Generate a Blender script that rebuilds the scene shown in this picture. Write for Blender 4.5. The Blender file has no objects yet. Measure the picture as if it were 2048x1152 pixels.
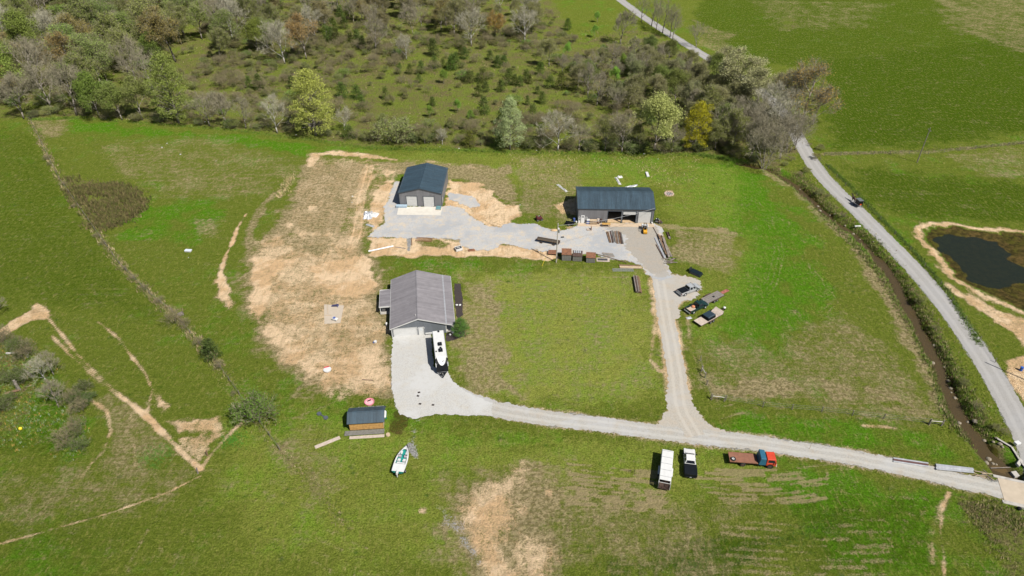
import bpy, math, random
import numpy as np
from mathutils import Vector, Matrix, noise as mnoise
from mathutils.geometry import tessellate_polygon
random.seed(7); rng = np.random.default_rng(7)
SC = bpy.context.scene
COL = SC.collection
R = math.radians
# ---------------------------------------------------------------- camera
CAM_H, CAM_F, CAM_P = 95.0, 1364.0, R(36.5)       # height (m), focal length (px of the 2048 wide photo), pitch
cd = bpy.data.cameras.new('camera'); cam = bpy.data.objects.new('camera', cd); COL.objects.link(cam)
cam.location = (0, 0, CAM_H); cam.rotation_euler = (R(90) - CAM_P, 0, 0)
cd.sensor_width = 36; cd.lens = CAM_F / 2048 * 36; cd.clip_start = 1; cd.clip_end = 9000
SC.camera = cam
# ---------------------------------------------------------------- sky, sun, exposure
SUN_EL, SUN_AZ = R(52.5), R(-45)                   # azimuth of the sun in the xy plane (from +x)
w = bpy.data.worlds.new('World'); SC.world = w; w.use_nodes = True
wn = w.node_tree.nodes; sky = wn.new('ShaderNodeTexSky'); sky.sky_type = 'NISHITA'; sky.sun_disc = False
sky.sun_elevation = SUN_EL; sky.sun_rotation = R(90) - SUN_AZ
wn['Background'].inputs[1].default_value = 0.05
w.node_tree.links.new(sky.outputs[0], wn['Background'].inputs[0])
sl = bpy.data.lights.new('sun', 'SUN'); sl.energy = 5.0; sl.angle = R(0.5); sl.color = (1, .955, .88)
sun = bpy.data.objects.new('sun', sl); COL.objects.link(sun)
sd = Vector((math.cos(SUN_EL) * math.cos(SUN_AZ), math.cos(SUN_EL) * math.sin(SUN_AZ), math.sin(SUN_EL)))
sun.rotation_euler = sd.to_track_quat('Z', 'Y').to_euler(); sun.location = (60, -60, 200)
vs = SC.view_settings; vs.view_transform = 'Standard'; vs.look = 'None'; vs.exposure = 0.6; vs.gamma = 1
vs.use_curve_mapping = False

# ---------------------------------------------------------------- surveying: photo pixel -> point of the site at height z
FW = np.array([0, math.cos(CAM_P), -math.sin(CAM_P)]); UP = np.array([0, math.sin(CAM_P), math.cos(CAM_P)])
def G(u, v, z=0.0):
    d = FW + np.array([1, 0, 0]) * (u - 1024) / CAM_F + UP * (576 - v) / CAM_F
    t = (z - CAM_H) / d[2]
    return (float(d[0] * t), float(d[1] * t))
def GP(pts, z=0.0): return [G(u, v, z) for u, v in pts]
def heading(a, b):
    A, B = G(*a), G(*b); return math.atan2(B[1] - A[1], B[0] - A[0])
def mid(a, b):
    A, B = G(*a), G(*b); return ((A[0] + B[0]) / 2, (A[1] + B[1]) / 2)
def dist(a, b):
    A, B = G(*a), G(*b); return math.hypot(B[0] - A[0], B[1] - A[1])

# ---------------------------------------------------------------- materials
MATS = {}
def nt_new(name):
    m = bpy.data.materials.new(name); m.use_nodes = True
    nt = m.node_tree; return m, nt, nt.nodes['Principled BSDF']
def mat(name, col, rough=.6, metal=0., var=.18, scale=3., bump=0., col2=None, dirt=None, dscale=.8, damt=.5, spec=.5, streak=None, samt=.35):
    """procedural paint / wood / metal: two noises vary the colour, an optional stain colour sits in patches"""
    if name in MATS: return MATS[name]
    k_ = .88; col = tuple(c * k_ for c in col); col2 = col2 and tuple(c * k_ for c in col2); dirt = dirt and tuple(c * k_ for c in dirt)
    m, nt, b = nt_new(name); N = nt.nodes.new; L = nt.links.new
    tc = N('ShaderNodeTexCoord'); n = N('ShaderNodeTexNoise'); n.inputs['Scale'].default_value = scale; n.inputs['Detail'].default_value = 6
    L(tc.outputs['Object'], n.inputs['Vector'])
    mx = N('ShaderNodeMix'); mx.data_type = 'RGBA'
    c2 = col2 or tuple(min(1, c * (1 + var)) for c in col); c1 = tuple(c * (1 - var) for c in col) if not col2 else col
    mx.inputs['A'].default_value = (*c1, 1); mx.inputs['B'].default_value = (*c2, 1)
    mr = N('ShaderNodeMapRange'); mr.inputs[1].default_value = .3; mr.inputs[2].default_value = .7
    L(n.outputs[0], mr.inputs[0]); L(mr.outputs[0], mx.inputs['Factor']); out = mx.outputs['Result']
    if dirt:
        n2 = N('ShaderNodeTexNoise'); n2.inputs['Scale'].default_value = dscale; n2.inputs['Detail'].default_value = 8; n2.inputs['Roughness'].default_value = .7
        L(tc.outputs['Object'], n2.inputs['Vector'])
        m2 = N('ShaderNodeMapRange'); m2.inputs[1].default_value = 1 - damt; m2.inputs[2].default_value = 1 - damt + .2
        L(n2.outputs[0], m2.inputs[0]); mx2 = N('ShaderNodeMix'); mx2.data_type = 'RGBA'
        L(m2.outputs[0], mx2.inputs['Factor']); L(out, mx2.inputs['A']); mx2.inputs['B'].default_value = (*dirt, 1); out = mx2.outputs['Result']
    if streak:                                                   # run-off streaks and sheet-to-sheet differences
        mp = N('ShaderNodeMapping'); mp.inputs['Scale'].default_value = streak; L(tc.outputs['Object'], mp.inputs['Vector'])
        n3 = N('ShaderNodeTexNoise'); n3.inputs['Scale'].default_value = 1.; n3.inputs['Detail'].default_value = 5; n3.inputs['Roughness'].default_value = .7; L(mp.outputs[0], n3.inputs['Vector'])
        m3 = N('ShaderNodeMapRange'); m3.inputs[1].default_value = .32; m3.inputs[2].default_value = .68; m3.inputs[3].default_value = 1 - samt; m3.inputs[4].default_value = 1 + samt; L(n3.outputs[0], m3.inputs[0])
        mv = N('ShaderNodeVectorMath'); mv.operation = 'SCALE'; L(out, mv.inputs[0]); L(m3.outputs[0], mv.inputs['Scale']); out = mv.outputs[0]
    L(out, b.inputs['Base Color']); b.inputs['Roughness'].default_value = rough; b.inputs['Metallic'].default_value = metal
    b.inputs['Specular IOR Level'].default_value = spec
    if bump:
        bp = N('ShaderNodeBump'); bp.inputs['Strength'].default_value = bump; bp.inputs['Distance'].default_value = .05
        L(n.outputs[0], bp.inputs['Height']); L(bp.outputs[0], b.inputs['Normal'])
    MATS[name] = m; return m
navy = mat('navy_roof_steel', (.030, .054, .074), .55, 0, .12, 1.2, dirt=(.045, .068, .085), damt=.45, streak=(.12, 1.4, .1), samt=.3)
navy_x = mat('navy_roof_steel_long', (.030, .054, .074), .55, 0, .12, 1.2, dirt=(.045, .068, .085), damt=.45, streak=(1.4, .12, .1), samt=.3)
slate = mat('slate_roof_steel', (.19, .178, .188), .5, 0, .08, 1.0, dirt=(.24, .225, .23), damt=.42, dscale=.5, streak=(.12, 1.6, .1), samt=.22)
wallgrey = mat('grey_wall_steel', (.145, .145, .152), .55, 0, .06, 1.0, dirt=(.18, .165, .15), damt=.36, dscale=.4, streak=(1.6, 1.6, .12), samt=.16)
wallblue = mat('blue_grey_siding', (.125, .138, .155), .6, 0, .06, 1.0, streak=(1.6, 1.6, .12), samt=.12)
trimdark = mat('dark_trim', (.03, .045, .06), .5)
white = mat('white_paint', (.52, .52, .505), .45, 0, .06, 2, dirt=(.42, .41, .38), damt=.4)
whitedoor = mat('white_door', (.50, .50, .485), .5, 0, .06, 2)
rvwhite = mat('rv_white', (.56, .56, .55), .4, 0, .04, 1.5, dirt=(.47, .46, .43), damt=.38, streak=(.5, 2.2, .5), samt=.05)
black = mat('black_paint', (.008, .009, .011), .3, spec=.25)
flatblack = mat('flat_black', (.006, .008, .011), .7, spec=.12)
rubber = mat('rubber', (.018, .018, .018), .85)
glass = mat('dark_glass', (.012, .016, .022), .08)
steel = mat('grey_steel', (.32, .33, .34), .4, .6)
alu = mat('bright_metal', (.58, .59, .60), .35, .5)
galv = mat('galvanised_steel', (.45, .46, .48), .45, .4, .15, 2)
rust = mat('rust', (.17, .075, .038), .85, 0, .4, 2.5, .3, dirt=(.26, .11, .05), damt=.5)
rustdark = mat('dark_rust', (.07, .04, .03), .85, 0, .4, 2.5, .3)
bedbrown = mat('brown_bed', (.20, .085, .05), .8, 0, .2, 2, .2, dirt=(.25, .13, .085), damt=.42)
oldwood = mat('weathered_wood', (.20, .17, .145), .85, 0, .3, 3, .4)
brownwood = mat('brown_wood', (.17, .105, .06), .85, 0, .35, 3, .4)
palewood = mat('pale_wood', (.42, .32, .21), .8, 0, .2, 3, .3)
greywood = mat('grey_boards', (.145, .14, .125), .85, 0, .25, 3, .4)
tanwood = mat('tan_boards', (.42, .35, .29), .8, 0, .15, 2.5, .3)
logwood = mat('cedar_log_siding', (.40, .225, .07), .7, 0, .25, 2.2, .3)
bark = mat('grey_bark', (.20, .175, .15), .9, 0, .3, 3, .5)
palebark = mat('pale_bark', (.36, .34, .31), .9, 0, .25, 3, .5)
red = mat('red_paint', (.50, .055, .025), .35, 0, .15, 2, dirt=(.40, .10, .06), damt=.4)
blue = mat('blue_paint', (.018, .10, .165), .5, 0, .15, 2, dirt=(.05, .14, .2), damt=.4)
yellow = mat('yellow_paint', (.60, .30, .015), .45)
teal = mat('teal_paint', (.012, .22, .19), .4)
darkgreen = mat('dark_green_paint', (.010, .032, .030), .25)
silver = mat('silver_paint', (.42, .43, .44), .3, .3)
concrete = mat('concrete', (.52, .49, .43), .85, 0, .08, 1.0, .2, dirt=(.40, .36, .30), damt=.42, dscale=.5)
greycon = mat('grey_concrete', (.36, .34, .31), .9, 0, .12, 1.0, .3, dirt=(.22, .20, .17), damt=.45, dscale=.7)
bridgecon = mat('tan_concrete', (.40, .335, .255), .9, 0, .08, .8, .2, dirt=(.33, .27, .20), damt=.45, dscale=.35)
mulch = mat('dark_mulch', (.035, .026, .024), .95, 0, .4, 6, .6)
pink = mat('pink_plastic', (.62, .22, .27), .5)
plasticblue = mat('blue_plastic', (.06, .10, .30), .45)
yellowp = mat('yellow_plastic', (.70, .55, .02), .45)
stone = mat('creek_stone', (.21, .18, .135), .9, 0, .3, 2, .5)
soil = mat('sandy_soil', (.44, .31, .18), .95, 0, .15, 2, .4)
foil = mat('silver_foil', (.50, .52, .55), .35, .3, .3, 3)
redlamp = mat('red_lens', (.35, .01, .01), .3)
amber = mat('clear_lens', (.55, .55, .5), .2)
straw = mat('straw', (.40, .31, .16), .95)

# ---------------------------------------------------------------- mesh builder
class MB:
    def __init__(s): s.v = []; s.f = []
    def add(s, vs_, fs): o = len(s.v); s.v += [tuple(p) for p in vs_]; s.f += [tuple(i + o for i in f) for f in fs]; return s
    def bx(s, x0, x1, y0, y1, z0, z1):
        return s.add([(x0, y0, z0), (x1, y0, z0), (x1, y1, z0), (x0, y1, z0), (x0, y0, z1), (x1, y0, z1), (x1, y1, z1), (x0, y1, z1)],
                     [(3, 2, 1, 0), (4, 5, 6, 7), (0, 1, 5, 4), (1, 2, 6, 5), (2, 3, 7, 6), (3, 0, 4, 7)])
    def hexa(s, b, t):          # bottom ring and top ring of n points
        n = len(b); return s.add(list(b) + list(t), [tuple(range(n - 1, -1, -1)), tuple(range(n, 2 * n))] + [(i, (i + 1) % n, n + (i + 1) % n, n + i) for i in range(n)])
    def prism(s, poly, axis, a, b):     # poly (p,q) extruded along axis
        def P(p, q, t): return {'x': (t, p, q), 'y': (p, t, q), 'z': (p, q, t)}[axis]
        return s.hexa([P(p, q, a) for p, q in poly], [P(p, q, b) for p, q in poly])
    def cyl(s, p0, p1, r0, r1=None, n=10):
        r1 = r0 if r1 is None else r1
        p0, p1 = Vector(p0), Vector(p1); d = (p1 - p0).normalized()
        a = d.orthogonal().normalized(); c = d.cross(a)
        ring = lambda p, r: [p + (a * math.cos(2 * math.pi * i / n) + c * math.sin(2 * math.pi * i / n)) * r for i in range(n)]
        return s.hexa(ring(p0, r0), ring(p1, r1))
    def tube(s, pts, r, n=6):
        for i in range(len(pts) - 1): s.cyl(pts[i], pts[i + 1], r, r, n)
        return s
    def beam(s, p0, p1, w_, h_):        # box between two points, w wide, h tall
        p0, p1 = Vector(p0), Vector(p1); d = (p1 - p0).normalized()
        a = d.cross(Vector((0, 0, 1)));  a = (a if a.length > .01 else Vector((1, 0, 0))).normalized() * w_ / 2; c = a.cross(d).normalized() * h_ / 2
        return s.hexa([p0 - a - c, p0 + a - c, p0 + a + c, p0 - a + c], [p1 - a - c, p1 + a - c, p1 + a + c, p1 - a + c])
    def slab(s, a, b, c, d, t):         # quad abcd (top face) with thickness t downwards along its normal
        a, b, c, d = map(Vector, (a, b, c, d)); n = (b - a).cross(d - a).normalized() * t
        if n.z < 0: n = -n
        return s.hexa([a - n, b - n, c - n, d - n], [a, b, c, d])
    def quad(s, a, b, c, d): return s.add([a, b, c, d], [(0, 1, 2, 3)])
    def ball(s, c, r, n=8, m=6, sz=1.):
        vs_ = [(c[0], c[1], c[2] - r * sz)]
        for j in range(1, m):
            t = math.pi * j / m
            for i in range(n):
                a = 2 * math.pi * i / n; vs_.append((c[0] + r * math.sin(t) * math.cos(a), c[1] + r * math.sin(t) * math.sin(a), c[2] - r * sz * math.cos(t)))
        vs_.append((c[0], c[1], c[2] + r * sz)); k = len(vs_) - 1
        fs = [(0, 1 + (i + 1) % n, 1 + i) for i in range(n)] + [(k, 1 + (m - 2) * n + i, 1 + (m - 2) * n + (i + 1) % n) for i in range(n)]
        for j in range(m - 2):
            for i in range(n): fs.append((1 + j * n + i, 1 + j * n + (i + 1) % n, 1 + (j + 1) * n + (i + 1) % n, 1 + (j + 1) * n + i))
        return s.add(vs_, fs)
    def mesh(s, name, m, smooth=False):
        me = bpy.data.meshes.new(name); me.from_pydata(s.v, [], s.f)
        for x in (m if isinstance(m, (list, tuple)) else [m]): me.materials.append(x)
        if smooth: me.polygons.foreach_set('use_smooth', [True] * len(me.polygons))
        return me
    def build(s, name, m, parent=None, bevel=0, smooth=False, label=None):
        o = bpy.data.objects.new(name, s.mesh(name, m, smooth)); COL.objects.link(o)
        if parent: o.parent = parent
        if label: o['label'] = label
        if bevel:
            b = o.modifiers.new('bevel', 'BEVEL'); b.width = bevel; b.segments = 2; b.limit_method = 'ANGLE'
        return o
def tag(o, label=None, cat=None, group=None, kind=None):
    if label: o['label'] = label
    if cat: o['category'] = cat
    if group: o['group'] = group
    if kind: o['kind'] = kind
    return o
def T(name, label, cat, loc=(0, 0), rz=0., group=None, z=0.):
    o = bpy.data.objects.new(name, None); o.empty_display_size = .3; COL.objects.link(o)
    o.location = (loc[0], loc[1], z); o.rotation_euler = (0, 0, rz); return tag(o, label, cat, group)
def copy_tree(o, loc=None, rz=None, label=None, parent=None):
    c = o.copy(); COL.objects.link(c); c.parent = parent
    for ch in list(o.children): copy_tree(ch, parent=c)
    if loc is not None: c.location = loc
    if rz is not None: c.rotation_euler = (0, 0, rz)
    if label: c['label'] = label
    return c

# ---------------------------------------------------------------- plan of the site (points read off the photograph)
CREEK = GP([(1480, 325), (1530, 333), (1563, 348), (1595, 368), (1622, 393), (1643, 414), (1671, 438), (1709, 462), (1734, 486), (1761, 516), (1782, 544), (1803, 582), (1827, 624),
            (1846, 661), (1865, 697), (1884, 735), (1898, 776), (1914, 812), (1938, 845), (1964, 884), (1988, 912), (2012, 938), (2040, 965), (2075, 1010), (2110, 1080), (2130, 1180)])
CREEK_W = [.58 * q for q in [1.0, 1.0, 1.2, 1.2, 1.0, .9, .8, .7, .8, 1.1, 1.25, 1.5, 1.6, 1.5, 1.3, 1.2, 1.6, 1.7, 1.9, 2.0, 2.0, 2.0, 2.0, 2.0, 2.0, 2.0]]
POND = GP([(1833, 455), (1859, 448), (1907, 450), (1977, 457), (2036, 464), (2120, 480), (2160, 540), (2140, 625), (2060, 628), (1994, 604), (1940, 578), (1904, 553), (1868, 510), (1842, 478)])
ROAD = GP([(1215, -22), (1245, 3), (1290, 36), (1340, 69), (1390, 100), (1435, 127), (1490, 160), (1540, 197), (1575, 237), (1597, 277), (1617, 313), (1643, 350), (1675, 384), (1706, 413), (1752, 459), (1802, 510),
           (1850, 562), (1900, 624), (1946, 688), (1986, 751), (2022, 815), (2055, 880), (2080, 945), (2100, 1020), (2120, 1100)])
DRIVE = GP([(2004, 980), (1960, 970), (1900, 957), (1800, 934), (1700, 914), (1600, 899), (1500, 884), (1420, 876), (1300, 862), (1200, 849), (1100, 837), (1010, 822), (950, 806), (900, 785), (865, 760)])
BRANCH = GP([(1392, 872), (1362, 815), (1353, 750), (1343, 690), (1333, 640), (1325, 590), (1318, 555), (1305, 525)])
PAD = GP([(786, 671), (862, 666), (866, 735), (893, 738), (905, 762), (935, 786), (985, 806), (985, 832), (930, 830), (870, 828), (848, 833), (828, 838), (800, 830), (790, 810), (783, 770), (782, 720)])
JUNC = GP([(1336, 775), (1374, 775), (1385, 808), (1413, 845), (1460, 868), (1540, 886), (1540, 903), (1400, 888), (1290, 872), (1290, 852), (1315, 846), (1333, 822)])
SPUR = GP([(1322, 560), (1352, 549), (1392, 556), (1402, 576), (1388, 594), (1362, 608), (1354, 636), (1330, 640)])
YARD = GP([(736, 474), (752, 458), (768, 447), (770, 413), (776, 402), (789, 363), (800, 363), (797, 413), (884, 414), (900, 411), (925, 418), (941, 430), (970, 451), (1002, 456), (1018, 446), (1050, 449), (1073, 449), (1090, 456),
           (1121, 463), (1154, 453), (1160, 447), (1308, 447), (1322, 456), (1329, 480), (1326, 500), (1334, 530), (1346, 556), (1318, 562), (1291, 547), (1284, 532), (1250, 521), (1212, 517), (1190, 508), (1110, 506), (1060, 499), (1030, 492), (1005, 489), (985, 500), (941, 501), (920, 488), (918, 481), (866, 476), (814, 475)])
YARD2 = GP([(897, 386), (925, 388), (950, 396), (960, 412), (940, 416), (915, 404), (896, 400)])

def seg_d(X, Y, pts, closed=False, wid=None):
    """distance to a polyline, minus its half width"""
    best = np.full(X.shape, 1e9); n = len(pts)
    for i in range(n if closed else n - 1):
        (x0, y0), (x1, y1) = pts[i], pts[(i + 1) % n]; dx, dy = x1 - x0, y1 - y0
        t = np.clip(((X - x0) * dx + (Y - y0) * dy) / (dx * dx + dy * dy + 1e-9), 0, 1)
        d = np.hypot(X - x0 - t * dx, Y - y0 - t * dy)
        if wid is not None: d = d - (wid[i] + (wid[(i + 1) % n] - wid[i]) * t)
        best = np.minimum(best, d)
    return best
def inside(X, Y, pts):
    r = np.zeros(X.shape, bool); n = len(pts)
    for i in range(n):
        (x0, y0), (x1, y1) = pts[i], pts[(i + 1) % n]
        if y0 == y1: continue
        c = ((y0 > Y) != (y1 > Y)) & (X < (x1 - x0) * (Y - y0) / (y1 - y0) + x0); r ^= c
    return r
def sdf(X, Y, pts): d = seg_d(X, Y, pts, True); return np.where(inside(X, Y, pts), -d, d)
def sm(a, b, x): t = np.clip((x - a) / (b - a), 0, 1); return t * t * (3 - 2 * t)
def on_box(X, Y, pts, pad, fn, fill):
    p = np.array(pts); x0, y0 = p.min(0) - pad; x1, y1 = p.max(0) + pad
    k = (X >= x0) & (X <= x1) & (Y >= y0) & (Y <= y1); out = np.full(X.shape, fill, float)
    if k.any(): out[k] = fn(X[k], Y[k])
    return out
POND_W = GP([(1871, 474), (1897, 467), (1928, 472), (1977, 481), (1996, 484), (1998, 499), (2011, 511), (2018, 528), (2043, 537), (2056, 552), (2048, 566), (2005, 574), (1977, 573), (1939, 559), (1921, 543), (1904, 519), (1880, 495)], -.5)
WATER_Z, POND_Z = -1.15, -.5
def vnoise(X, Y, s, seed=0):
    """value noise on a lattice, vectorised"""
    x, y = X * s + seed * 17.3, Y * s - seed * 9.1; xi, yi = np.floor(x), np.floor(y); fx, fy = x - xi, y - yi
    fx, fy = fx * fx * (3 - 2 * fx), fy * fy * (3 - 2 * fy)
    def h(a, b): t = np.sin(a * 127.1 + b * 311.7 + seed * 74.7) * 43758.5453; return t - np.floor(t)
    return (h(xi, yi) * (1 - fx) + h(xi + 1, yi) * fx) * (1 - fy) + (h(xi, yi + 1) * (1 - fx) + h(xi + 1, yi + 1) * fx) * fy
def height(X, Y):
    X, Y = np.asarray(X, float), np.asarray(Y, float)
    c = on_box(X, Y, CREEK, 8, lambda a, b: seg_d(a, b, CREEK, False, CREEK_W), 99.)
    c = c + (vnoise(X, Y, .35, 3) - .5) * 1.1
    z = -1.75 * (1 - sm(-.4, 1.9, c))
    p = on_box(X, Y, POND, 4, lambda a, b: sdf(a, b, POND), 99.); q = on_box(X, Y, POND, 4, lambda a, b: sdf(a, b, POND_W), 99.) + (vnoise(X, Y, .45, 5) - .5) * 2.2 + (vnoise(X, Y, 1.3, 6) - .5) * .8
    di, do = np.maximum(0, -p), np.maximum(0, q)
    z = z + np.where(p < 0, (POND_Z - .03) * di / (di + do + 1e-6) - .8 * sm(0, 5, -q), 0)
    return z
def hz(x, y): return float(height(np.array([x]), np.array([y]))[0])

# ---------------------------------------------------------------- ground sheet: a grid that is fine on the farm and coarse towards the horizon
def axis_pts(segs, far):
    out = [segs[0][0]]
    for a, b, s0, s1 in segs:
        x = a
        while x < b - 1e-6:
            x += s0 + (s1 - s0) * (x - a) / (b - a); out.append(min(x, b))
    x, s = out[-1], 6.
    while x < far: x += s; s *= 1.5; out.append(x)
    return out
ypos = axis_pts([(48, 120, .33, .42), (120, 230, .42, .6), (230, 420, .6, 1.3)], 4000)
yneg = [48 - 4 * 1.6 ** i for i in range(14)][::-1]
ys = np.array(yneg + ypos)
xp = axis_pts([(0, 75, .38, .42), (75, 150, .42, .9), (150, 300, .9, 1.6)], 4000)
xs = np.array([-x for x in xp[:0:-1]] + xp)
NX, NY = len(xs), len(ys)
GX, GY = [a.ravel() for a in np.meshgrid(xs, ys)]
NV = GX.size
MK = {k: np.zeros(NV) for k in ('dirt', 'dry', 'lush', 'brush', 'gravel', 'mud', 'straw', 'dark', 'pale', 'path')}
def wob(X, Y, a): return (vnoise(X, Y, .25, 1) - .5) * a + (vnoise(X, Y, .9, 2) - .5) * a * .6
def put(ch, val, d, feather):
    m = val * (1 - sm(-feather / 2, feather / 2, d))
    MK[ch][:] = np.maximum(MK[ch], m) if val > 0 else np.maximum(0, MK[ch] + m)
def poly(ch, val, pts, feather=2., wo=2.0):
    P = GP(pts); k = np.nonzero((GX > min(p[0] for p in P) - 6) & (GX < max(p[0] for p in P) + 6) & (GY > min(p[1] for p in P) - 6) & (GY < max(p[1] for p in P) + 6))[0]
    if not len(k): return
    d = sdf(GX[k], GY[k], P) + wob(GX[k], GY[k], wo); full = np.full(NV, 99.); full[k] = d; put(ch, val, full, feather)
def line(ch, val, wid, pts, feather=.8, wo=.8, world=False):
    P = pts if world else GP(pts); k = np.nonzero((GX > min(p[0] for p in P) - 6) & (GX < max(p[0] for p in P) + 6) & (GY > min(p[1] for p in P) - 6) & (GY < max(p[1] for p in P) + 6))[0]
    if not len(k): return
    if ch == 'dirt' and wid < 2.2: ch, wid, feather, wo = 'path', wid * .5, feather + .7, wo * .55
    d = seg_d(GX[k], GY[k], P) - wid / 2 + wob(GX[k], GY[k], wo); full = np.full(NV, 99.); full[k] = d; put(ch, val, full, feather)
# --- bare soil
poly('dry', 1.0, [(500, 490), (560, 470), (690, 460), (735, 480), (780, 600), (790, 790), (600, 780), (520, 680), (480, 560)], 6, 4)
poly('dirt', .58, [(500, 505), (520, 480), (560, 470), (640, 500), (690, 470), (700, 430), (735, 430), (735, 510), (760, 560), (758, 600), (775, 650), (782, 690), (782, 775), (740, 795), (660, 785), (600, 765), (560, 715), (520, 650), (500, 580)], 6, 4)
poly('dirt', .86, [(503, 508), (560, 515), (600, 515), (560, 545), (540, 580), (530, 640), (510, 640), (498, 570)], 2.5, 2.5)
poly('dirt', .86, [(610, 540), (660, 515), (735, 510), (758, 555), (750, 590), (700, 600), (650, 580)], 2.5, 3)
poly('dirt', .72, [(540, 650), (600, 690), (660, 715), (770, 690), (780, 770), (650, 778), (585, 745)], 3, 4)
poly('dirt', .75, [(510, 640), (560, 650), (600, 700), (590, 750), (560, 700)], 3, 3)
line('dirt', .95, .9, [(735, 335), (716, 400), (708, 460), (690, 520), (650, 575)], .6, .5)
line('dirt', .95, .9, [(747, 335), (728, 400), (722, 460), (706, 520), (700, 590)], .6, .5)
line('dirt', .6, 4.5, [(740, 335), (722, 400), (716, 460), (700, 520)], 3, 2)
line('dirt', .86, 1.6, [(492, 428), (475, 455), (468, 478), (452, 510), (442, 545), (440, 570)], .8, 1.6)
poly('dirt', .85, [(430, 560), (448, 555), (470, 605), (455, 622), (440, 600)], 1.5, 1.5)
line('dry', .7, 2.2, [(560, 380), (525, 410), (500, 460), (500, 520), (510, 600)], 1.2, 1)
line('dirt', .75, 2.6, [(622, 330), (632, 310), (660, 305), (720, 310), (790, 320)], 2, 2)
line('dirt', .55, 2.0, [(790, 320), (850, 322), (920, 330), (1000, 345)], 2, 2)
poly('dirt', .8, [(742, 385), (775, 360), (790, 360), (776, 405), (770, 430), (748, 470), (736, 440)], 2, 2)
poly('dirt', .92, [(735, 474), (830, 474), (880, 478), (925, 488), (1000, 488), (1080, 497), (1125, 515), (1100, 520), (1040, 514), (900, 512), (735, 514)], 1.2, 1.5)
poly('dirt', -.6, [(835, 482), (875, 480), (900, 488), (880, 496), (845, 494)], 1.5, 1)
poly('dirt', .9, [(893, 360), (925, 364), (950, 366), (980, 378), (1005, 405), (1035, 412), (1038, 432), (1010, 450), (1000, 460), (965, 450), (925, 420), (890, 413)], 2, 2.5)
poly('dry', .95, [(890, 1000), (960, 950), (1060, 920), (1110, 980), (1120, 1152), (960, 1170), (900, 1060)], 6, 4)
poly('dirt', .78, [(908, 1010), (945, 978), (990, 950), (1040, 930), (1055, 960), (1030, 985), (1050, 1025), (1030, 1065), (970, 1090), (925, 1065)], 7, 3)
poly('dirt', .74, [(925, 1045), (985, 1055), (1005, 1110), (1030, 1152), (1030, 1180), (985, 1170), (945, 1100)], 2.5, 1.5)
poly('dirt', .62, [(1030, 1050), (1070, 1065), (1110, 1110), (1105, 1160), (1040, 1170), (1030, 1110)], 6, 3)
for q in [(1097, 985), (845, 1020), (1060, 965)]: poly('dirt', .7, [(q[0] - 6, q[1] - 4), (q[0] + 7, q[1] - 3), (q[0] + 5, q[1] + 6), (q[0] - 5, q[1] + 4)], 1, .6)
line('dirt', .62, 1.6, [(1300, 562), (1306, 610), (1312, 650), (1300, 720), (1318, 740)], 1.5, 2)
line('dirt', .6, 1.2, [(1372, 620), (1378, 660), (1384, 700), (1390, 720)], 1.5, 1.5)
poly('dirt', .8, [(-20, 672), (30, 640), (62, 618), (72, 600), (84, 612), (102, 630), (92, 640), (60, 642), (20, 664), (-20, 690)], 1.0, 1.0)
line('dirt', .9, .9, [(95, 635), (118, 662), (140, 690), (170, 725), (215, 768), (262, 808)], .5, .7)
line('dirt', .82, .9, [(104, 672), (140, 710), (180, 745), (230, 788), (270, 815)], .6, .8)
line('dirt', .8, .75, [(196, 643), (238, 678), (262, 712), (290, 745), (304, 778)], .5, .6)
line('dirt', .95, 1.8, [(266, 810), (300, 838), (340, 880), (375, 915), (400, 938)], .8, 1.0)
line('dirt', .8, 1.0, [(305, 778), (298, 810), (292, 830)], .8, .8)
poly('dirt', .75, [(302, 786), (330, 786), (345, 812), (330, 825), (310, 815)], 1.2, 1.5)
poly('dirt', .68, [(330, 842), (380, 832), (440, 830), (448, 858), (410, 870), (370, 872), (345, 860)], 1.5, 2)
poly('dirt', .55, [(335, 870), (440, 868), (420, 905), (395, 925), (365, 900)], 1.5, 2.5)
line('dirt', .78, 1.0, [(400, 940), (425, 905), (450, 878), (482, 845)], .7, .8)
line('dirt', .85, .55, [(402, 952), (330, 987), (220, 1026), (100, 1060), (0, 1088), (-40, 1097)], .5, .5)
line('dirt', .6, .5, [(340, 985), (300, 1052), (262, 1120), (250, 1160)], .5, .6)
line('dirt', .7, 1.3, [(180, 800), (214, 822), (222, 862), (205, 905), (180, 930), (160, 960)], .9, 1.0)
line('dirt', .5, .8, [(262, 830), (268, 880), (270, 930)], .8, 1)
line('dirt', .5, .35, [(484, 850), (590, 836), (690, 795)], .4, .3)
line('dirt', .85, .8, [(1898, 985), (1884, 1020), (1880, 1060), (1888, 1110), (1888, 1170)], .6, 1.0)
line('dirt', .62, 1.4, [(1890, 1000), (1872, 1040), (1866, 1070), (1866, 1120)], 1.2, 1.8)
line('dirt', .75, 1.2, [(1725, 852), (1760, 853), (1790, 856)], .8, .8)
poly('dirt', .8, [(2010, 720), (2100, 700), (2100, 830), (2048, 810), (2020, 765)], 1.2, 1)
for q in [(1095, 470, 30), (1115, 460, 14), (1140, 455, 12)]: poly('dirt', .6, [(q[0] - q[2], q[1]), (q[0], q[1] - 4), (q[0] + q[2], q[1]), (q[0], q[1] + 5)], 1.5, 1)
poly('dirt', .7, [(1133, 400), (1155, 390), (1155, 430), (1120, 425), (1108, 410)], 2, 2)
poly('dirt', .55, [(1330, 380), (1345, 380), (1350, 392), (1335, 396), (1325, 390)], 1, .6)
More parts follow.
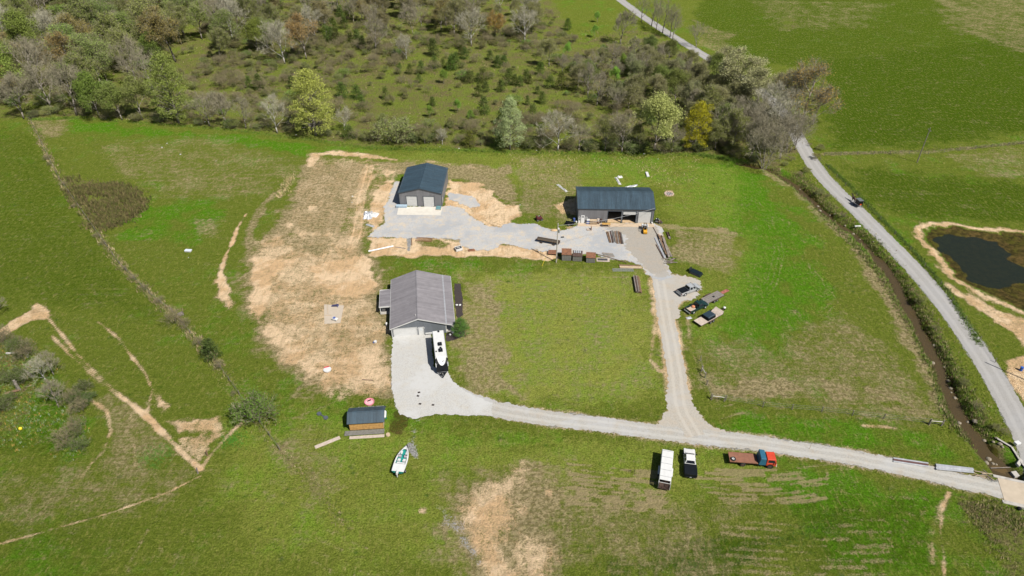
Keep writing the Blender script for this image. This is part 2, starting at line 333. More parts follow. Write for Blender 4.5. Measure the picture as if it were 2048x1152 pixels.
# pond rim and flats
pd = on_box(GX, GY, POND, 12, lambda a, b: sdf(a, b, POND), 99.); pw = pd + wob(GX, GY, 2.2)
put('dirt', .8, np.abs(pw + .1) - 1.0, 1.8); put('mud', 1.0, pw + 1.6, 2.0); put('lush', .8, np.abs(pw + 3.5) - 1.5, 2)
poly('dirt', .75, [(1890, 565), (1935, 590), (1994, 620), (2060, 640), (2100, 650), (2100, 720), (2048, 690), (1990, 640), (1930, 605), (1895, 580)], 2, 2.5)
# --- dead / dry grass
poly('dirt', .40, [(625, 310), (790, 325), (800, 360), (775, 400), (745, 475), (690, 500), (540, 500), (590, 390)], 5, 4)
poly('dirt', .66, [(560, 465), (600, 455), (640, 470), (600, 480)], 4, 3)
for q_ in [(620, 415), (575, 450), (660, 470), (600, 500), (735, 360), (770, 345)]: poly('dirt', .66, [(q_[0] - 14, q_[1]), (q_[0], q_[1] - 7), (q_[0] + 16, q_[1] - 2), (q_[0] + 4, q_[1] + 7)], 2, 2)
poly('dry', 1.05, [(600, 335), (640, 320), (735, 330), (730, 400), (700, 440), (690, 480), (560, 475), (510, 500), (560, 430), (590, 380)], 5, 4)
poly('dry', 1.05, [(560, 470), (700, 450), (700, 480), (640, 520), (560, 520), (520, 540), (500, 500)], 4, 4)
poly('dry', .9, [(735, 320), (1020, 335), (1040, 420), (960, 380), (900, 350), (760, 345)], 4, 4)
poly('dry', .5, [(1030, 310), (1160, 325), (1160, 375), (1150, 440), (1090, 445), (1040, 420)], 4, 4)
poly('dry', .35, [(190, 290), (420, 270), (620, 330), (560, 390), (420, 400), (250, 360)], 10, 5)
poly('dry', .4, [(300, 350), (480, 340), (560, 380), (440, 400), (330, 390)], 8, 5)
poly('dry', .45, [(380, 430), (450, 440), (440, 480), (390, 470)], 4, 4)
poly('dry', .24, [(760, 510), (1280, 545), (1310, 640), (1330, 800), (1000, 810), (900, 740), (920, 600), (930, 560)], 6, 5)
poly('dry', .72, [(930, 560), (1000, 560), (1010, 680), (1040, 790), (930, 780), (900, 740)], 5, 5)
poly('dry', .62, [(1340, 460), (1470, 465), (1480, 545), (1400, 540), (1345, 510)], 4, 4)
poly('dry', .45, [(1360, 690), (1500, 670), (1560, 720), (1600, 640), (1700, 640), (1830, 740), (1880, 840), (1700, 830), (1430, 800)], 7, 6)
poly('dry', .85, [(1415, 765), (1560, 755), (1620, 785), (1530, 812), (1425, 800)], 4, 4)
poly('dry', .75, [(1640, 760), (1790, 770), (1870, 830), (1750, 812), (1660, 790)], 4, 4)
poly('dry', .5, [(1380, 700), (1440, 690), (1450, 740), (1400, 760)], 4, 3)
line('dry', .8, 3.0, [(1520, 335), (1600, 385), (1680, 460), (1740, 540), (1790, 620), (1830, 700), (1880, 800)], 3, 3)
poly('dry', .45, [(900, 950), (1100, 930), (1350, 1000), (1500, 1010), (1400, 1152), (870, 1152)], 7, 6)
poly('dry', .5, [(560, 860), (640, 870), (700, 1000), (560, 980)], 8, 6)
poly('dry', .42, [(0, 950), (300, 900), (420, 960), (200, 1050), (0, 1060)], 8, 6)
poly('dry', .55, [(200, 960), (380, 950), (330, 1000), (220, 1010)], 4, 4)
poly('dry', .5, [(160, 770), (300, 820), (350, 900), (280, 960), (210, 930), (220, 850)], 4, 4)
poly('dry', .4, [(1390, 40), (1470, 70), (1450, 110), (1400, 90)], 3, 4)
poly('dry', .28, [(1500, 0), (1780, 5), (1720, 60), (1560, 60)], 8, 8)
poly('dry', .42, [(1860, -30), (2100, -30), (2100, 130), (2000, 90), (1900, 60)], 10, 8)
poly('dry', .38, [(1890, 310), (2100, 280), (2100, 360), (1960, 350)], 6, 5)
line('dry', .5, 2.0, [(1650, 308), (1780, 305), (1850, 305), (1950, 295), (2100, 280)], 2, 1.5)
poly('dry', .6, [(60, 240), (130, 240), (120, 275), (75, 270)], 3, 3)
line('dry', .9, 1.2, [(560, 395), (580, 360)], 1, 1)
def rows(n, x0, x1, y0, dy, slope, val, sag):                        # broken rows of cut straw
    for a in range(n):
        u = x0 + random.uniform(0, 60)
        while u < x1:
            e = min(x1, u + random.uniform(35, 120)); f = lambda q: y0 + a * dy + slope * (q - x0) - sag * ((q - (x0 + x1) / 2) / (x1 - x0) * 2) ** 2 + random.uniform(-1.5, 1.5)
            line('straw', val * random.uniform(.9, 1.3), random.uniform(.45, .8), [(u, f(u)), ((u + e) / 2, f((u + e) / 2)), (e, f(e))], .6, .35); u = e + random.uniform(8, 70)
rows(9, 1115, 1330, 926, 9.5, .10, .95, 0); rows(8, 1385, 1655, 944, 9.5, -.02, .8, 10); rows(8, 1440, 1780, 1045, 14, .03, .5, 6); rows(4, 1650, 1880, 985, 16, .06, .3, 0); rows(5, 600, 900, 1010, 26, .45, .28, 0)
for a in (0, 1, 2): line('straw', .65, .5, [(1420 + 10 * a, 798 + a * 20), (1470 + 8 * a, 785 + a * 20)], .5, .3)
line('straw', .8, .8, [(1680, 898), (1740, 905)], .6, .4)
line('straw', .7, 2.2, [(1318, 452), (1380, 456), (1450, 461)], 1.2, 1.5)
for k_ in range(5):                                                    # old turning tracks in the hay field
    c = [(1500, 395), (1535, 440), (1550, 500), (1535, 560), (1505, 595)] if k_ < 3 else [(1590, 500), (1640, 560), (1668, 600), (1640, 625), (1580, 620)]
    line('straw', .5, .25, [(u + (k_ % 3) * 9, v + (k_ % 3) * 5) for u, v in c], .4, .3)
# --- lush, bright growth; 'dark' also paints lens falloff into the grass
poly('lush', .85, [(1380, 370), (1500, 360), (1600, 440), (1660, 560), (1680, 640), (1500, 690), (1420, 660), (1430, 600), (1470, 560), (1500, 480), (1420, 440)], 8, 6)
poly('lush', .9, [(1490, 500), (1560, 500), (1640, 590), (1600, 620), (1490, 600)], 5, 4)
poly('lush', .8, [(140, 240), (600, 285), (740, 300), (620, 312), (400, 275), (150, 262)], 4, 3)
poly('lush', .8, [(1180, 312), (1480, 325), (1540, 360), (1420, 370), (1320, 360), (1200, 330)], 4, 4)
poly('lush', .75, [(260, 410), (440, 400), (450, 440), (380, 500), (250, 480)], 6, 5)
poly('lush', .9, [(30, 790), (110, 770), (160, 830), (200, 850), (195, 900), (120, 930), (40, 890)], 4, 4)
poly('lush', .5, [(640, 810), (780, 830), (790, 930), (640, 930)], 5, 5)
poly('lush', .6, [(820, 850), (1000, 850), (1250, 880), (1100, 900), (900, 930), (830, 900)], 6, 5)
poly('lush', .7, [(750, 512), (980, 520), (1100, 535), (1000, 560), (920, 545), (780, 520)], 3, 3)
poly('lush', .7, [(1050, 640), (1250, 640), (1320, 780), (1200, 790), (1060, 740)], 8, 6)
poly('lush', .9, [(1560, 940), (1900, 985), (1870, 1152), (1700, 1152), (1560, 1050)], 8, 5)
poly('lush', .8, [(1420, 830), (1700, 840), (1900, 880), (1960, 930), (1800, 925), (1560, 890), (1440, 860)], 5, 4)
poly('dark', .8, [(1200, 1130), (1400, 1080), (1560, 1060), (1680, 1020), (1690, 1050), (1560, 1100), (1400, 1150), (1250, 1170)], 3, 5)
poly('dark', .75, [(1400, -40), (2100, -40), (2100, 140), (1650, 130), (1480, 130), (1380, 60)], 10, 6)  # right side and corners: darker green with lens falloff painted in, next lines too
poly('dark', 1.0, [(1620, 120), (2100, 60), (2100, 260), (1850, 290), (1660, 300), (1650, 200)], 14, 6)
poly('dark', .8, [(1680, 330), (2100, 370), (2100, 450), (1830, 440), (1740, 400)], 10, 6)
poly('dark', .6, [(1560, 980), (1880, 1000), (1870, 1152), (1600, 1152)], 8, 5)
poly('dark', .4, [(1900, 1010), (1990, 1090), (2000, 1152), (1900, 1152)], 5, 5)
poly('dark', .55, [(-60, 250), (80, 260), (200, 460), (330, 640), (-60, 600)], 14, 6)  # upper left field: lens falloff painted as darker grass
poly('pale', 1.0, [(930, 545), (1280, 548), (1305, 640), (1325, 800), (1000, 812), (900, 735), (925, 600)], 10, 5)
poly('pale', .7, [(830, 850), (1280, 880), (1560, 930), (1400, 1010), (900, 960), (640, 960), (640, 830)], 12, 6)
poly('pale', .55, [(620, 300), (1020, 305), (1480, 330), (1480, 460), (1340, 460), (1320, 380), (1020, 380), (760, 330)], 10, 6)
poly('pale', .62, [(420, 850), (640, 820), (900, 960), (1100, 1152), (480, 1152), (420, 960)], 14, 6)
poly('pale', .5, [(1380, 460), (1520, 470), (1480, 660), (1380, 720)], 10, 6)
# --- rough ground: wood floor, thickets, creek banks
poly('brush', 1., [(-200, 236), (60, 238), (150, 228), (300, 246), (480, 258), (740, 292), (860, 292), (1000, 300), (1400, 306), (1500, 322), (1560, 338), (1600, 300), (1560, 225), (1480, 165), (1400, 115), (1300, 62), (1240, 60), (1150, 90), (1100, -10), (1080, -60), (-200, -60)], 3, 3)
poly('brush', .55, [(125, 360), (150, 358), (240, 370), (288, 390), (285, 420), (250, 445), (205, 460), (185, 450)], 2, 2)
FENCE_L = [(60, 238), (85, 290), (120, 360), (190, 460), (240, 530), (300, 590), (345, 625), (400, 690), (440, 735), (500, 820), (560, 900), (620, 960), (700, 1060)]
line('brush', .7, 1.3, FENCE_L[:9], 1.5, 1.5)
line('brush', .35, 1.6, FENCE_L[8:], 2, 2)
cr = on_box(GX, GY, CREEK, 10, lambda a, b: seg_d(a, b, CREEK, False, CREEK_W), 99.) + wob(GX, GY, 1.6)
put('brush', .7, cr - 1.7, 1.6); put('lush', .8, cr - 2.5, 2.); put('mud', .95, cr - .5, 1.0)
BANK_R = [(1590, 345), (1640, 395), (1690, 440), (1740, 480), (1780, 530), (1815, 575), (1850, 630), (1880, 690), (1910, 750), (1935, 800), (1975, 870)]
line('brush', .75, 3.0, BANK_R, 2.5, 2.5)
poly('brush', .75, [(1925, 1005), (1990, 1010), (2100, 1040), (2100, 1200), (2020, 1180), (1980, 1090)], 2.5, 3)
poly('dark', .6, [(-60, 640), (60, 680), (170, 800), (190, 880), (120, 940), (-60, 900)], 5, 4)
poly('dark', .4, [(-60, 1000), (150, 960), (300, 1060), (200, 1170), (-60, 1170)], 14, 6)  # lower left corner: falloff towards the frame edge painted into the grass
poly('brush', .6, [(-40, 640), (30, 660), (60, 720), (80, 790), (20, 860), (-40, 880)], 3, 3)
line('brush', .5, 2.0, [(130, 760), (165, 830), (180, 900)], 2, 2)
line('gravel', .5, 1.2, [(832, 838), (828, 870), (822, 900)], 2.0, 1.6)
poly('mud', .62, [(786, 826), (800, 818), (822, 822), (818, 845), (808, 868), (798, 872), (780, 862), (784, 845)], .8, 1.2)
line('mud', .6, 1.0, [(828, 838), (845, 828), (848, 820)], .6, .6)
line('mud', .5, .8, [(965, 438), (985, 450), (1000, 455)], .5, .4)
poly('brush', .5, [(1560, 35), (1585, 35), (1598, 55), (1570, 60)], 2, 2)
# --- stray gravel beside the drives
def near(P, closed, wid, val, f, ch='gravel'):
    d = on_box(GX, GY, P, 5, lambda a, b: (sdf(a, b, P) if closed else seg_d(a, b, P) - wid), 99.); put(ch, val, d + wob(GX, GY, .5), f)
near(DRIVE, False, 2.0, .85, 2.2); near(DRIVE, False, 2.3, .6, 2., 'dirt'); near(BRANCH, False, 2.4, .8, 2.4, 'dirt'); near(ROAD, False, 2.6, .75, 1.4); near(PAD, True, .3, .85, 2.2); near(JUNC, True, .3, .7, 2.4, 'dirt'); near(SPUR, True, .4, .8, 2.4, 'dirt'); near(YARD, True, .4, .8, 2.6, 'dirt'); near(YARD, True, .2, .75, 2.0)
MK['gravel'][:] = np.maximum(MK['gravel'], 0)
poly('gravel', .85, [(813, 475), (823, 475), (821, 492), (819, 502), (814, 502), (814, 490)], .6, .5)
poly('gravel', .75, [(820, 885), (828, 893), (838, 910), (835, 918), (822, 905), (814, 892)], .8, .8)
poly('gravel', .6, [(716, 815), (745, 810), (770, 812), (765, 822), (715, 824)], .6, .5)
poly('gravel', .5, [(860, 1005), (890, 1015), (930, 1040), (940, 1080), (970, 1120), (955, 1130), (915, 1080), (885, 1040)], 2, 2)
poly('gravel', .8, [(960, 960), (2004, 962), (2006, 1003), (1975, 985)], .6, .3) if False else None

GZ = height(GX, GY)
me = bpy.data.meshes.new('ground')
idx = np.arange(NV).reshape(NY, NX)
F4 = np.stack([idx[:-1, :-1], idx[:-1, 1:], idx[1:, 1:], idx[1:, :-1]], -1).reshape(-1, 4)
me.vertices.add(NV); me.vertices.foreach_set('co', np.stack([GX, GY, GZ], 1).astype(np.float32).ravel())
me.loops.add(F4.size); me.loops.foreach_set('vertex_index', F4.astype(np.int32).ravel())
me.polygons.add(len(F4)); me.polygons.foreach_set('loop_start', np.arange(0, F4.size, 4, dtype=np.int32))
me.polygons.foreach_set('use_smooth', np.ones(len(F4), bool)); me.update(); me.validate()
for nm, ks in (('soil_a', ('dirt', 'dry', 'lush', 'brush')), ('soil_b', ('gravel', 'mud', 'straw', 'dark')), ('soil_c', ('pale', 'path', 'pale', 'pale'))):
    a = me.color_attributes.new(nm, 'FLOAT_COLOR', 'POINT')
    a.data.foreach_set('color', np.stack([MK[k] for k in ks], 1).astype(np.float32).ravel())

class NG:
    """tiny node-graph helper"""
    def __init__(s, name): s.m, s.nt, s.b = nt_new(name); s.pos = s.nt.nodes.new('ShaderNodeNewGeometry').outputs['Position']
    def n(s, t): return s.nt.nodes.new(t)
    def l(s, a, b): s.nt.links.new(a, b)
    def noise(s, scale, detail=4, rough=.6, vec=None, stretch=None):
        v = vec or s.pos
        if stretch:
            mp = s.n('ShaderNodeMapping'); mp.inputs['Scale'].default_value = stretch; mp.inputs['Rotation'].default_value = (0, 0, .35); s.l(v, mp.inputs['Vector']); v = mp.outputs[0]
        x = s.n('ShaderNodeTexNoise'); x.inputs['Scale'].default_value = scale; x.inputs['Detail'].default_value = detail; x.inputs['Roughness'].default_value = rough
        s.l(v, x.inputs['Vector']); return x.outputs[0]
    def math(s, op, a, b=None, c=None):
        x = s.n('ShaderNodeMath'); x.operation = op
        for i, q in enumerate((a, b, c)):
            if q is None: continue
            if isinstance(q, (int, float)): x.inputs[i].default_value = q
            else: s.l(q, x.inputs[i])
        return x.outputs[0]
    def step(s, x, a, b):
        r = s.n('ShaderNodeMapRange'); r.interpolation_type = 'SMOOTHSTEP'; r.inputs[1].default_value = a; r.inputs[2].default_value = b; s.l(x, r.inputs[0]); return r.outputs[0]
    def mix(s, f, a, b):
        x = s.n('ShaderNodeMix'); x.data_type = 'RGBA'
        for sock, q in ((x.inputs['Factor'], f), (x.inputs['A'], a), (x.inputs['B'], b)):
            if isinstance(q, tuple): sock.default_value = (*q, 1)
            elif isinstance(q, (int, float)): sock.default_value = q
            else: s.l(q, sock)
        return x.outputs['Result']
    def attr(s, nm):
        a = s.n('ShaderNodeAttribute'); a.attribute_name = nm; sp = s.n('ShaderNodeSeparateColor'); s.l(a.outputs['Color'], sp.inputs[0])
        return sp.outputs[0], sp.outputs[1], sp.outputs[2], a.outputs['Alpha']
    def bump(s, h, strength, distn):
        b = s.n('ShaderNodeBump'); b.inputs['Strength'].default_value = strength; b.inputs['Distance'].default_value = distn; s.l(h, b.inputs['Height']); s.l(b.outputs[0], s.b.inputs['Normal'])

g = NG('ground_cover')
dirt, dry, lush, brush = g.attr('soil_a'); gravel, mud, strw, dark = g.attr('soil_b'); pale, path = g.attr('soil_c')[:2]
def cn(*a, **k):                                                        # noise spread over the whole 0..1 range
    r = g.n('ShaderNodeMapRange'); r.inputs[1].default_value = .28; r.inputs[2].default_value = .72; g.l(g.noise(*a, **k), r.inputs[0]); return r.outputs[0]
nF, nM, nC, nB = cn(3.2, 6, .8), cn(.75, 6, .72), cn(.13, 5, .65), cn(.03, 4, .6)
nT = cn(1.5, 6, .75, stretch=(1.0, .4, 1)); nX = cn(1.3, 5, .75)
nS = cn(.9, 5, .7, stretch=(.09, 1.6, 1)); nD = cn(.38, 6, .75); nU = cn(.55, 4, .7, stretch=(1.8, .16, 1))
vo = g.n('ShaderNodeTexVoronoi'); vo.inputs['Scale'].default_value = .42; vo.inputs['Randomness'].default_value = 1; g.l(g.pos, vo.inputs['Vector'])
weed = g.math('MULTIPLY', g.math('SUBTRACT', 1., g.step(g.math('ADD', vo.outputs['Distance'], g.math('MULTIPLY', nX, .25)), .22, .42)), g.step(nD, .5, .8))
def cen(x, k): return g.math('MULTIPLY', g.math('SUBTRACT', x, .5), k)
def msk(m, lo, hi, kf, km, kc=0.):
    x = g.math('ADD', m, g.math('ADD', cen(nF, kf), cen(nM, km)))
    if kc: x = g.math('ADD', x, cen(nC, kc))
    return g.step(x, lo, hi)
grass = g.mix(g.step(g.math('ADD', lush, g.math('ADD', cen(nC, 1.6), cen(nB, 1.2))), .05, .95), (.200, .245, .036), (.118, .305, .014))
grass = g.mix(g.math('MULTIPLY', g.step(g.math('ADD', pale, g.math('ADD', cen(nC, .5), cen(nM, .3))), .0, 1.1), .9), grass, g.mix(g.step(nC, .2, .9), (.45, .475, .100), (.30, .445, .050)))
grass = g.mix(g.step(g.math('ADD', dark, cen(nM, .7)), .1, 1.0), grass, (.078, .138, .009))  # dark green growth plus the painted lens falloff
grass = g.mix(g.step(nF, .15, .85), g.mix(.72, grass, (.040, .066, .005)), grass)
grass = g.mix(g.math('MULTIPLY', g.step(nX, .35, .95), .7), grass, g.mix(.62, grass, (.045, .080, .005)))
grass = g.mix(g.math('MULTIPLY', g.step(nD, .45, .95), .5), grass, g.mix(.5, grass, (.055, .105, .006)))
grass = g.mix(g.math('MULTIPLY', g.step(nT, .5, .95), .6), grass, (.33, .30, .085))
grass = g.mix(g.math('MULTIPLY', g.step(nS, .6, .95), .16), grass, (.34, .31, .09))
grass = g.mix(g.math('MULTIPLY', weed, .85), grass, (.045, .110, .010))
spk = cn(2.2, 3, .7); grass = g.mix(g.math('MULTIPLY', g.step(g.math('ADD', spk, cen(nD, .35)), .80, .98), .35), grass, (.48, .42, .18))
dryf = g.step(g.math('ADD', g.math('MAXIMUM', g.math('ADD', dry, .04), g.math('MULTIPLY', g.math('MAXIMUM', dirt, path), 1.25)), g.math('ADD', g.math('ADD', cen(nF, .55), cen(nM, .55)), g.math('ADD', g.math('ADD', cen(nC, .6), cen(nS, .35)), g.math('ADD', cen(nT, .4), cen(nD, .5))))), .12, 1.0)
dryc = g.mix(g.step(nX, .35, .65), (.225, .178, .090), (.450, .355, .205))
col = g.mix(g.math('MULTIPLY', dryf, .88), grass, dryc)
brc = g.mix(g.step(g.math('ADD', nC, cen(nM, .8)), .2, .9), g.mix(g.step(nF, .35, .65), (.110, .142, .024), (.200, .250, .042)), g.mix(g.step(nF, .35, .65), (.105, .085, .040), (.215, .175, .085)))
col = g.mix(g.math('MULTIPLY', msk(brush, .25, .75, .6, .6), .92), col, brc)
col = g.mix(g.math('MULTIPLY', msk(strw, .25, .75, .8, .7), .75), col, g.mix(nF, (.30, .24, .12), (.44, .35, .20)))
dirtc = g.mix(g.step(nC, .35, .65), (.73, .49, .275), (.86, .64, .41))
dirtc = g.mix(g.math('MULTIPLY', g.step(g.math('ADD', nD, cen(nX, .6)), .45, 1.0), .75), dirtc, (.42, .30, .165))
dirtc = g.mix(g.math('MULTIPLY', g.step(nT, .55, .95), .5), dirtc, (.70, .56, .38))
dirtc = g.mix(g.math('MULTIPLY', g.step(nU, .5, .9), .45), dirtc, (.42, .30, .17))
dirtc = g.mix(g.math('MULTIPLY', g.step(nF, .6, .95), .5), dirtc, (.34, .25, .13))
col = g.mix(g.step(g.math('ADD', dirt, g.math('ADD', g.math('ADD', cen(nF, .8), cen(nM, .5)), g.math('ADD', cen(nC, .25), cen(nU, .3)))), .30, .84), col, dirtc)
col = g.mix(g.step(g.math('ADD', path, g.math('ADD', cen(nF, .45), cen(nM, .22))), .28, .72), col, dirtc)
grc = g.mix(g.step(nF, .3, .7), (.25, .245, .235), (.42, .415, .40))
col = g.mix(msk(gravel, .42, .72, .7, .5), col, grc)
mudc = g.mix(g.step(nM, .2, .8), (.050, .042, .016), g.mix(g.step(nC, .3, .7), (.145, .100, .036), (.105, .100, .020)))
col = g.mix(msk(mud, .4, .7, .5, .4), col, mudc)
fine = cn(7., 3, .85); col = g.mix(g.math('MULTIPLY', g.step(fine, .2, .8), .45), col, g.mix(.5, col, (.0, .0, .0)))
g.l(col, g.b.inputs['Base Color']); g.b.inputs['Roughness'].default_value = .95; g.b.inputs['Specular IOR Level'].default_value = .0
g.bump(g.math('ADD', nF, g.math('MULTIPLY', nM, 1.6)), 1.0, .28)
me.materials.append(g.m)
ground = bpy.data.objects.new('ground', me); COL.objects.link(ground)
tag(ground, 'farm fields of grass, dry grass and bare sandy soil', 'ground', kind='structure')

# ---------------------------------------------------------------- drives and roads: sheets of gravel with ragged edges
def gravel_mat(name, a, b, tan, blue_, tan_amt=.5):
    g = NG(name)
    def cn(*q):
        r = g.n('ShaderNodeMapRange'); r.inputs[1].default_value = .28; r.inputs[2].default_value = .72; g.l(g.noise(*q), r.inputs[0]); return r.outputs[0]
    n1, n2, n3 = cn(4., 6, .85), cn(.5, 6, .72), cn(.10, 5, .65)
    c = g.mix(g.step(n1, .3, .7), a, b); c = g.mix(g.math('MULTIPLY', g.step(n2, .4, .9), tan_amt), c, tan)
    c = g.mix(g.math('MULTIPLY', g.step(n3, .45, .75), .7), c, blue_)
    n4 = cn(1.1, 6, .8); c = g.mix(g.math('MULTIPLY', g.step(n4, .55, .95), .45), c, tuple(q * .68 for q in tan)); c = g.mix(g.math('MULTIPLY', g.step(n1, .55, .95), .4), c, tuple(q * .6 for q in a))
    at = g.n('ShaderNodeAttribute'); at.attribute_name = 'across'; tr = at.outputs['Fac']
    x = g.math('ADD', tr, g.math('MULTIPLY', g.math('SUBTRACT', n2, .5), .16))
    d = g.math('ABSOLUTE', g.math('SUBTRACT', g.math('ABSOLUTE', x), .42)); f = g.math('SUBTRACT', 1., g.step(d, .08, .26))
    c = g.mix(g.math('MULTIPLY', f, .28), c, tuple(min(1, q * 1.25) for q in b))
    g.l(c, g.b.inputs['Base Color']); g.b.inputs['Roughness'].default_value = .95; g.b.inputs['Specular IOR Level'].default_value = .2
    g.bump(n1, .4, .05); return g.m
drive_m = gravel_mat('driveway_gravel', (.251, .243, .223), (.340, .329, .304), (.308, .259, .199), (.324, .324, .324))
yard_m = gravel_mat('yard_gravel', (.275, .275, .275), (.375, .375, .370), (.44, .365, .27), (.255, .268, .285), .85)
packed_m = gravel_mat('packed_yard', (.230, .211, .184), (.297, .275, .239), (.306, .252, .189), (.279, .270, .252))
road_m = gravel_mat('road_gravel', (.216, .209, .198), (.278, .270, .259), (.245, .230, .209), (.252, .248, .245), .3)
def ragged(P, step=.3, amp=.35, seed=0):
    out = []
    for i in range(len(P)):
        a, b = P[i], P[(i + 1) % len(P)]; L = math.hypot(b[0] - a[0], b[1] - a[1]); n = max(1, int(L / step))
        nx, ny = -(b[1] - a[1]) / (L + 1e-9), (b[0] - a[0]) / (L + 1e-9)
        for k in range(n):
            t = k / n; x, y = a[0] + (b[0] - a[0]) * t, a[1] + (b[1] - a[1]) * t
            o = amp * (mnoise.noise((x * .9, y * .9, seed)) * 1.2 + mnoise.noise((x * .25, y * .25, seed + 5)) * 1.5 + random.uniform(-.8, .8)); out.append((x + nx * o, y + ny * o))
    return out
def smooth_line(P, n=6):
    out = []
    for i in range(len(P) - 1):
        p0, p1, p2, p3 = [np.array(P[max(0, min(len(P) - 1, i + k))]) for k in (-1, 0, 1, 2)]
        for k in range(n):
            t = k / n; out.append(tuple(.5 * ((2 * p1) + (p2 - p0) * t + (2 * p0 - 5 * p1 + 4 * p2 - p3) * t * t + (3 * p1 - p0 - 3 * p2 + p3) * t ** 3)))
    return out + [tuple(P[-1])]
class Sheet:
    def __init__(s): s.v = []; s.f = []; s.a = []
    def area(s, P, z, amp=.35, seed=0):
        Q = ragged(P, .3, amp, seed); o = len(s.v); s.v += [(x, y, z) for x, y in Q]; s.a += [9.] * len(Q)
        for t in tessellate_polygon([[Vector((x, y, 0)) for x, y in Q]]): s.f.append(tuple(i + o for i in t))
        return s
    def ribbon(s, P, wid, z, amp=.2, seed=0):
        Q = smooth_line(P, 10); D = [Q[0]]
        for q in Q[1:]:
            L = math.hypot(q[0] - D[-1][0], q[1] - D[-1][1]); n = max(1, round(L / .32)); b = D[-1]
            D += [(b[0] + (q[0] - b[0]) * k / n, b[1] + (q[1] - b[1]) * k / n) for k in range(1, n + 1)]
        o = len(s.v); m = 7
        for i, q in enumerate(D):
            a, b = D[max(0, i - 3)], D[min(len(D) - 1, i + 3)]; L = math.hypot(b[0] - a[0], b[1] - a[1]) + 1e-9; nx, ny = -(b[1] - a[1]) / L, (b[0] - a[0]) / L
            wd = (wid(i / (len(D) - 1)) if callable(wid) else wid) / 2
            for k in range(m):
                c = -1 + 2 * k / (m - 1); off = c * wd
                if abs(c) > .99: off += c * amp * (mnoise.noise((q[0] * .8, q[1] * .8, seed + c)) * 1.6 + random.uniform(-.7, .7))
                s.v.append((q[0] + nx * off, q[1] + ny * off, z)); s.a.append(c)
        for i in range(len(D) - 1):
            for k in range(m - 1): s.f.append((o + i * m + k + 1, o + i * m + k, o + (i + 1) * m + k, o + (i + 1) * m + k + 1))
        return s
    def build(s, name, m, label, cat):
        me = bpy.data.meshes.new(name); me.from_pydata(s.v, [], s.f); me.materials.append(m)
        a = me.attributes.new('across', 'FLOAT', 'POINT'); a.data.foreach_set('value', s.a)
        o = bpy.data.objects.new(name, me); COL.objects.link(o); return tag(o, label, cat, kind='structure')
Sheet().ribbon(ROAD, 4.7, .024, .15, 1).build('country_road', road_m, 'pale gravel country road curving down the right side', 'road')
Sheet().ribbon(DRIVE, lambda t: 3.5 + 1.2 * max(0, t - .72) / .28, .028, .25, 2).build('driveway', drive_m, 'light gravel driveway from the bridge to the house', 'driveway')
Sheet().area(PAD, .031, .18, 3).build('parking_pad', gravel_mat('pad_gravel', (.302, .297, .283), (.403, .398, .383), (.373, .333, .262), (.393, .393, .388), .3), 'pale gravel parking pad before the garage door', 'driveway')
Sheet().ribbon(BRANCH, 3.7, .036, .2, 4).area(JUNC, .024, .35, 5).area(SPUR, .032, .5, 6).build('side_drive', gravel_mat('side_drive_gravel', (.265, .245, .212), (.348, .323, .282), (.339, .282, .215), (.315, .303, .282)), 'tan gravel lane from the driveway up to the long shed', 'driveway')
Sheet().area(YARD, .058, .35, 7).area(YARD2, .058, .4, 8).build('gravel_yard', yard_m, 'blue grey gravel yard in front of both sheds', 'yard')
Sheet().area(GP([(1196, 452), (1306, 449), (1318, 462), (1322, 490), (1330, 530), (1338, 550), (1318, 556), (1296, 545), (1286, 530), (1262, 512), (1250, 495), (1250, 470), (1225, 462)]), .064, .5, 9).build('packed_yard', packed_m, 'brownish packed gravel before the open shed bays', 'yard')

# ---------------------------------------------------------------- water
def water_mat(name, tint, rough, tr):
    g = NG(name); n = g.noise(1.3, 3, .6); g.bump(n, .15, .02)
    g.b.inputs['Base Color'].default_value = (*tint, 1); g.b.inputs['Roughness'].default_value = rough; g.b.inputs['IOR'].default_value = 1.33
    t = g.n('ShaderNodeBsdfTransparent'); t.inputs[0].default_value = (*tr, 1); mx = g.n('ShaderNodeMixShader'); mx.inputs[0].default_value = .62
    out = g.nt.nodes['Material Output']; g.l(t.outputs[0], mx.inputs[1]); g.l(g.b.outputs[0], mx.inputs[2]); g.l(mx.outputs[0], out.inputs['Surface']); return g.m
cw = Sheet().ribbon(CREEK, lambda t: 8.0, WATER_Z, 0, 10)
cw.build('creek_water', water_mat('muddy_creek_water', (.085, .062, .032), .06, (.8, .68, .45)), 'shallow brown creek water beside the country road', 'creek')
pw_ = Sheet().area([(x, y) for x, y in POND], POND_Z, .05, 11)
pw_.build('pond_water', water_mat('dark_pond_water', (.018, .024, .016), .08, (.62, .62, .36)), 'dark still pond water right of the road', 'pond')

# ================================================================ buildings (local frame: x along the front wall, y towards the back, origin at the front left corner)
def wall_run(W, H, ops, th=.15):
    """wall along x with openings (x0, x1, z0, z1)"""
    b = MB(); x = 0.
    for x0, x1, z0, z1 in sorted(ops):
        if x0 > x: b.bx(x, x0, 0, th, 0, H)
        if z1 < H: b.bx(x0, x1, 0, th, z1, H)
        if z0 > 0: b.bx(x0, x1, 0, th, 0, z0)
        x = x1
    if x < W: b.bx(x, W, 0, th, 0, H)
    return b
def panel_door(root, name, x0, x1, z0, z1, y, m, n, label=None, pw=.0):
    d = MB().bx(x0, x1, y + .05, y + .09, z0, z1).build(name, m, root, label=label)
    for k in range(n):
        a, c = z0 + (z1 - z0) * k / n + .02, z0 + (z1 - z0) * (k + 1) / n - .02
        MB().bx(x0 + .03, x1 - .03, y, y + .05, a, c).build('panel', m, d, bevel=.012)
    return d
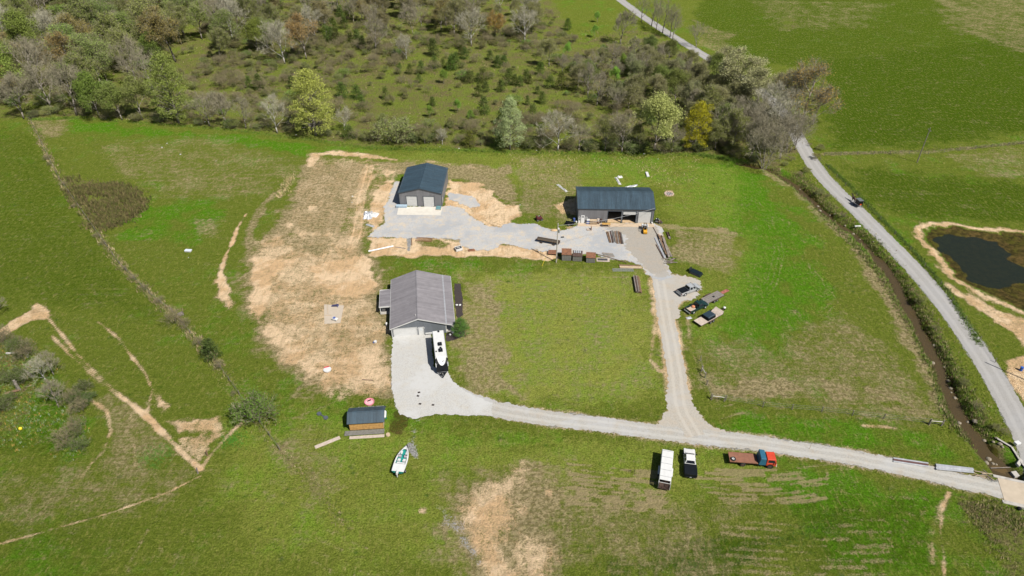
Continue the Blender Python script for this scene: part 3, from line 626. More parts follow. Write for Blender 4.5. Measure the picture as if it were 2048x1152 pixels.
def roof_slope(root, a, b, c, d, m, n_ribs, t=.1, rib=.05):
    """slope with eave a-b and ridge d-c, ribs running from eave to ridge"""
    o = MB().slab(a, b, c, d, t).build('roof', m, root)
    a, b, c, d = map(Vector, (a, b, c, d)); nrm = (b - a).cross(d - a).normalized(); nrm = nrm if nrm.z > 0 else -nrm
    r = MB()
    for i in range(n_ribs + 1):
        f = i / n_ribs; p, q = a.lerp(b, f), d.lerp(c, f); s = (b - a).normalized() * rib / 2
        r.hexa([p - s - nrm * .01, p + s - nrm * .01, q + s - nrm * .01, q - s - nrm * .01], [p - s * .5 + nrm * (.02 + .3 * rib), p + s * .5 + nrm * (.02 + .3 * rib), q + s * .5 + nrm * (.02 + .3 * rib), q - s * .5 + nrm * (.02 + .3 * rib)])
    x = r.build('roof_ribs', m, o); x['kind'] = 'stuff'
    return o
def frame_trim(root, name, x0, x1, z0, z1, y, m, wd=.12, sill=False):
    b = MB().bx(x0 - wd, x0, y - .03, y + .02, z0, z1 + wd).bx(x1, x1 + wd, y - .03, y + .02, z0, z1 + wd).bx(x0, x1, y - .03, y + .02, z1, z1 + wd)
    if sill: b.bx(x0, x1, y - .05, y + .02, z0 - .1, z0)
    return b.build(name, m, root)

# ---- square shed with gable towards the camera
def shop_square():
    W, D, EV, RG = 11.85, 15.3, 4.25, 5.6
    p = G(800, 412); r = T('gable_shed', 'square grey metal shed with navy gable roof and two closed white doors', 'shed', p, R(-2))
    ops = [(2.0, 4.95, 0, 3.15), (6.75, 9.7, 0, 3.15)]
    wall_run(W, EV, ops).prism([(0, EV), (W, EV), (W / 2, RG)], 'y', 0, .15).build('wall', wallgrey, r)
    MB().bx(0, .15, .15, D - .15, 0, EV).build('wall', wallgrey, r)
    MB().bx(W - .15, W, .15, 1.5, 0, EV).bx(W - .15, W, 2.45, D - .15, 0, EV).bx(W - .15, W, 1.5, 2.45, 2.1, EV).build('wall', wallgrey, r)
    MB().bx(0, W, D - .15, D, 0, EV).prism([(0, EV), (W, EV), (W / 2, RG)], 'y', D - .15, D).build('wall', wallgrey, r)
    MB().bx(.15, W - .15, .15, D - .15, 0, .05).build('floor', greycon, r)
    for x0, x1, z0, z1 in ops:
        panel_door(r, 'roll_door', x0, x1, z0, z1 - .0, .06, whitedoor, 6); frame_trim(r, 'door_trim', x0, x1, z0, z1, 0, trimdark)
    d = MB().bx(W - .1, W - .03, 1.5, 2.45, .05, 2.1).build('side_door', white, r); MB().cyl((W - .03, 1.62, 1.05), (W + .05, 1.62, 1.05), .03).build('door_handle', steel, d)
    o = .2; ez = EV - .06; m = W / 2
    roof_slope(r, (-o, -o, ez), (-o, D + o, ez), (m, D + o, RG + .12), (m, -o, RG + .12), navy, 34)
    roof_slope(r, (W + o, -o, ez), (W + o, D + o, ez), (m, D + o, RG + .12), (m, -o, RG + .12), navy, 34)
    MB().prism([(m - .22, RG + .11), (m, RG + .18), (m + .22, RG + .11), (m, RG + .15)], 'y', -o, D + o).build('ridge_cap', navy, r)
    for q in (-.02, W - .1): MB().bx(q, q + .12, -.02, 0.0, 0, EV).build('corner_trim', trimdark, r)
    MB().slab((-o, -o - .03, ez + .02), (-o, -o, ez + .02), (m, -o, RG + .14), (m, -o - .03, RG + .14), .2).slab((W + o, -o - .03, ez + .02), (W + o, -o, ez + .02), (m, -o, RG + .14), (m, -o - .03, RG + .14), .2).build('rake_trim', trimdark, r)
    return r
shop_square()
# apron
ap = GP([(797, 414), (885, 415), (881, 431), (794, 430)])
MB().prism(ap, 'z', 0, .1).build('concrete_apron', concrete); tag(bpy.data.objects['concrete_apron'], 'pale concrete apron before the gable shed doors', 'pavement', kind='structure')

# ---- long shed with eave towards the camera, two bays open
def shop_long():
    W, D, EV, RG = 20.2, 12.0, 4.35, 6.1
    p = G(1155, 444.5); r = T('long_shed', 'long grey metal shed with navy roof, two open bays and one closed door', 'shed', p, R(-1.5))
    ops = [(8.0, 11.5, 0, 3.5), (12.0, 15.4, 0, 3.5), (16.1, 19.5, 0, 3.5)]
    wall_run(W, EV, ops).build('wall', wallgrey, r)
    for x in (0, W - .15):
        MB().bx(x, x + .15, .15, D - .15, 0, EV).prism([(.15, EV), (D - .15, EV), (D / 2, RG)], 'x', x, x + .15).build('wall', wallgrey, r)
    MB().bx(0, W, D - .15, D, 0, EV).build('wall', wallgrey, r)
    MB().bx(.15, W - .15, .0, D - .15, .03, .08).build('floor', soil, r)
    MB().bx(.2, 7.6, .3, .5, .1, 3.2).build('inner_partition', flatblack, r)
    for x0, x1, z0, z1 in ops: frame_trim(r, 'door_trim', x0, x1, z0, z1, 0, trimdark, .14)
    panel_door(r, 'roll_door', 16.1, 19.5, .05, 3.5, .06, whitedoor, 7, 'closed ribbed roll door')
    panel_door(r, 'roll_door', 12.0, 15.4, 2.5, 3.5, .06, whitedoor, 2, 'roll door raised above the open bay')
    o = .2; ez = EV - .05; m = D / 2
    roof_slope(r, (-o, -o, ez), (W + o, -o, ez), (W + o, m, RG + .12), (-o, m, RG + .12), navy_x, 45)
    roof_slope(r, (-o, D + o, ez), (W + o, D + o, ez), (W + o, m, RG + .12), (-o, m, RG + .12), navy_x, 45)
    MB().prism([(m - .22, RG + .11), (m, RG + .18), (m + .22, RG + .11), (m, RG + .15)], 'x', -o, W + o).build('ridge_cap', navy_x, r)
    MB().bx(-o, W + o, -o - .05, -o, ez - .12, ez + .01).build('eave_gutter', trimdark, r)
    for q in (-.02, W - .1): MB().bx(q, q + .12, -.02, 0, 0, EV).build('corner_trim', trimdark, r)
    return r
shop_long()
MB().prism(GP([(1156, 446), (1307, 447.5), (1309, 455), (1155, 453)]), 'z', 0, .08).build('shed_slab', mat('dusty_slab', (.44, .34, .24), .9, 0, .12, 1., .2, dirt=(.36, .28, .19)))
tag(bpy.data.objects['shed_slab'], 'dusty tan slab along the long shed front', 'pavement', kind='structure')

# ---- house
def house():
    p = (-25.55, 110.75); r = T('house', 'blue grey house with slate grey metal roof, garage door and side porches', 'house', p, R(7.3))
    W, D, EV, RG, M = 11.6, 17.5, 2.45, 4.5, 5.75
    PX = 13.5                                              # outer edge of the right porch roof
    ops = [(.45, 5.35, 0, 2.15), (5.75, 6.75, 0, 2.1)]
    zr = lambda x: EV + (RG - EV) * (x / M if x < M else (W - x) / (W - M))
    wall_run(W, EV, ops).prism([(0, EV), (W, EV), (M, RG - .1)], 'y', 0, .15).build('wall', wallblue, r)
    MB().bx(0, .15, .15, D - .15, 0, EV).build('wall', wallblue, r)
    MB().bx(W - .15, W, .15, D - .15, 0, EV).build('wall', wallblue, r)
    MB().bx(0, W, D - .15, D, 0, EV).prism([(0, EV), (W, EV), (M, RG - .1)], 'y', D - .15, D).build('wall', wallblue, r)
    MB().bx(0, W, 0.15, D - .15, 0, .08).build('floor', greycon, r)
    g_ = panel_door(r, 'garage_door', .45, 5.35, 0, 2.15, .05, rvwhite, 4)
    frame_trim(r, 'door_trim', .45, 5.35, 0, 2.15, 0, white, .1)
    d = MB().bx(5.75, 6.75, .04, .1, .05, 2.1).build('front_door', rvwhite, r); MB().bx(6.0, 6.5, .025, .04, 1.1, 1.9).build('door_window', mat('frosted_pane', (.55, .58, .6), .2), d); MB().cyl((6.62, -.03, 1.0), (6.62, .04, 1.0), .035).build('door_handle', steel, d)
    frame_trim(r, 'door_trim', 5.75, 6.75, 0, 2.1, 0, white, .08)
    for x in (5.55, 6.95): MB().bx(x - .05, x + .05, -.14, -.002, 1.75, 2.0).build('wall_lamp', white, r)
    for y0, y1 in ((3.0, 4.4), (7.6, 8.6), (11.5, 13.0)):
        w_ = MB().bx(W + .002, W + .03, y0, y1, .9, 2.0).build('window', white, r); MB().bx(W + .03, W + .04, y0 + .08, y1 - .08, .98, 1.92).build('pane', glass, w_)
    for y0, y1 in ((2.5, 3.6), (12.5, 14.)):
        w_ = MB().bx(-.03, -.002, y0, y1, 1.0, 2.0).build('window', white, r); MB().bx(-.04, -.03, y0 + .08, y1 - .08, 1.08, 1.92).build('pane', glass, w_)
    o = .25; e = EV - .05
    top = (M, RG + .1)
    brk = (W + .05, EV + .22)
    roof_slope(r, (-o, -o, e), (-o, D + o, e), (M, D + o, top[1]), (M, -o, top[1]), slate, 38, rib=.1)
    roof_slope(r, (brk[0], -o, brk[1]), (brk[0], D + o, brk[1]), (M, D + o, top[1]), (M, -o, top[1]), slate, 38, rib=.1)
    roof_slope(r, (PX, -o, 2.2), (PX, D + o, 2.2), (brk[0], D + o, brk[1]), (brk[0], -o, brk[1]), slate, 38, rib=.1)
    MB().bx(brk[0] - .14, brk[0] + .14, -o, D + o, brk[1] - .03, brk[1] + .05).build('roof_flashing', galv, r)
    MB().prism([(M - .2, RG + .09), (M, RG + .17), (M + .2, RG + .09), (M, RG + .14)], 'y', -o, D + o).build('ridge_cap', slate, r)
    for y in (-o - .05, D + o):
        t = MB()
        for a, b in (((-o, e), top), (top, brk), (brk, (PX, 2.2))):
            t.hexa([(a[0], y, a[1] - .2), (b[0], y, b[1] - .2), (b[0], y + .05, b[1] - .2), (a[0], y + .05, a[1] - .2)], [(a[0], y, a[1] + .03), (b[0], y, b[1] + .03), (b[0], y + .05, b[1] + .03), (a[0], y + .05, a[1] + .03)])
        t.build('rake_trim', rvwhite, r)
    MB().bx(-o - .06, -o, -o, D + o, e - .16, e + .0).build('gutter', white, r); MB().bx(PX, PX + .06, -o, D + o, 2.05, 2.19).build('gutter', white, r)
    for q in (-.03, W - .12): MB().bx(q, q + .15, -.03, 0, 0, EV).build('corner_trim', white, r)
    MB().bx(W, PX - .15, .1, D - .1, 0, .14).build('porch_floor', concrete, r)
    for y in (.2, 5.9, 11.6, D - .2): MB().bx(PX - .35, PX - .2, y - .08, y + .08, .14, 2.15).build('porch_post', white, r)
    MB().bx(PX - .37, PX - .18, 0, D, 2.0, 2.12).build('porch_beam', white, r)
    # left side porch
    y0, y1 = 8.0, 14.2
    roof_slope(r, (-2.75, y0, 2.05), (-2.75, y1, 2.05), (-.25, y1, 2.32), (-.25, y0, 2.32), slate, 12, .08)
    MB().bx(-2.8, -2.75, y0, y1, 1.92, 2.06).bx(-2.8, -.25, y0 - .05, y0, 1.95, 2.3).bx(-2.8, -.25, y1, y1 + .05, 1.95, 2.3).build('porch_trim', rvwhite, r)
    for y in (y0 + .15, y1 - .15): MB().bx(-2.65, -2.5, y - .07, y + .07, .1, 1.97).build('porch_post', white, r)
    MB().bx(-2.7, 0, y0 + .1, y1 - .1, 0, .1).build('porch_floor', greycon, r)
    v = MB().cyl((M - .45, 1.1, RG - .15), (M - .45, 1.1, RG + .35), .06).build('vent_pipe', rvwhite, r)
    return r
house()
# things beside the house
o = T('air_conditioner', 'small grey air conditioner unit by the left house porch', 'air conditioner', G(768, 621), R(7)); MB().bx(-.4, .4, -.4, .4, .1, .85).build('housing', steel, o, bevel=.04); MB().cyl((0, 0, .85), (0, 0, .89), .3, n=16).build('fan_grille', flatblack, o); MB().bx(-.5, .5, -.5, .5, 0, .1).build('base', greycon, o)
o = T('wall_tank', 'small white tank on the shaded side of the house', 'tank', G(773.5, 652), R(7)); MB().cyl((0, 0, .1), (0, 0, .9), .2, n=12).ball((0, 0, .9), .2, 12, 6, .5).build('tank', rvwhite, o, smooth=True); MB().bx(-.22, .22, -.22, .22, 0, .1).build('base', steel, o)
bed = GP([(909, 567), (922, 568), (925, 600), (926, 630), (915, 640), (910, 610)])
MB().prism(ragged(bed, .5, .12), 'z', 0, .06).build('mulch_bed', mulch); tag(bpy.data.objects['mulch_bed'], 'dark mulch bed along the right porch', 'mulch', kind='structure')
bed2 = GP([(892, 669), (908, 662), (930, 664), (926, 674), (908, 680), (892, 683)])
x = MB().prism(ragged(bed2, .5, .12), 'z', 0, .07).build('mulch_bed', mulch); tag(x, 'dark mulch bed at the front right house corner', 'mulch', kind='structure')
for k, (u, v, lab) in enumerate([(913.5, 611, 'white landscape stone in the long mulch bed, nearer the porch'), (920, 611, 'white landscape stone in the long mulch bed, nearer the lawn'), (900, 670, 'flat white stone in the front mulch bed beside the camper'), (906, 666, 'flat white stone in the front mulch bed near the porch')]):
    MB().ball((0, 0, .12), .33, 7, 5, .5).build('landscape_stone', white); s = bpy.context.scene.objects[-1] if False else COL.objects[-1]
    s.location = (*G(u, v), .06); s.rotation_euler = (0, 0, k); s.scale = (1, .8, 1); tag(s, lab, 'stone', 'white landscape stones')
o = T('bench', 'low white slatted bench against the house front wall', 'bench', G(858.5, 669), R(7))
for k in range(3): MB().bx(-.8, .8, -.25 + k * .17, -.12 + k * .17, .42, .46).build('slat', white, o)
for x in (-.7, .7): MB().bx(x - .04, x + .04, -.22, .22, 0, .42).build('leg', white, o)

# ---- log shed
def log_shed():
    p = G(700.5, 862); q = G(766, 858); rz = math.atan2(q[1] - p[1], q[0] - p[0]); W, D = 6.1, 3.4
    r = T('log_shed', 'small log sided shed with navy metal roof beside the driveway', 'shed', p, rz)
    for k in range(9): MB().bx(0, W, -.03 + (k % 2) * .012, .1, .25 + k * .215, .25 + (k + 1) * .215 - .02).build('log_plank', logwood, r, bevel=.02)
    MB().bx(0, .12, .1, D, .25, 2.2).prism([(.1, 2.2), (D, 2.2), (D / 2, 3.0)], 'x', 0, .12).build('wall', logwood, r)
    MB().bx(W - .12, W, .1, D, .25, 2.2).prism([(.1, 2.2), (D, 2.2), (D / 2, 3.0)], 'x', W - .12, W).build('wall', palewood, r)
    MB().bx(.12, W - .12, D - .1, D, .25, 2.2).build('wall', logwood, r)
    MB().bx(0, W, 0, D, .1, .25).build('floor', brownwood, r)
    for x in (.3, W / 2, W - .3): MB().bx(x - .15, x + .15, .1, D - .1, 0, .1).build('skid', brownwood, r)
    d = MB().bx(W, W + .03, 1.2, 2.1, .27, 2.1).build('door', brownwood, r); MB().cyl((W + .03, 1.3, 1.1), (W + .08, 1.3, 1.1), .03).build('door_handle', steel, d)
    m = D / 2; o_ = .3; z = 2.12
    roof_slope(r, (-o_, -o_, z), (W + o_, -o_, z), (W + o_, m, 3.12), (-o_, m, 3.12), navy_x, 14)
    roof_slope(r, (-o_, D + o_, z), (W + o_, D + o_, z), (W + o_, m, 3.12), (-o_, m, 3.12), navy_x, 14)
    MB().prism([(m - .18, 3.11), (m, 3.18), (m + .18, 3.11), (m, 3.15)], 'x', -o_, W + o_).build('ridge_cap', navy_x, r)
    dk = T('porch_deck', 'grey board deck laid before the log shed', 'deck', p, rz)
    for k in range(5): MB().bx(-.9, W + .15, -1.25 + k * .22, -1.25 + k * .22 + .2, .16, .22).build('board', greywood, dk)
    for x in (-.6, 2.5, W - .2): MB().bx(x - .06, x + .06, -1.24, -.17, 0, .16).build('joist', brownwood, dk)
    st = T('step_board', 'long tan board walk in front of the grey deck', 'deck', p, rz)
    for k in range(3): MB().bx(.05, W + .2, -2.0 + k * .22, -2.0 + k * .22 + .2, .03, .09).build('board', tanwood, st)
    for q in (.2, W - .2): MB().bx(q, q + .1, -1.98, -1.36, 0, .03).build('joist', brownwood, st)
log_shed()
def loose_plank(name, a, b, wd, h, m, label, cat='plank', group=None, z=0., tilt=0., n=1):
    A, B = G(*a), G(*b); o = T(name, label, cat, ((A[0] + B[0]) / 2, (A[1] + B[1]) / 2), math.atan2(B[1] - A[1], B[0] - A[0]), group, z)
    L = math.hypot(B[0] - A[0], B[1] - A[1]) / 2
    return o, L
def plank(name, a, b, wd, h, m, label, cat='plank', group=None, z=0., round_=False):
    A, B = G(*a), G(*b); L = math.hypot(B[0] - A[0], B[1] - A[1]) / 2; mb = MB()
    if round_: mb.cyl((-L, 0, wd / 2), (L, 0, wd / 2), wd / 2, wd / 2, 10)
    else: mb.bx(-L, L, -wd / 2, wd / 2, 0, h)
    o = mb.build(name, m, bevel=0 if round_ else min(wd, h) * .12)
    o.location = ((A[0] + B[0]) / 2, (A[1] + B[1]) / 2, z); o.rotation_euler = (0, 0, math.atan2(B[1] - A[1], B[0] - A[0])); return tag(o, label, cat, group)
plank('plank_walk', (630, 895), (680, 875), .75, .07, tanwood, 'tan plank path lying in the grass left of the log shed')

# ================================================================ vehicles (local frame: x forward, z up, origin on the ground)
def wheel(root, x, y, r=.38, w_=.26, rim=None, name='wheel', out=1):
    s = 1 if y > 0 else -1
    p = MB(); n = 18; prof = [(-w_ / 2, r * .62), (-w_ / 2, r * .92), (-w_ * .3, r), (w_ * .3, r), (w_ / 2, r * .92), (w_ / 2, r * .62)]
    vs_ = []
    for i in range(n):
        a = 2 * math.pi * i / n; vs_ += [(q * math.cos(a), t, q * math.sin(a)) for t, q in prof]
    m = len(prof); p.add(vs_, [(i * m + k, i * m + k + 1, ((i + 1) % n) * m + k + 1, ((i + 1) % n) * m + k) for i in range(n) for k in range(m - 1)])
    h = T_part(name, root, (x, y, r))
    p.build('tyre', rubber, h); MB().cyl((0, -w_ * .42, 0), (0, w_ * .42, 0), r * .63, n=14).cyl((0, s * w_ * .42, 0), (0, s * w_ * .52, 0), r * .2, n=8).build('rim', rim or alu, h)
    return h
def T_part(name, root, loc):
    o = bpy.data.objects.new(name, None); o.empty_display_size = .1; COL.objects.link(o); o.parent = root; o.location = loc; return o
def inset(q, k, off):
    """quad shrunk towards its centre and pushed out along its normal"""
    q = [Vector(p) for p in q]; c = sum(q, Vector()) / 4; n = (q[1] - q[0]).cross(q[3] - q[0]).normalized()
    return [c + (p - c) * k + n * off for p in q]
def glazing(root, q, name, k=.84, off=.012):
    MB().quad(*inset(q, k, off)).build(name, glass, root)
def pickup(label, rear, front, L=5.7, W=1.98, paint=None, bedpaint=None, cover=None, crew=True, bed_wide=0., load=None):
    c = mid(rear, front); r = T('pickup_truck', label, 'truck', c, heading(rear, front)); bedpaint = bedpaint or paint
    h = L / 2; hw = W / 2; cabr, cabf = (-.55, 1.45) if crew else (-.15, 1.35)
    # front clip and cab base: side outline extruded, with a crowned hood
    MB().prism([(cabr, .42), (h - .12, .42), (h, .55), (h, .88), (h - .15, 1.0), (cabf + .25, 1.13), (cabr, 1.15)], 'y', -hw, hw).build('body', paint, r, bevel=.09)
    MB().hexa([(cabf + .22, -hw * .78, 1.12), (h - .3, -hw * .72, 1.0), (h - .3, hw * .72, 1.0), (cabf + .22, hw * .78, 1.12)], [(cabf + .25, -hw * .7, 1.17), (h - .4, -hw * .62, 1.05), (h - .4, hw * .62, 1.05), (cabf + .25, hw * .7, 1.17)]).build('hood', paint, r, bevel=.03)
    b = [(cabr + .02, -hw * .97, 1.12), (cabf + .25, -hw * .97, 1.12), (cabf + .25, hw * .97, 1.12), (cabr + .02, hw * .97, 1.12)]
    t = [(cabr + .22, -hw * .76, 1.82), (cabf - .50, -hw * .76, 1.82), (cabf - .50, hw * .76, 1.82), (cabr + .22, hw * .76, 1.82)]
    cb = MB().hexa(b, t).build('cab', paint, r, bevel=.07)
    glazing(cb, [b[1], b[2], t[2], t[1]], 'windshield', .86, .03); glazing(cb, [b[3], b[0], t[0], t[3]], 'rear_window', .80, .03)
    for (p0, p1, q1, q0) in ((b[0], b[1], t[1], t[0]), (b[2], b[3], t[3], t[2])):
        V = [Vector(p) for p in (p0, p1, q1, q0)]
        for f0, f1 in (((.04, .48), (.54, .92)) if crew else ((.08, .9),)):
            glazing(cb, [V[0].lerp(V[1], f0), V[0].lerp(V[1], f1), V[3].lerp(V[2], f1), V[3].lerp(V[2], f0)], 'side_window', .82, .03)
    MB().bx(cabf + .06, cabf + .30, -hw * .82, hw * .82, 1.155, 1.185).build('cowl', black, r)
    for s in (-.42, .3): MB().beam((cabf + .25, s * hw, 1.20), (cabf + .02, (s + .45) * hw, 1.42), .035, .03).build('wiper', black, r)
    # bed with open box
    w2 = hw + bed_wide; x0, x1 = -h + .12, cabr - .05
    bd = MB().bx(x0, x1, -w2, -w2 + .13, .48, 1.12).bx(x0, x1, w2 - .13, w2, .48, 1.12).bx(x1 - .08, x1, -w2 + .13, w2 - .13, .48, 1.12).bx(x0, x0 + .09, -w2 + .13, w2 - .13, .5, 1.10).bx(x0 + .09, x1 - .08, -w2 + .13, w2 - .13, .55, .66).build('bed', bedpaint, r, bevel=.03)
    if bed_wide > .05: MB().hexa([(x0 + .35, -w2 - .1, .55), (x1 - .35, -w2 - .1, .55), (x1 - .35, w2 + .1, .55), (x0 + .35, w2 + .1, .55)], [(x0 + .5, -w2 - .08, 1.0), (x1 - .5, -w2 - .08, 1.0), (x1 - .5, w2 + .08, 1.0), (x0 + .5, w2 + .08, 1.0)]).build('wide_fender', bedpaint, r, bevel=.1) if not load else None
    if cover: MB().bx(x0 + .04, x1 - .02, -w2 + .06, w2 - .06, 1.122, 1.16).build('bed_cover', cover, r, bevel=.015)
    MB().bx(h - .02, h + .12, -hw + .03, hw - .03, .42, .68).build('front_bumper', alu, r, bevel=.04); MB().bx(-h - .02, -h + .11, -hw + .05, hw - .05, .46, .66).build('rear_bumper', alu if bed_wide < .05 else black, r, bevel=.03)
    MB().bx(h, h + .03, -hw * .5, hw * .5, .7, .9).build('grille', black, r)
    for s in (-1, 1):
        MB().bx(h - .06, h + .04, s * hw * .78 - .17, s * hw * .78 + .17, .70, .90).build('headlight', amber, r, bevel=.02)
        MB().bx(x0 - .03, x0 + .02, s * (w2 - .09) - .07, s * (w2 - .09) + .07, .70, 1.02).build('tail_light', redlamp if bed_wide < .05 else flatblack, r)
        MB().bx(cabf + .0, cabf + .12, s * (hw + .03), s * (hw + .27), 1.15, 1.38).bx(cabf + .02, cabf + .08, s * (hw - .08), s * (hw + .03), 1.18, 1.25).build('mirror', black, r)
        for k in ((cabf - .25,) + ((cabr + .3,) if crew else ())): MB().bx(k - .42, k - .24, s * hw, s * (hw + .025), .98, 1.02).build('door_handle', paint, r)
        for xw in (h - .95, -h + 1.25):
            yy = w2 if xw < 0 else hw
            MB().cyl((xw, s * (yy - .28), .42), (xw, s * (yy + .008), .42), .47, n=18).build('wheel_arch', flatblack, r)
            wheel(r, xw, s * (yy - .10), .39, .27)
    MB().bx(-h + .3, h - .3, -.35, .35, .3, .44).build('chassis', flatblack, r)
    pl = MB().bx(-h - .035, -h - .02, -.16, .16, .5, .62).build('number_plate', white, r)
    return r
pickup('silver crew cab pickup with black bed cover on the gravel spur', (1356, 591), (1396, 576), 5.9, 1.98, silver, None, flatblack)
pickup('white pickup truck with wide black bed parked beside the stock trailer', (1380, 957), (1377, 906), 5.95, 1.95, rvwhite, black, flatblack, crew=True, bed_wide=.10)
gp = pickup('dark green pickup truck with scrap timber in its open bed', (1371, 628), (1412, 609), 5.75, 1.98, darkgreen, None, None, crew=False, load=True)
gc = Vector(gp.location); hd = gp.rotation_euler.z
def local(o, x, y): a = o.rotation_euler.z; return (o.location.x + x * math.cos(a) - y * math.sin(a), o.location.y + x * math.sin(a) + y * math.cos(a))
for k in range(7):
    x, y = -1.55 + random.uniform(-.25, .25), -.68 + k * .225
    o = MB().bx(-.95 + random.uniform(0, .3), .95 - random.uniform(0, .3), -.1, .1, 0, .06 + .1 * (k % 2)).build('timber_offcut', tanwood if k % 3 else palewood, bevel=.01)
    o.location = (*local(gp, x, y), .665); o.rotation_euler = (0, 0, hd + random.uniform(-.05, .05)); tag(o, 'timber offcut lying in the bed of the dark green pickup', 'plank', 'offcuts in the green pickup bed')
o = MB().ball((0, 0, .16), .38, 8, 6, .6).build('orange_tarp_bundle', mat('orange_cloth', (.48, .18, .09), .8)); o.location = (*local(gp, -.75, .25), .80); tag(o, 'crumpled orange cloth bundle in the green pickup bed', 'bundle'); o.scale = (1.1, 1.3, .9)

# stock trailer
def stock_trailer():
    fa, fb = G(1336, 899.8, 2.2), G(1330, 965.5, 2.2); cx, cy = (fa[0] + fb[0]) / 2, (fa[1] + fb[1]) / 2; L = math.hypot(fa[0] - fb[0], fa[1] - fb[1]); h = L / 2; w_ = .95
    r = T('livestock_trailer', 'white roofed livestock trailer with open slatted rear beside the driveway', 'trailer', (cx, cy), math.atan2(fa[1] - fb[1], fa[0] - fb[0]))
    MB().hexa([(-h + .55, -w_ - .03, 2.12), (h, -w_ - .03, 2.12), (h, w_ + .03, 2.12), (-h + .55, w_ + .03, 2.12)], [(-h + .55, -w_, 2.22), (h - .05, -w_ + .05, 2.22), (h - .05, w_ - .05, 2.22), (-h + .55, w_, 2.22)]).build('roof', rvwhite, r, bevel=.03)
    MB().bx(-h, h, -w_, w_, .5, .58).build('floor', rustdark, r)
    for k in range(5): x = -h + 1.3 + k * (2 * h - 1.6) / 4; MB().bx(x - .025, x + .025, -w_ + .04, w_ - .04, 2.222, 2.245).build('roof_seam', steel, r)
    for s in (-1, 1):
        MB().bx(-h, h, s * w_ - .03, s * w_ + .03, .58, 1.1).build('side_panel', white, r)
        for z in (1.25, 1.5, 1.75, 1.98): MB().bx(-h, h, s * w_ - .025, s * w_ + .025, z, z + .11).build('slat', white, r)
        for k in range(6): x = -h + .05 + k * (2 * h - .1) / 5; MB().bx(x - .03, x + .03, s * w_ - .045, s * w_ + .045, .5, 2.14).build('post', white, r)
        MB().bx(-.9, .9, s * (w_ + .02), s * (w_ + .30), .80, .86).build('fender', white, r, bevel=.03)
        for x in (-.45, .42): wheel(r, x, s * (w_ + .15), .36, .22, steel)
    MB().bx(h - .05, h, -w_ + .05, w_ - .05, .58, 2.1).build('front_panel', white, r)
    g_ = MB()
    for z in (.62, .95, 1.3, 1.65, 2.0): g_.bx(-h - .03, -h + .02, -w_ + .05, w_ - .05, z, z + .06)
    for y in (-w_ + .06, 0, w_ - .06): g_.bx(-h - .04, -h + .03, y - .03, y + .03, .58, 2.08)
    g_.build('rear_gate', rustdark, r)
    MB().bx(-h, -h + .06, -w_, w_, 2.02, 2.14).build('rear_header', white, r)
    MB().beam((h, -.7, .55), (h + 1.35, 0, .52), .09, .12).beam((h, .7, .55), (h + 1.35, 0, .52), .09, .12).build('hitch', flatblack, r); MB().cyl((h + 1.15, .05, .0), (h + 1.15, .05, .95), .045).build('jack', steel, r)
stock_trailer()
o = MB().tube([(-.55, 0, .75), (.35, .1, .8)], .03).tube([(-.55, 0, .75), (-.85, 0, .74)], .03)
for p in ((-.45, .3), (-.45, -.3), (.3, .3), (.3, -.3)): o.cyl((p[0], p[1], 0), (p[0] * .8, 0, .78), .025, n=6)
o = o.build('saw_horse', rustdark); o.location = (*G(1265, 946), 0); tag(o, 'thin dark metal sawhorse standing in the grass left of the stock trailer', 'sawhorse')

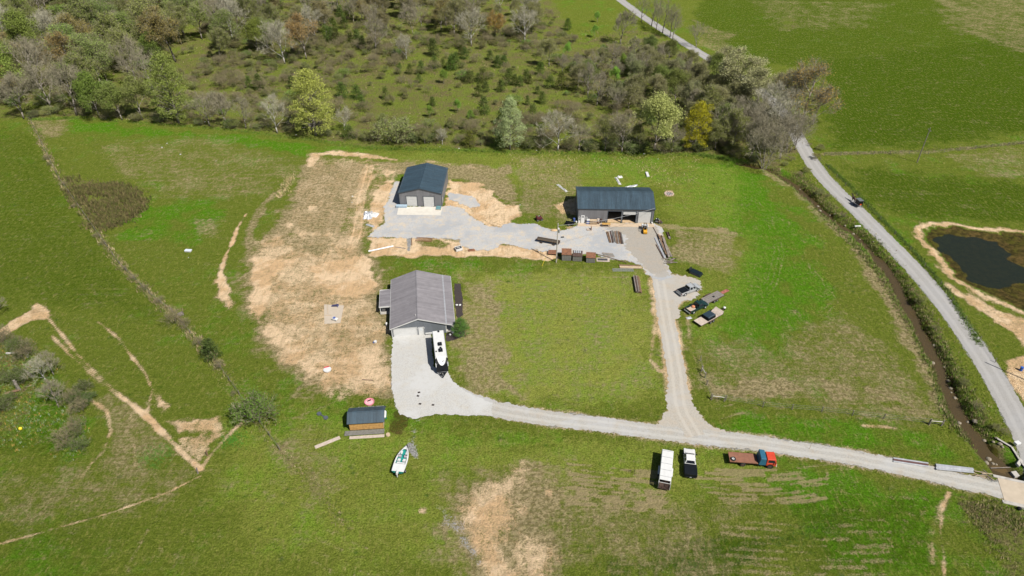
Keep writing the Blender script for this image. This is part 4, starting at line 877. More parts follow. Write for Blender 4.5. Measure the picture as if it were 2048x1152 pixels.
# flatbed truck
def flatbed():
    a, b = G(1458, 913.5, 1.1), G(1551, 920.5, 1.1); rz = math.atan2(b[1] - a[1], b[0] - a[0]); L = math.hypot(b[0] - a[0], b[1] - a[1])
    r = T('flatbed_truck', 'old flatbed truck with red cab, blue box and bare brown bed', 'truck', ((a[0] + b[0]) / 2, (a[1] + b[1]) / 2), rz); h = L / 2; w_ = 1.08
    xb = -h + 4.75
    MB().bx(-h, xb, -w_, w_, 1.02, 1.14).build('bed', bedbrown, r, bevel=.02)
    for y in (-w_, w_ - .06): MB().bx(-h, xb, y, y + .06, 1.141, 1.18).build('side_rail', rust, r)
    for x in [-h + .1 + k * .75 for k in range(7)]: MB().bx(x, x + .1, -w_ + .05, w_ - .05, .88, 1.02).build('cross_beam', rustdark, r)
    for y in (-.45, .35): MB().bx(-h + .2, h - .5, y, y + .1, .62, .88).build('chassis', rustdark, r)
    MB().hexa([(xb + .06, -w_ - .05, .85), (xb + 1.3, -w_ - .05, .85), (xb + 1.3, w_ + .05, .85), (xb + .06, w_ + .05, .85)], [(xb + .26, -w_ - .02, 2.45), (xb + 1.2, -w_ + .05, 2.35), (xb + 1.2, w_ - .05, 2.35), (xb + .26, w_ + .02, 2.45)]).build('blue_box', blue, r, bevel=.07)
    c0, c1 = xb + 1.36, h
    MB().bx(c0, c1, -w_ + .08, w_ - .08, .62, 1.35).build('cab_body', red, r, bevel=.1)
    bq = [(c0, -w_ + .1, 1.33), (c1 - .02, -w_ + .1, 1.33), (c1 - .02, w_ - .1, 1.33), (c0, w_ - .1, 1.33)]; tq = [(c0 + .03, -w_ + .18, 2.2), (c1 - .28, -w_ + .18, 2.2), (c1 - .28, w_ - .18, 2.2), (c0 + .03, w_ - .18, 2.2)]
    cb = MB().hexa(bq, tq).build('cab_top', red, r, bevel=.09)
    glazing(cb, [bq[1], bq[2], tq[2], tq[1]], 'windshield', .84, .04); glazing(cb, [bq[0], bq[1], tq[1], tq[0]], 'side_window', .66, .03); glazing(cb, [bq[2], bq[3], tq[3], tq[2]], 'side_window', .66, .03)
    MB().bx(c1, c1 + .12, -w_ + .1, w_ - .1, .48, .70).build('front_bumper', white, r, bevel=.03)
    MB().bx(c1 - .01, c1 + .02, -.6, .6, .8, 1.2).build('grille', white, r)
    for s in (-1, 1):
        MB().cyl((c1 - .02, s * .82, 1.0), (c1 + .05, s * .82, 1.0), .13, n=12).build('headlight', amber, r)
        MB().bx(c1 - .35, c1 - .28, s * w_, s * (w_ + .2), 1.45, 1.85).build('mirror', black, r)
        MB().cyl((c0 + .75, s * (w_ - .3), .5), (c0 + .75, s * (w_ - .07), .5), .56, n=18).build('wheel_arch', flatblack, r)
        wheel(r, c0 + .75, s * (w_ - .18), .47, .28, rustdark); wheel(r, -h + 2.3, s * (w_ - .16), .47, .3, rustdark); wheel(r, -h + 2.3, s * (w_ - .52), .47, .26, rustdark)
        MB().bx(-h - .03, -h + .02, s * (w_ - .2) - .08, s * (w_ - .2) + .08, .9, 1.0).build('tail_light', redlamp, r)
    s = T('spare_wheel', 'spare wheel with white rim lying on the brown truck bed', 'wheel', local(r, -h + .62, -w_ + .55), rz, z=1.145)
    wl = MB(); n = 18
    for i in range(n):
        a0, a1 = 2 * math.pi * i / n, 2 * math.pi * (i + 1) / n
        q = lambda rr, z, t: (rr * math.cos(t), rr * math.sin(t), z)
        for (r0, z0), (r1, z1) in (((.24, 0), (.42, 0)), ((.42, 0), (.45, .12)), ((.45, .12), (.40, .24)), ((.40, .24), (.24, .22)), ((.24, .22), (.24, 0))): wl.quad(q(r0, z0, a0), q(r1, z1, a0), q(r1, z1, a1), q(r0, z0, a1))
    wl.build('tyre', rubber, s); MB().cyl((0, 0, .02), (0, 0, .15), .24, n=14).build('rim', rvwhite, s); MB().cyl((0, 0, .15), (0, 0, .17), .07, n=8).build('hub', flatblack, s)
flatbed()

# camper
def camper():
    r = T('camper_trailer', 'long white camper trailer parked in front of the house', 'camper', ((-15.42 - 13.85) / 2, (108.75 + 99.5) / 2), math.atan2(99.5 - 108.75, 1.57)); h, w_ = 4.7, 1.2
    MB().bx(-h, h - 1.3, -w_, w_, .75, 3.42).build('body', rvwhite, r, bevel=.06)
    MB().hexa([(h - 1.3, -w_, .75), (h + .1, -w_ + .02, .75), (h + .1, w_ - .02, .75), (h - 1.3, w_, .75)], [(h - 1.3, -w_, 3.1), (h - .35, -w_ + .08, 2.3), (h - .35, w_ - .08, 2.3), (h - 1.3, w_, 3.1)]).build('front_panel', black, r, bevel=.08)
    n = 14; b = []; t = []
    for i in range(n + 1):
        a = -math.pi / 2 + math.pi * i / n; b.append((h - 1.35 + 1.45 * math.cos(a), (w_ - .28) * math.sin(a), 3.34 - 1.0 * max(0, math.cos(a)) ** 1.5)); t.append((h - 1.45 + 1.4 * math.cos(a), (w_ - .32) * math.sin(a), 3.46 - .9 * max(0, math.cos(a)) ** 2))
    cap = MB(); c0 = (h - 1.4, 0, 3.50); c1 = (h - 1.4, 0, 3.2)
    cap.add(b + t + [c0, c1], [(i, i + 1, n + 1 + i + 1, n + 1 + i) for i in range(n)] + [(n + 1 + i, n + 2 + i, 2 * n + 2) for i in range(n)] + [(i + 1, i, 2 * n + 3) for i in range(n)] + [(0, n + 1, 2 * n + 2, 2 * n + 3), (n, 2 * n + 3, 2 * n + 2, 2 * n + 1)])
    cp = cap.build('nose_cap', rvwhite, r, smooth=False)
    em = MB()
    for k in range(8):                                            # curved emblem stroke on the nose
        y0, y1 = -.5 + k * .125, -.375 + k * .125; f = lambda y: (h - .62 + .12 * (1 - (y / .5) ** 2), y)
        zz = lambda x, y: 3.50 - .9 * max(0, math.cos(math.asin(max(-1, min(1, y / 1.06))))) ** 2 * ((x - h + 1.45) / 1.4) ** 1.0 + .05
        (xa, ya), (xb_, yb) = f(y0), f(y1); th = .14 * (1 - abs((y0 + y1) / 1.0) ** 2)
        em.hexa([(xa, ya, zz(xa, ya)), (xa + th, ya, zz(xa + th, ya)), (xb_ + th, yb, zz(xb_ + th, yb)), (xb_, yb, zz(xb_, yb))], [(xa, ya, zz(xa, ya) + .02), (xa + th, ya, zz(xa + th, ya) + .02), (xb_ + th, yb, zz(xb_ + th, yb) + .02), (xb_, yb, zz(xb_, yb) + .02)])
    em.build('emblem', steel, cp)
    MB().bx(-h, h - 1.3, -w_ + .08, w_ - .08, 3.42, 3.48).build('roof', rvwhite, r, bevel=.03)
    for q in (-w_ + .02, w_ - .08): MB().bx(-h, h - 1.3, q, q + .06, 3.425, 3.50).build('roof_edge_trim', steel, r)
    for x, y, sx, sy in ((-.35, .05, .48, .44), (1.55, .05, .48, .44)):
        u_ = MB().hexa([(x - sx, y - sy, 3.48), (x + sx, y - sy, 3.48), (x + sx, y + sy, 3.48), (x - sx, y + sy, 3.48)], [(x - sx + .1, y - sy + .06, 3.80), (x + sx - .05, y - sy + .06, 3.80), (x + sx - .05, y + sy - .06, 3.80), (x - sx + .1, y + sy - .06, 3.80)]).build('roof_air_unit', flatblack, r, bevel=.06)
        MB().bx(x - .2, x + .15, y - .03, y + .03, 3.80, 3.83).build('grille', steel, u_)
    for x, y, s_ in ((.75, .1, .2), (-h + .35, 0.1, .2), (1.75, -.85, .13)): MB().bx(x - s_, x + s_, y - s_, y + s_, 3.48, 3.62).build('roof_vent', flatblack, r, bevel=.03)
    for s in (-1, 1):
        MB().bx(-h + .1, h - 1.4, s * w_, s * (w_ + .006), 1.2, 1.45).build('side_stripe', steel, r)
        for x0, x1 in ((-3.8, -2.9), (-.6, .6), (2.0, 2.8)): MB().bx(x0, x1, s * w_, s * (w_ + .02), 1.9, 2.55).build('window', glass, r)
        for x in (-1.1, -.25): wheel(r, x, s * (w_ - .12), .36, .22)
        MB().bx(h - .9, h - .2, s * (w_ - .1), s * (w_ + .06), 1.7, 2.4).build('white_corner_panel', rvwhite, r, bevel=.05)
        MB().bx(h - 1.5, h - 1.25, s * (w_ + .0), s * (w_ + .12), 2.4, 2.75).build('clearance_lamp', flatblack, r)
    MB().bx(1.0, 1.75, w_, w_ + .02, .85, 2.75).build('door', white, r)
    MB().bx(-h, h, -w_ + .1, w_ - .1, .5, .75).build('chassis', flatblack, r)
    MB().beam((h + .05, -.8, .6), (h + 1.5, 0, .55), .12, .14).beam((h + .05, .8, .6), (h + 1.5, 0, .55), .12, .14).build('hitch', flatblack, r)
    MB().cyl((h + .75, -.2, .6), (h + .75, -.2, 1.05), .16, n=10).cyl((h + .75, .2, .6), (h + .75, .2, 1.05), .16, n=10).build('gas_bottles', flatblack, r)
    MB().cyl((h + 1.25, 0, 0), (h + 1.25, 0, 1.1), .05).build('jack', steel, r)
    MB().bx(h + .1, h + .16, -w_ + .1, w_ - .1, .62, .70).build('front_rail', steel, r)
camper()

# boat on its trailer
def boat():
    rear, bow = G(795.5, 945, .9), G(813, 893.5, .9); rz = math.atan2(bow[1] - rear[1], bow[0] - rear[0]); L = math.hypot(bow[0] - rear[0], bow[1] - rear[1]); h = L / 2; c = ((rear[0] + bow[0]) / 2, (rear[1] + bow[1]) / 2)
    r = T('motor_boat', 'white and teal open motor boat on a trailer in the grass', 'boat', c, rz); n = 14; W = 1.12
    hwid = lambda t: W * (1 - max(0, (t - .35) / .65) ** 2.4) * (.94 + .06 * min(1, t / .2))
    def ring(t): x = -h + L * t; w_ = max(hwid(t), .02); zb = .62 + .30 * max(0, t - .6) ** 1.5 * 2.2; return [(x, -w_, 1.20), (x, -w_ * .95, .98), (x, -w_ * .7, zb + .12), (x, 0, zb), (x, w_ * .7, zb + .12), (x, w_ * .95, .98), (x, w_, 1.20)]
    ts = [i / n for i in range(n + 1)]; rg = [ring(t) for t in ts]; m = 7
    up = MB(); lo = MB()
    for i in range(n):
        for k in range(m - 1):
            (up if k in (0, m - 2) else lo).quad(rg[i][k], rg[i][k + 1], rg[i + 1][k + 1], rg[i + 1][k])
    lo.add(rg[0], [tuple(range(m))]); up.build('hull_side', rvwhite, r); lo.build('hull_bottom', teal, r)
    dk = MB(); t0, t1, t2, t3 = .30, .60, .64, .86                  # cockpit well, then bow well
    def q(t, y, z=1.21): return (-h + L * t, y, z)
    for i in range(n):
        a, b = ts[i], ts[i + 1]; wa, wb = max(hwid(a), .02), max(hwid(b), .02); mt = (a + b) / 2
        if t0 <= mt <= t3:
            ia, ib = max(.0, wa - .26), max(.0, wb - .26)
            for s in (-1, 1): dk.quad(q(a, s * wa), q(b, s * wb), q(b, s * ib), q(a, s * ia))
        else: dk.quad(q(a, -wa), q(b, -wb), q(b, wb), q(a, wa))
    dk.build('deck', rvwhite, r)
    fl = MB()
    for i in range(n):
        a, b = ts[i], ts[i + 1]; mt = (a + b) / 2
        if t0 <= mt <= t3: fl.quad(q(a, -max(0, hwid(a) - .26), .92), q(b, -max(0, hwid(b) - .26), .92), q(b, max(0, hwid(b) - .26), .92), q(a, max(0, hwid(a) - .26), .92))
    fl.build('cockpit_floor', teal, r)
    X = lambda t: -h + L * t
    for s in (-1, 1):
        MB().bx(X(.40), X(.50), s * .45 - .24, s * .45 + .24, .925, 1.12).bx(X(.385), X(.40), s * .45 - .24, s * .45 + .24, .925, 1.45).build('seat', rvwhite, r, bevel=.04)
        MB().bx(X(.55), X(.62), s * .52 - .28, s * .52 + .28, .925, 1.34).build('console', mat('grey_plastic', (.35, .33, .36), .5), r, bevel=.05)
        ws = MB().hexa([(X(.61), s * .85, 1.24), (X(.64), s * .15, 1.24), (X(.645), s * .15, 1.24), (X(.615), s * .85, 1.24)], [(X(.57), s * .78, 1.6), (X(.60), s * .15, 1.6), (X(.605), s * .15, 1.6), (X(.575), s * .78, 1.6)]).build('windshield', glass, r)
        MB().bx(X(.68), X(.80), s * .42 - .14, s * .42 + .14, .925, 1.1).build('bow_cushion', rvwhite, r, bevel=.03)
    MB().bx(X(.305), X(.36), -.72, .72, .925, 1.13).build('rear_bench', rvwhite, r, bevel=.04); MB().bx(X(.285), X(.295), -.95, .95, 1.215, 1.26).build('stern_rail', steel, r)
    MB().bx(X(.0) - .30, X(.0) - .02, -.2, .2, .55, 1.05).build('motor_bracket', flatblack, r); MB().hexa([(X(0) - .62, -.17, 1.0), (X(0) - .05, -.2, 1.0), (X(0) - .05, .2, 1.0), (X(0) - .62, .17, 1.0)], [(X(0) - .55, -.13, 1.52), (X(0) + .1, -.17, 1.45), (X(0) + .1, .17, 1.45), (X(0) - .55, .13, 1.52)]).build('outboard_motor', rvwhite, r, bevel=.06); MB().bx(X(0) - .5, X(0) - .3, -.06, .06, .25, 1.0).build('motor_leg', rvwhite, r)
    MB().tube([(X(.62), -.75, 1.22), (X(.80), -.50, 1.36), (X(.97), 0, 1.38), (X(.80), .50, 1.36), (X(.62), .75, 1.22)], .018).build('bow_rail', alu, r)
    t = T('boat_trailer', 'dark steel trailer carrying the white and teal boat', 'trailer', c, rz)
    MB().beam((-h + .2, -.8, .42), (h - .8, -.5, .42), .08, .12).beam((-h + .2, .8, .42), (h - .8, .5, .42), .08, .12).beam((h - .8, -.5, .42), (h + .55, 0, .45), .08, .12).beam((h - .8, .5, .42), (h + .55, 0, .45), .08, .12).beam((-h + .9, -1.0, .36), (-h + .9, 1.0, .36), .08, .08).beam((.6, -.62, .42), (.6, .62, .42), .08, .08).build('frame', flatblack, t)
    for s in (-1, 1): wheel(t, -h + .9, s * 1.02, .30, .18); MB().bx(-h + .3, h - 1.6, s * .55 - .05, s * .55 + .05, .48, .74).build('bunk', greywood, t)
    MB().cyl((h + .3, .0, .0), (h + .3, .0, 1.0), .04).cyl((h + .2, 0, .9), (h + .45, 0, .9), .12, n=10).build('jack', flatblack, t)
boat()

# flat trailers beside the green pickup
def deck_trailer(name, label, rear, front, W, m, n, z=.62, tongue=True, mats=None):
    c = mid(rear, front); r = T(name, label, 'trailer', c, heading(rear, front)); h = dist(rear, front) / 2
    for k in range(n): y0 = -W / 2 + W * k / n; MB().bx(-h, h, y0 + .012, y0 + W / n - .012, z, z + .07).build('board', m if not mats else mats[k % len(mats)], r)
    f = MB()
    for y in (-W / 2 - .05, W / 2): f.bx(-h, h, y, y + .05, z - .1, z + .05)
    for k in range(5): x = -h + .1 + (2 * h - .3) * k / 4; f.bx(x, x + .08, -W / 2, W / 2, z - .1, z - .005)
    f.build('frame', rustdark, r)
    if tongue: MB().beam((h, -W * .4, z - .06), (h + 1.5, 0, z - .1), .1, .12).beam((h, W * .4, z - .06), (h + 1.5, 0, z - .1), .1, .12).cyl((h + 1.25, 0, 0), (h + 1.25, 0, z + .3), .04).build('hitch', rustdark, r)
    for s in (-1, 1):
        for x in (-.55, .35): wheel(r, x - .2, s * (W / 2 + .18), .34, .22, steel)
        MB().bx(-1.2, .6, s * (W / 2 + .07), s * (W / 2 + .30), z + .10, z + .15).build('fender', rustdark, r)
    return r, h
dt, dh = deck_trailer('flat_trailer', 'tan board flat trailer carrying a dark covered box', (1394, 651), (1438, 627), 2.2, tanwood, 9)
bxo = T('covered_box', 'dark navy covered box sitting on the tan flat trailer', 'box', local(dt, -.05, 0), dt.rotation_euler.z, z=.695)
MB().hexa([(-1.25, -1.0, 0), (1.25, -1.0, 0), (1.25, 1.0, 0), (-1.25, 1.0, 0)], [(-1.15, -.92, .75), (1.15, -.92, .75), (1.15, .92, .75), (-1.15, .92, .75)]).build('box_body', flatblack, bxo, bevel=.06); MB().hexa([(-1.2, -.97, .75), (1.2, -.97, .75), (1.2, .97, .75), (-1.2, .97, .75)], [(-1.05, -.8, .9), (1.05, -.8, .9), (1.05, .8, .9), (-1.05, .8, .9)]).build('lid', mat('navy_cover', (.012, .028, .042), .6), bxo, bevel=.05)
rp = T('trailer_ramp', 'tan tilted ramp panel at the head of the flat trailer', 'ramp', local(dt, dh - .75, 0), dt.rotation_euler.z, z=.695)
for k in range(5): MB().beam((-.6 + k * .0, -.95 + k * .47, .03), (.75, -.95 + k * .47, .55), .44, .05).build('board', tanwood, rp)
MB().beam((.75, -1.0, .26), (.75, 1.2, .26), .06, .5).build('support', rustdark, rp)
gt, gh = deck_trailer('long_plank_trailer', 'long grey plank trailer with rusty tongue beside the green pickup', (1408, 606), (1441, 590), 2.1, greywood, 8, .55, False, [greywood, oldwood])
MB().bx(gh - .1, gh + 2.4, -.42, .42, .42, .55).build('tongue', mat('red_rust', (.26, .09, .065), .85, 0, .3, 2), gt, bevel=.03); MB().cyl((gh + 2.1, 0, 0), (gh + 2.1, 0, .8), .05).build('jack', rustdark, gt)
MB().bx(-.1, .45, -.25, .2, .621, .66).build('deck_hatch', flatblack, gt)
MB().beam((-gh - 1.3, -.5, .3), (-gh, -.7, .5), .5, .07).beam((-gh - 1.3, .35, .3), (-gh, .55, .5), .5, .07).build('ramp', rust, gt)
# truck cap on the ground
tc_ = T('truck_cap', 'black fibreglass pickup cap resting on the ground by the spur', 'truck cap', mid((1380, 546), (1404, 549)), heading((1381, 541), (1405, 551)))
MB().hexa([(-1.5, -.95, 0), (1.5, -.95, 0), (1.5, .95, 0), (-1.5, .95, 0)], [(-1.35, -.8, .62), (1.2, -.78, .55), (1.2, .78, .55), (-1.35, .8, .62)]).build('shell', mat('gloss_black_green', (.008, .014, .016), .2), tc_, bevel=.08)
MB().hexa([(-1.5, -.7, .5), (-1.42, -.7, .5), (-1.42, .7, .5), (-1.5, .7, .5)], [(-1.75, -.6, 1.05), (-1.68, -.6, 1.05), (-1.68, .6, 1.05), (-1.75, .6, 1.05)]).build('raised_hatch', glass, tc_)
for s in (-1, 1): MB().quad(*inset([(-1.4 * s, s * -.92, .1), (1.35 * s, s * -.92, .1), (1.15 * s, s * -.8, .52), (-1.3 * s, s * -.8, .55)], .8, .02)).build('side_window', glass, tc_)

# forklift
def forklift():
    r = T('forklift', 'small yellow forklift carrying a white bulk bag by the closed shed door', 'forklift', mid((1291, 470), (1288, 458)), heading((1290, 470), (1288.5, 456)))
    MB().prism([(-1.25, .3), (.7, .3), (.7, .7), (.1, .75), (-.1, 1.0), (-1.1, 1.05), (-1.25, .9)], 'y', -.5, .5).build('body', yellow, r, bevel=.06); MB().bx(-1.4, -1.2, -.5, .5, .3, 1.0).build('counterweight', yellow, r, bevel=.08)
    MB().bx(-.5, .0, -.28, .28, 1.0, 1.12).bx(-.6, -.5, -.28, .28, 1.0, 1.55).build('seat', flatblack, r, bevel=.04)
    f = MB()
    for x in (-.85, .6):
        for y in (-.46, .46): f.beam((x, y, .75), (x * .9, y, 2.1), .06, .06)
    for y in (-.46, -.23, 0, .23, .46): f.beam((-.78, y, 2.1), (.58, y, 2.1), .05, .05)
    f.beam((-.78, -.46, 2.1), (-.78, .46, 2.1), .05, .05).beam((.58, -.46, 2.1), (.58, .46, 2.1), .05, .05).build('overhead_guard', flatblack, r)
    m = MB()
    for y in (-.35, .35): m.bx(.78, .90, y - .05, y + .05, .1, 2.3)
    for z in (.3, 1.2, 2.2): m.bx(.8, .88, -.35, .35, z, z + .08)
    m.build('mast', flatblack, r)
    for y in (-.25, .25): MB().bx(.9, 2.0, y - .06, y + .06, .62, .68).build('fork', steel, r)
    for x, s in ((.45, -1), (.45, 1), (-.9, -1), (-.9, 1)): wheel(r, x, s * .46, .30, .22, yellow)
    b = T('bulk_bag', 'big white bulk bag raised on the forklift forks', 'bag', local(r, 1.6, 0), r.rotation_euler.z, z=.68)
    MB().hexa([(-.65, -.85, .0), (.65, -.85, 0), (.65, .85, 0), (-.65, .85, 0)], [(-.7, -.9, .55), (.7, -.9, .55), (.7, .9, .55), (-.7, .9, .55)]).build('sack', rvwhite, b, bevel=.18)
    for x, y in ((-.5, -.65), (.5, -.65), (.5, .65), (-.5, .65)): MB().tube([(x - .12, y, .5), (x, y, .78), (x + .12, y, .5)], .03).build('strap', rvwhite, b)
forklift()

# buggy and horse on the road
def buggy():
    rear, front = (1722, 413), (1693, 390); hd = heading((1722, 424), (1690, 395)); c = G(1715, 412)
    r = T('horse_buggy', 'black covered horse buggy travelling on the gravel road', 'buggy', c, hd, z=.024)
    MB().bx(-1.0, .7, -.62, .62, .75, 1.25).build('body', black, r, bevel=.03)
    MB().bx(-1.0, .55, -.62, -.58, 1.25, 2.05).bx(-1.0, .55, .58, .62, 1.25, 2.05).bx(-1.0, -.96, -.58, .58, 1.25, 2.05).build('cabin_wall', black, r)
    MB().bx(-1.06, .8, -.68, .68, 2.05, 2.13).build('roof', mat('grey_buggy_top', (.10, .115, .12), .6), r, bevel=.03)
    MB().bx(-.35, .1, -.55, .55, 1.25, 1.4).build('seat', flatblack, r); MB().quad((.56, -.55, 1.3), (.56, .55, 1.3), (.56, .55, 2.0), (.56, -.55, 2.0)).build('windshield', glass, r)
    for x, rr in ((-.75, .58), (.75, .5)):
        for s in (-1, 1):
            w_ = T_part('wheel', r, (x, s * .78, rr)); n = 16; b = MB()
            b.tube([(rr * .94 * math.cos(2 * math.pi * i / n), 0, rr * .94 * math.sin(2 * math.pi * i / n)) for i in range(n + 1)], .03, 5); b.build('tyre', rubber, w_)
            for i in range(6): a = math.pi * i / 6; b2 = MB().cyl((-rr * .92 * math.cos(a), 0, -rr * .92 * math.sin(a)), (rr * .92 * math.cos(a), 0, rr * .92 * math.sin(a)), .018, n=4).build('spoke', flatblack, w_)
        MB().cyl((x, -.78, rr), (x, .78, rr), .035).build('axle', flatblack, r)
    for s in (-1, 1): MB().tube([(.7, s * .4, .62), (1.6, s * .42, .95), (3.1, s * .36, 1.1)], .028).build('shaft', brownwood, r)
    MB().bx(-1.08, -1.0, -.22, .22, .85, 1.15).build('safety_triangle', mat('orange_red', (.6, .1, .02), .5), r)
    # horse: one continuous skinned body, walking
    V = [((0, 0, 1.22), .27), ((-.45, 0, 1.24), .30), ((-.78, 0, 1.22), .24), ((.42, 0, 1.22), .29), ((.72, 0, 1.35), .24), ((1.0, 0, 1.66), .16), ((1.22, 0, 1.92), .13), ((1.45, 0, 1.85), .10), ((1.72, 0, 1.62), .07),
         ((-.95, 0, 1.1), .06), ((-1.12, 0, .75), .06), ((-1.1, 0, .5), .03)]
    E_ = [(0, 1), (1, 2), (0, 3), (3, 4), (4, 5), (5, 6), (6, 7), (7, 8), (2, 9), (9, 10), (10, 11)]
    def leg(root_i, pts):
        p = root_i
        for q, rr in pts: V.append((q, rr)); E_.append((p, len(V) - 1)); p = len(V) - 1
    for s, dx in ((-1, .18), (1, -.12)):
        leg(3, [((.50, s * .17, .95), .12), ((.50 + dx, s * .17, .58), .065), ((.46 + dx * 1.2, s * .17, .16), .045), ((.54 + dx * 1.3, s * .17, .05), .06)])
        leg(2, [((-.66, s * .17, .98), .16), ((-.92 - dx * .3, s * .17, .56), .07), ((-.80 - dx, s * .17, .16), .045), ((-.73 - dx, s * .17, .05), .06)])
    leg(6, [((1.20, .07, 2.03), .03), ((1.22, .08, 2.12), .012)]); leg(6, [((1.20, -.07, 2.03), .03), ((1.22, -.08, 2.12), .012)])
    h = T('horse', 'bay horse harnessed in front of the black buggy', 'horse', local(r, 2.35, 0), hd, z=.024)
    me = bpy.data.meshes.new('horse_body'); me.from_pydata([v for v, _ in V], E_, []); me.materials.append(mat('bay_coat', (.055, .028, .016), .6, 0, .2, 2))
    o = bpy.data.objects.new('body', me); COL.objects.link(o); o.parent = h
    md = o.modifiers.new('skin', 'SKIN'); md.use_smooth_shade = True
    for d_, (_, rr) in zip(me.skin_vertices[0].data, V): d_.radius = (rr, rr)
    me.skin_vertices[0].data[0].use_root = True
    o.modifiers.new('sub', 'SUBSURF').render_levels = 2
    MB().prism([(.75, 1.48), (1.0, 1.80), (1.25, 2.06), (1.15, 2.10), (.88, 1.86), (.62, 1.55)], 'y', -.025, .025).build('mane', flatblack, h)
    MB().tube([(.55, -.30, 1.2), (.6, -.18, 1.5), (.6, .18, 1.5), (.55, .30, 1.2)], .03).tube([(-.1, -.3, 1.15), (-.1, 0, 1.53), (-.1, .3, 1.15)], .025).build('harness', flatblack, h)
buggy()

# ================================================================ bridge, walls, poles, fences
def bridge():
    A, B = G(1985, 949), G(2001, 1002); rz = math.atan2(B[1] - A[1], B[0] - A[0]) + R(90)
    r = T('concrete_bridge', 'tan concrete slab bridge over the creek at the drive entrance', 'bridge', A, rz); W = math.hypot(B[0] - A[0], B[1] - A[1]); L = 11.5
    # local: x along the deck to the right, y from 0 (far edge) to -W (near edge)
    MB().bx(.6, L, -W + .35, -.55, -.25, .075).build('deck', bridgecon, r, bevel=.02)
    MB().bx(0, L, -.55, -.0, -.45, .12).build('kerb', greycon, r, bevel=.04); MB().bx(.25, L, -W - .35, -W + .35, -.5, .11).build('kerb', greycon, r, bevel=.04)
    for x in (.0, L - .8): MB().bx(x, x + .8, -W + .2, -.4, -1.9, -.25).build('abutment', greycon, r)
    return r
bridge()
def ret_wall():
    P = GP([(1993, 879), (2022, 896), (2043, 929), (2062, 950)]); r = T('retaining_wall', 'concrete wing wall with painted-in shade along the creek above the bridge', 'wall', P[0])
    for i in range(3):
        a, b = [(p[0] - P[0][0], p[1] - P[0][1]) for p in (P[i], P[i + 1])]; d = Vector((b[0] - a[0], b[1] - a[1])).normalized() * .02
        MB().beam((a[0] + d.x, a[1] + d.y, -.75), (b[0] - d.x, b[1] - d.y, -.75), .3, 2.0).build('wall_section', mat('shade_painted_concrete', (.022, .021, .020), .8, 0, .3, 1.), r); MB().beam((a[0] + d.x, a[1] + d.y, .29), (b[0] - d.x, b[1] - d.y, .29), .34, .08).build('wall_cap', greycon, r)  # shade of the wall face painted in as near-black; cap stays plain concrete
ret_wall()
def slab_rock(u, v, sx, sy, sz, rz, label, m=greycon, z=None, tilt=0.):
    x, y = G(u, v, -.6); o = MB().hexa([(-sx, -sy, 0), (sx * .9, -sy * .8, 0), (sx, sy, 0), (-sx * .8, sy * .9, 0)], [(-sx * .9, -sy, sz), (sx * .85, -sy * .75, sz * .9), (sx * .95, sy * .9, sz), (-sx * .8, sy * .85, sz * 1.1)]).build('concrete_slab', m, bevel=.05)
    o.location = (x, y, hz(x, y) - .1 if z is None else z); o.rotation_euler = (tilt, 0, rz); return tag(o, label, 'slab')
slab_rock(2010, 934, 2.0, .8, .35, -.6, 'broken tan concrete slab lying in the creek by the bridge', bridgecon)
slab_rock(2034, 930, 1.0, .35, .4, .7, 'broken grey slab propped against the wing wall foot', greycon, tilt=.3)
slab_rock(2033, 946, .8, .6, .6, .2, 'square broken block beside the bridge kerb', greycon)
plank('creek_log', (1984, 931), (2024, 929.5), .14, .14, oldwood, 'pale pole lying across the creek above the bridge', 'log', z=-.75, round_=True)
for k in range(12):
    u, v = 1968 + random.uniform(-9, 9), 948 + random.uniform(-7, 8); a = random.uniform(0, 3.1); x, y = G(u, v)
    o = MB().cyl((-1.0, 0, .06), (.9, 0, .10), .055, .035, 6).build('branch', palewood if k % 2 else oldwood); o.location = (x, y, max(0, hz(x, y)) + k * .03); o.rotation_euler = (random.uniform(-.1, .1), random.uniform(-.12, .12), -.6 + random.uniform(-.7, .7)); tag(o, 'stripped branch in the brush pile at the bridge end', 'branch', 'branches piled at the bridge end')
STONES = [(1969, 880), (1988, 884), (1983, 889), (1995, 896), (2000, 902), (1978, 917), (1972, 926), (1986, 926), (1993, 928), (1948, 847), (1897, 762), (1902, 776), (1903, 784), (1889, 733), (1866, 725), (1868, 690), (1636, 412), (1640, 421), (1660, 430), (1668, 433), (1690, 452), (1720, 478), (1612, 400), (1600, 378), (1707, 467), (1744, 490), (1919, 845), (1918, 851), (1910, 795), (1936, 843)]
for k, (u, v) in enumerate(STONES):
    s = random.uniform(.22, .5) * (1.3 if k in (3, 6, 9) else 1); b = MB().ball((0, 0, 0), s, 7, 5, .6); b.v = [(x * random.uniform(.8, 1.2), y * random.uniform(.8, 1.2), z) for x, y, z in b.v]
    x, y = G(u, v, -1.0); o = b.build('creek_stone', stone); o.location = (x, y, max(hz(x, y) + .1, WATER_Z + .02)); tag(o, 'pale stone in the creek bed', 'stone', 'stones along the creek')
# white broken sheet in the creek
o = MB().bx(-.85, .85, -.2, .2, 0, .35).build('white_tank', rvwhite, bevel=.08); x, y = G(1714, 456, -.4); o.location = (x, y, hz(x, y) + .0); o.rotation_euler = (0, 0, .12); tag(o, 'white plastic trough dumped on the creek bank below the buggy', 'trough')

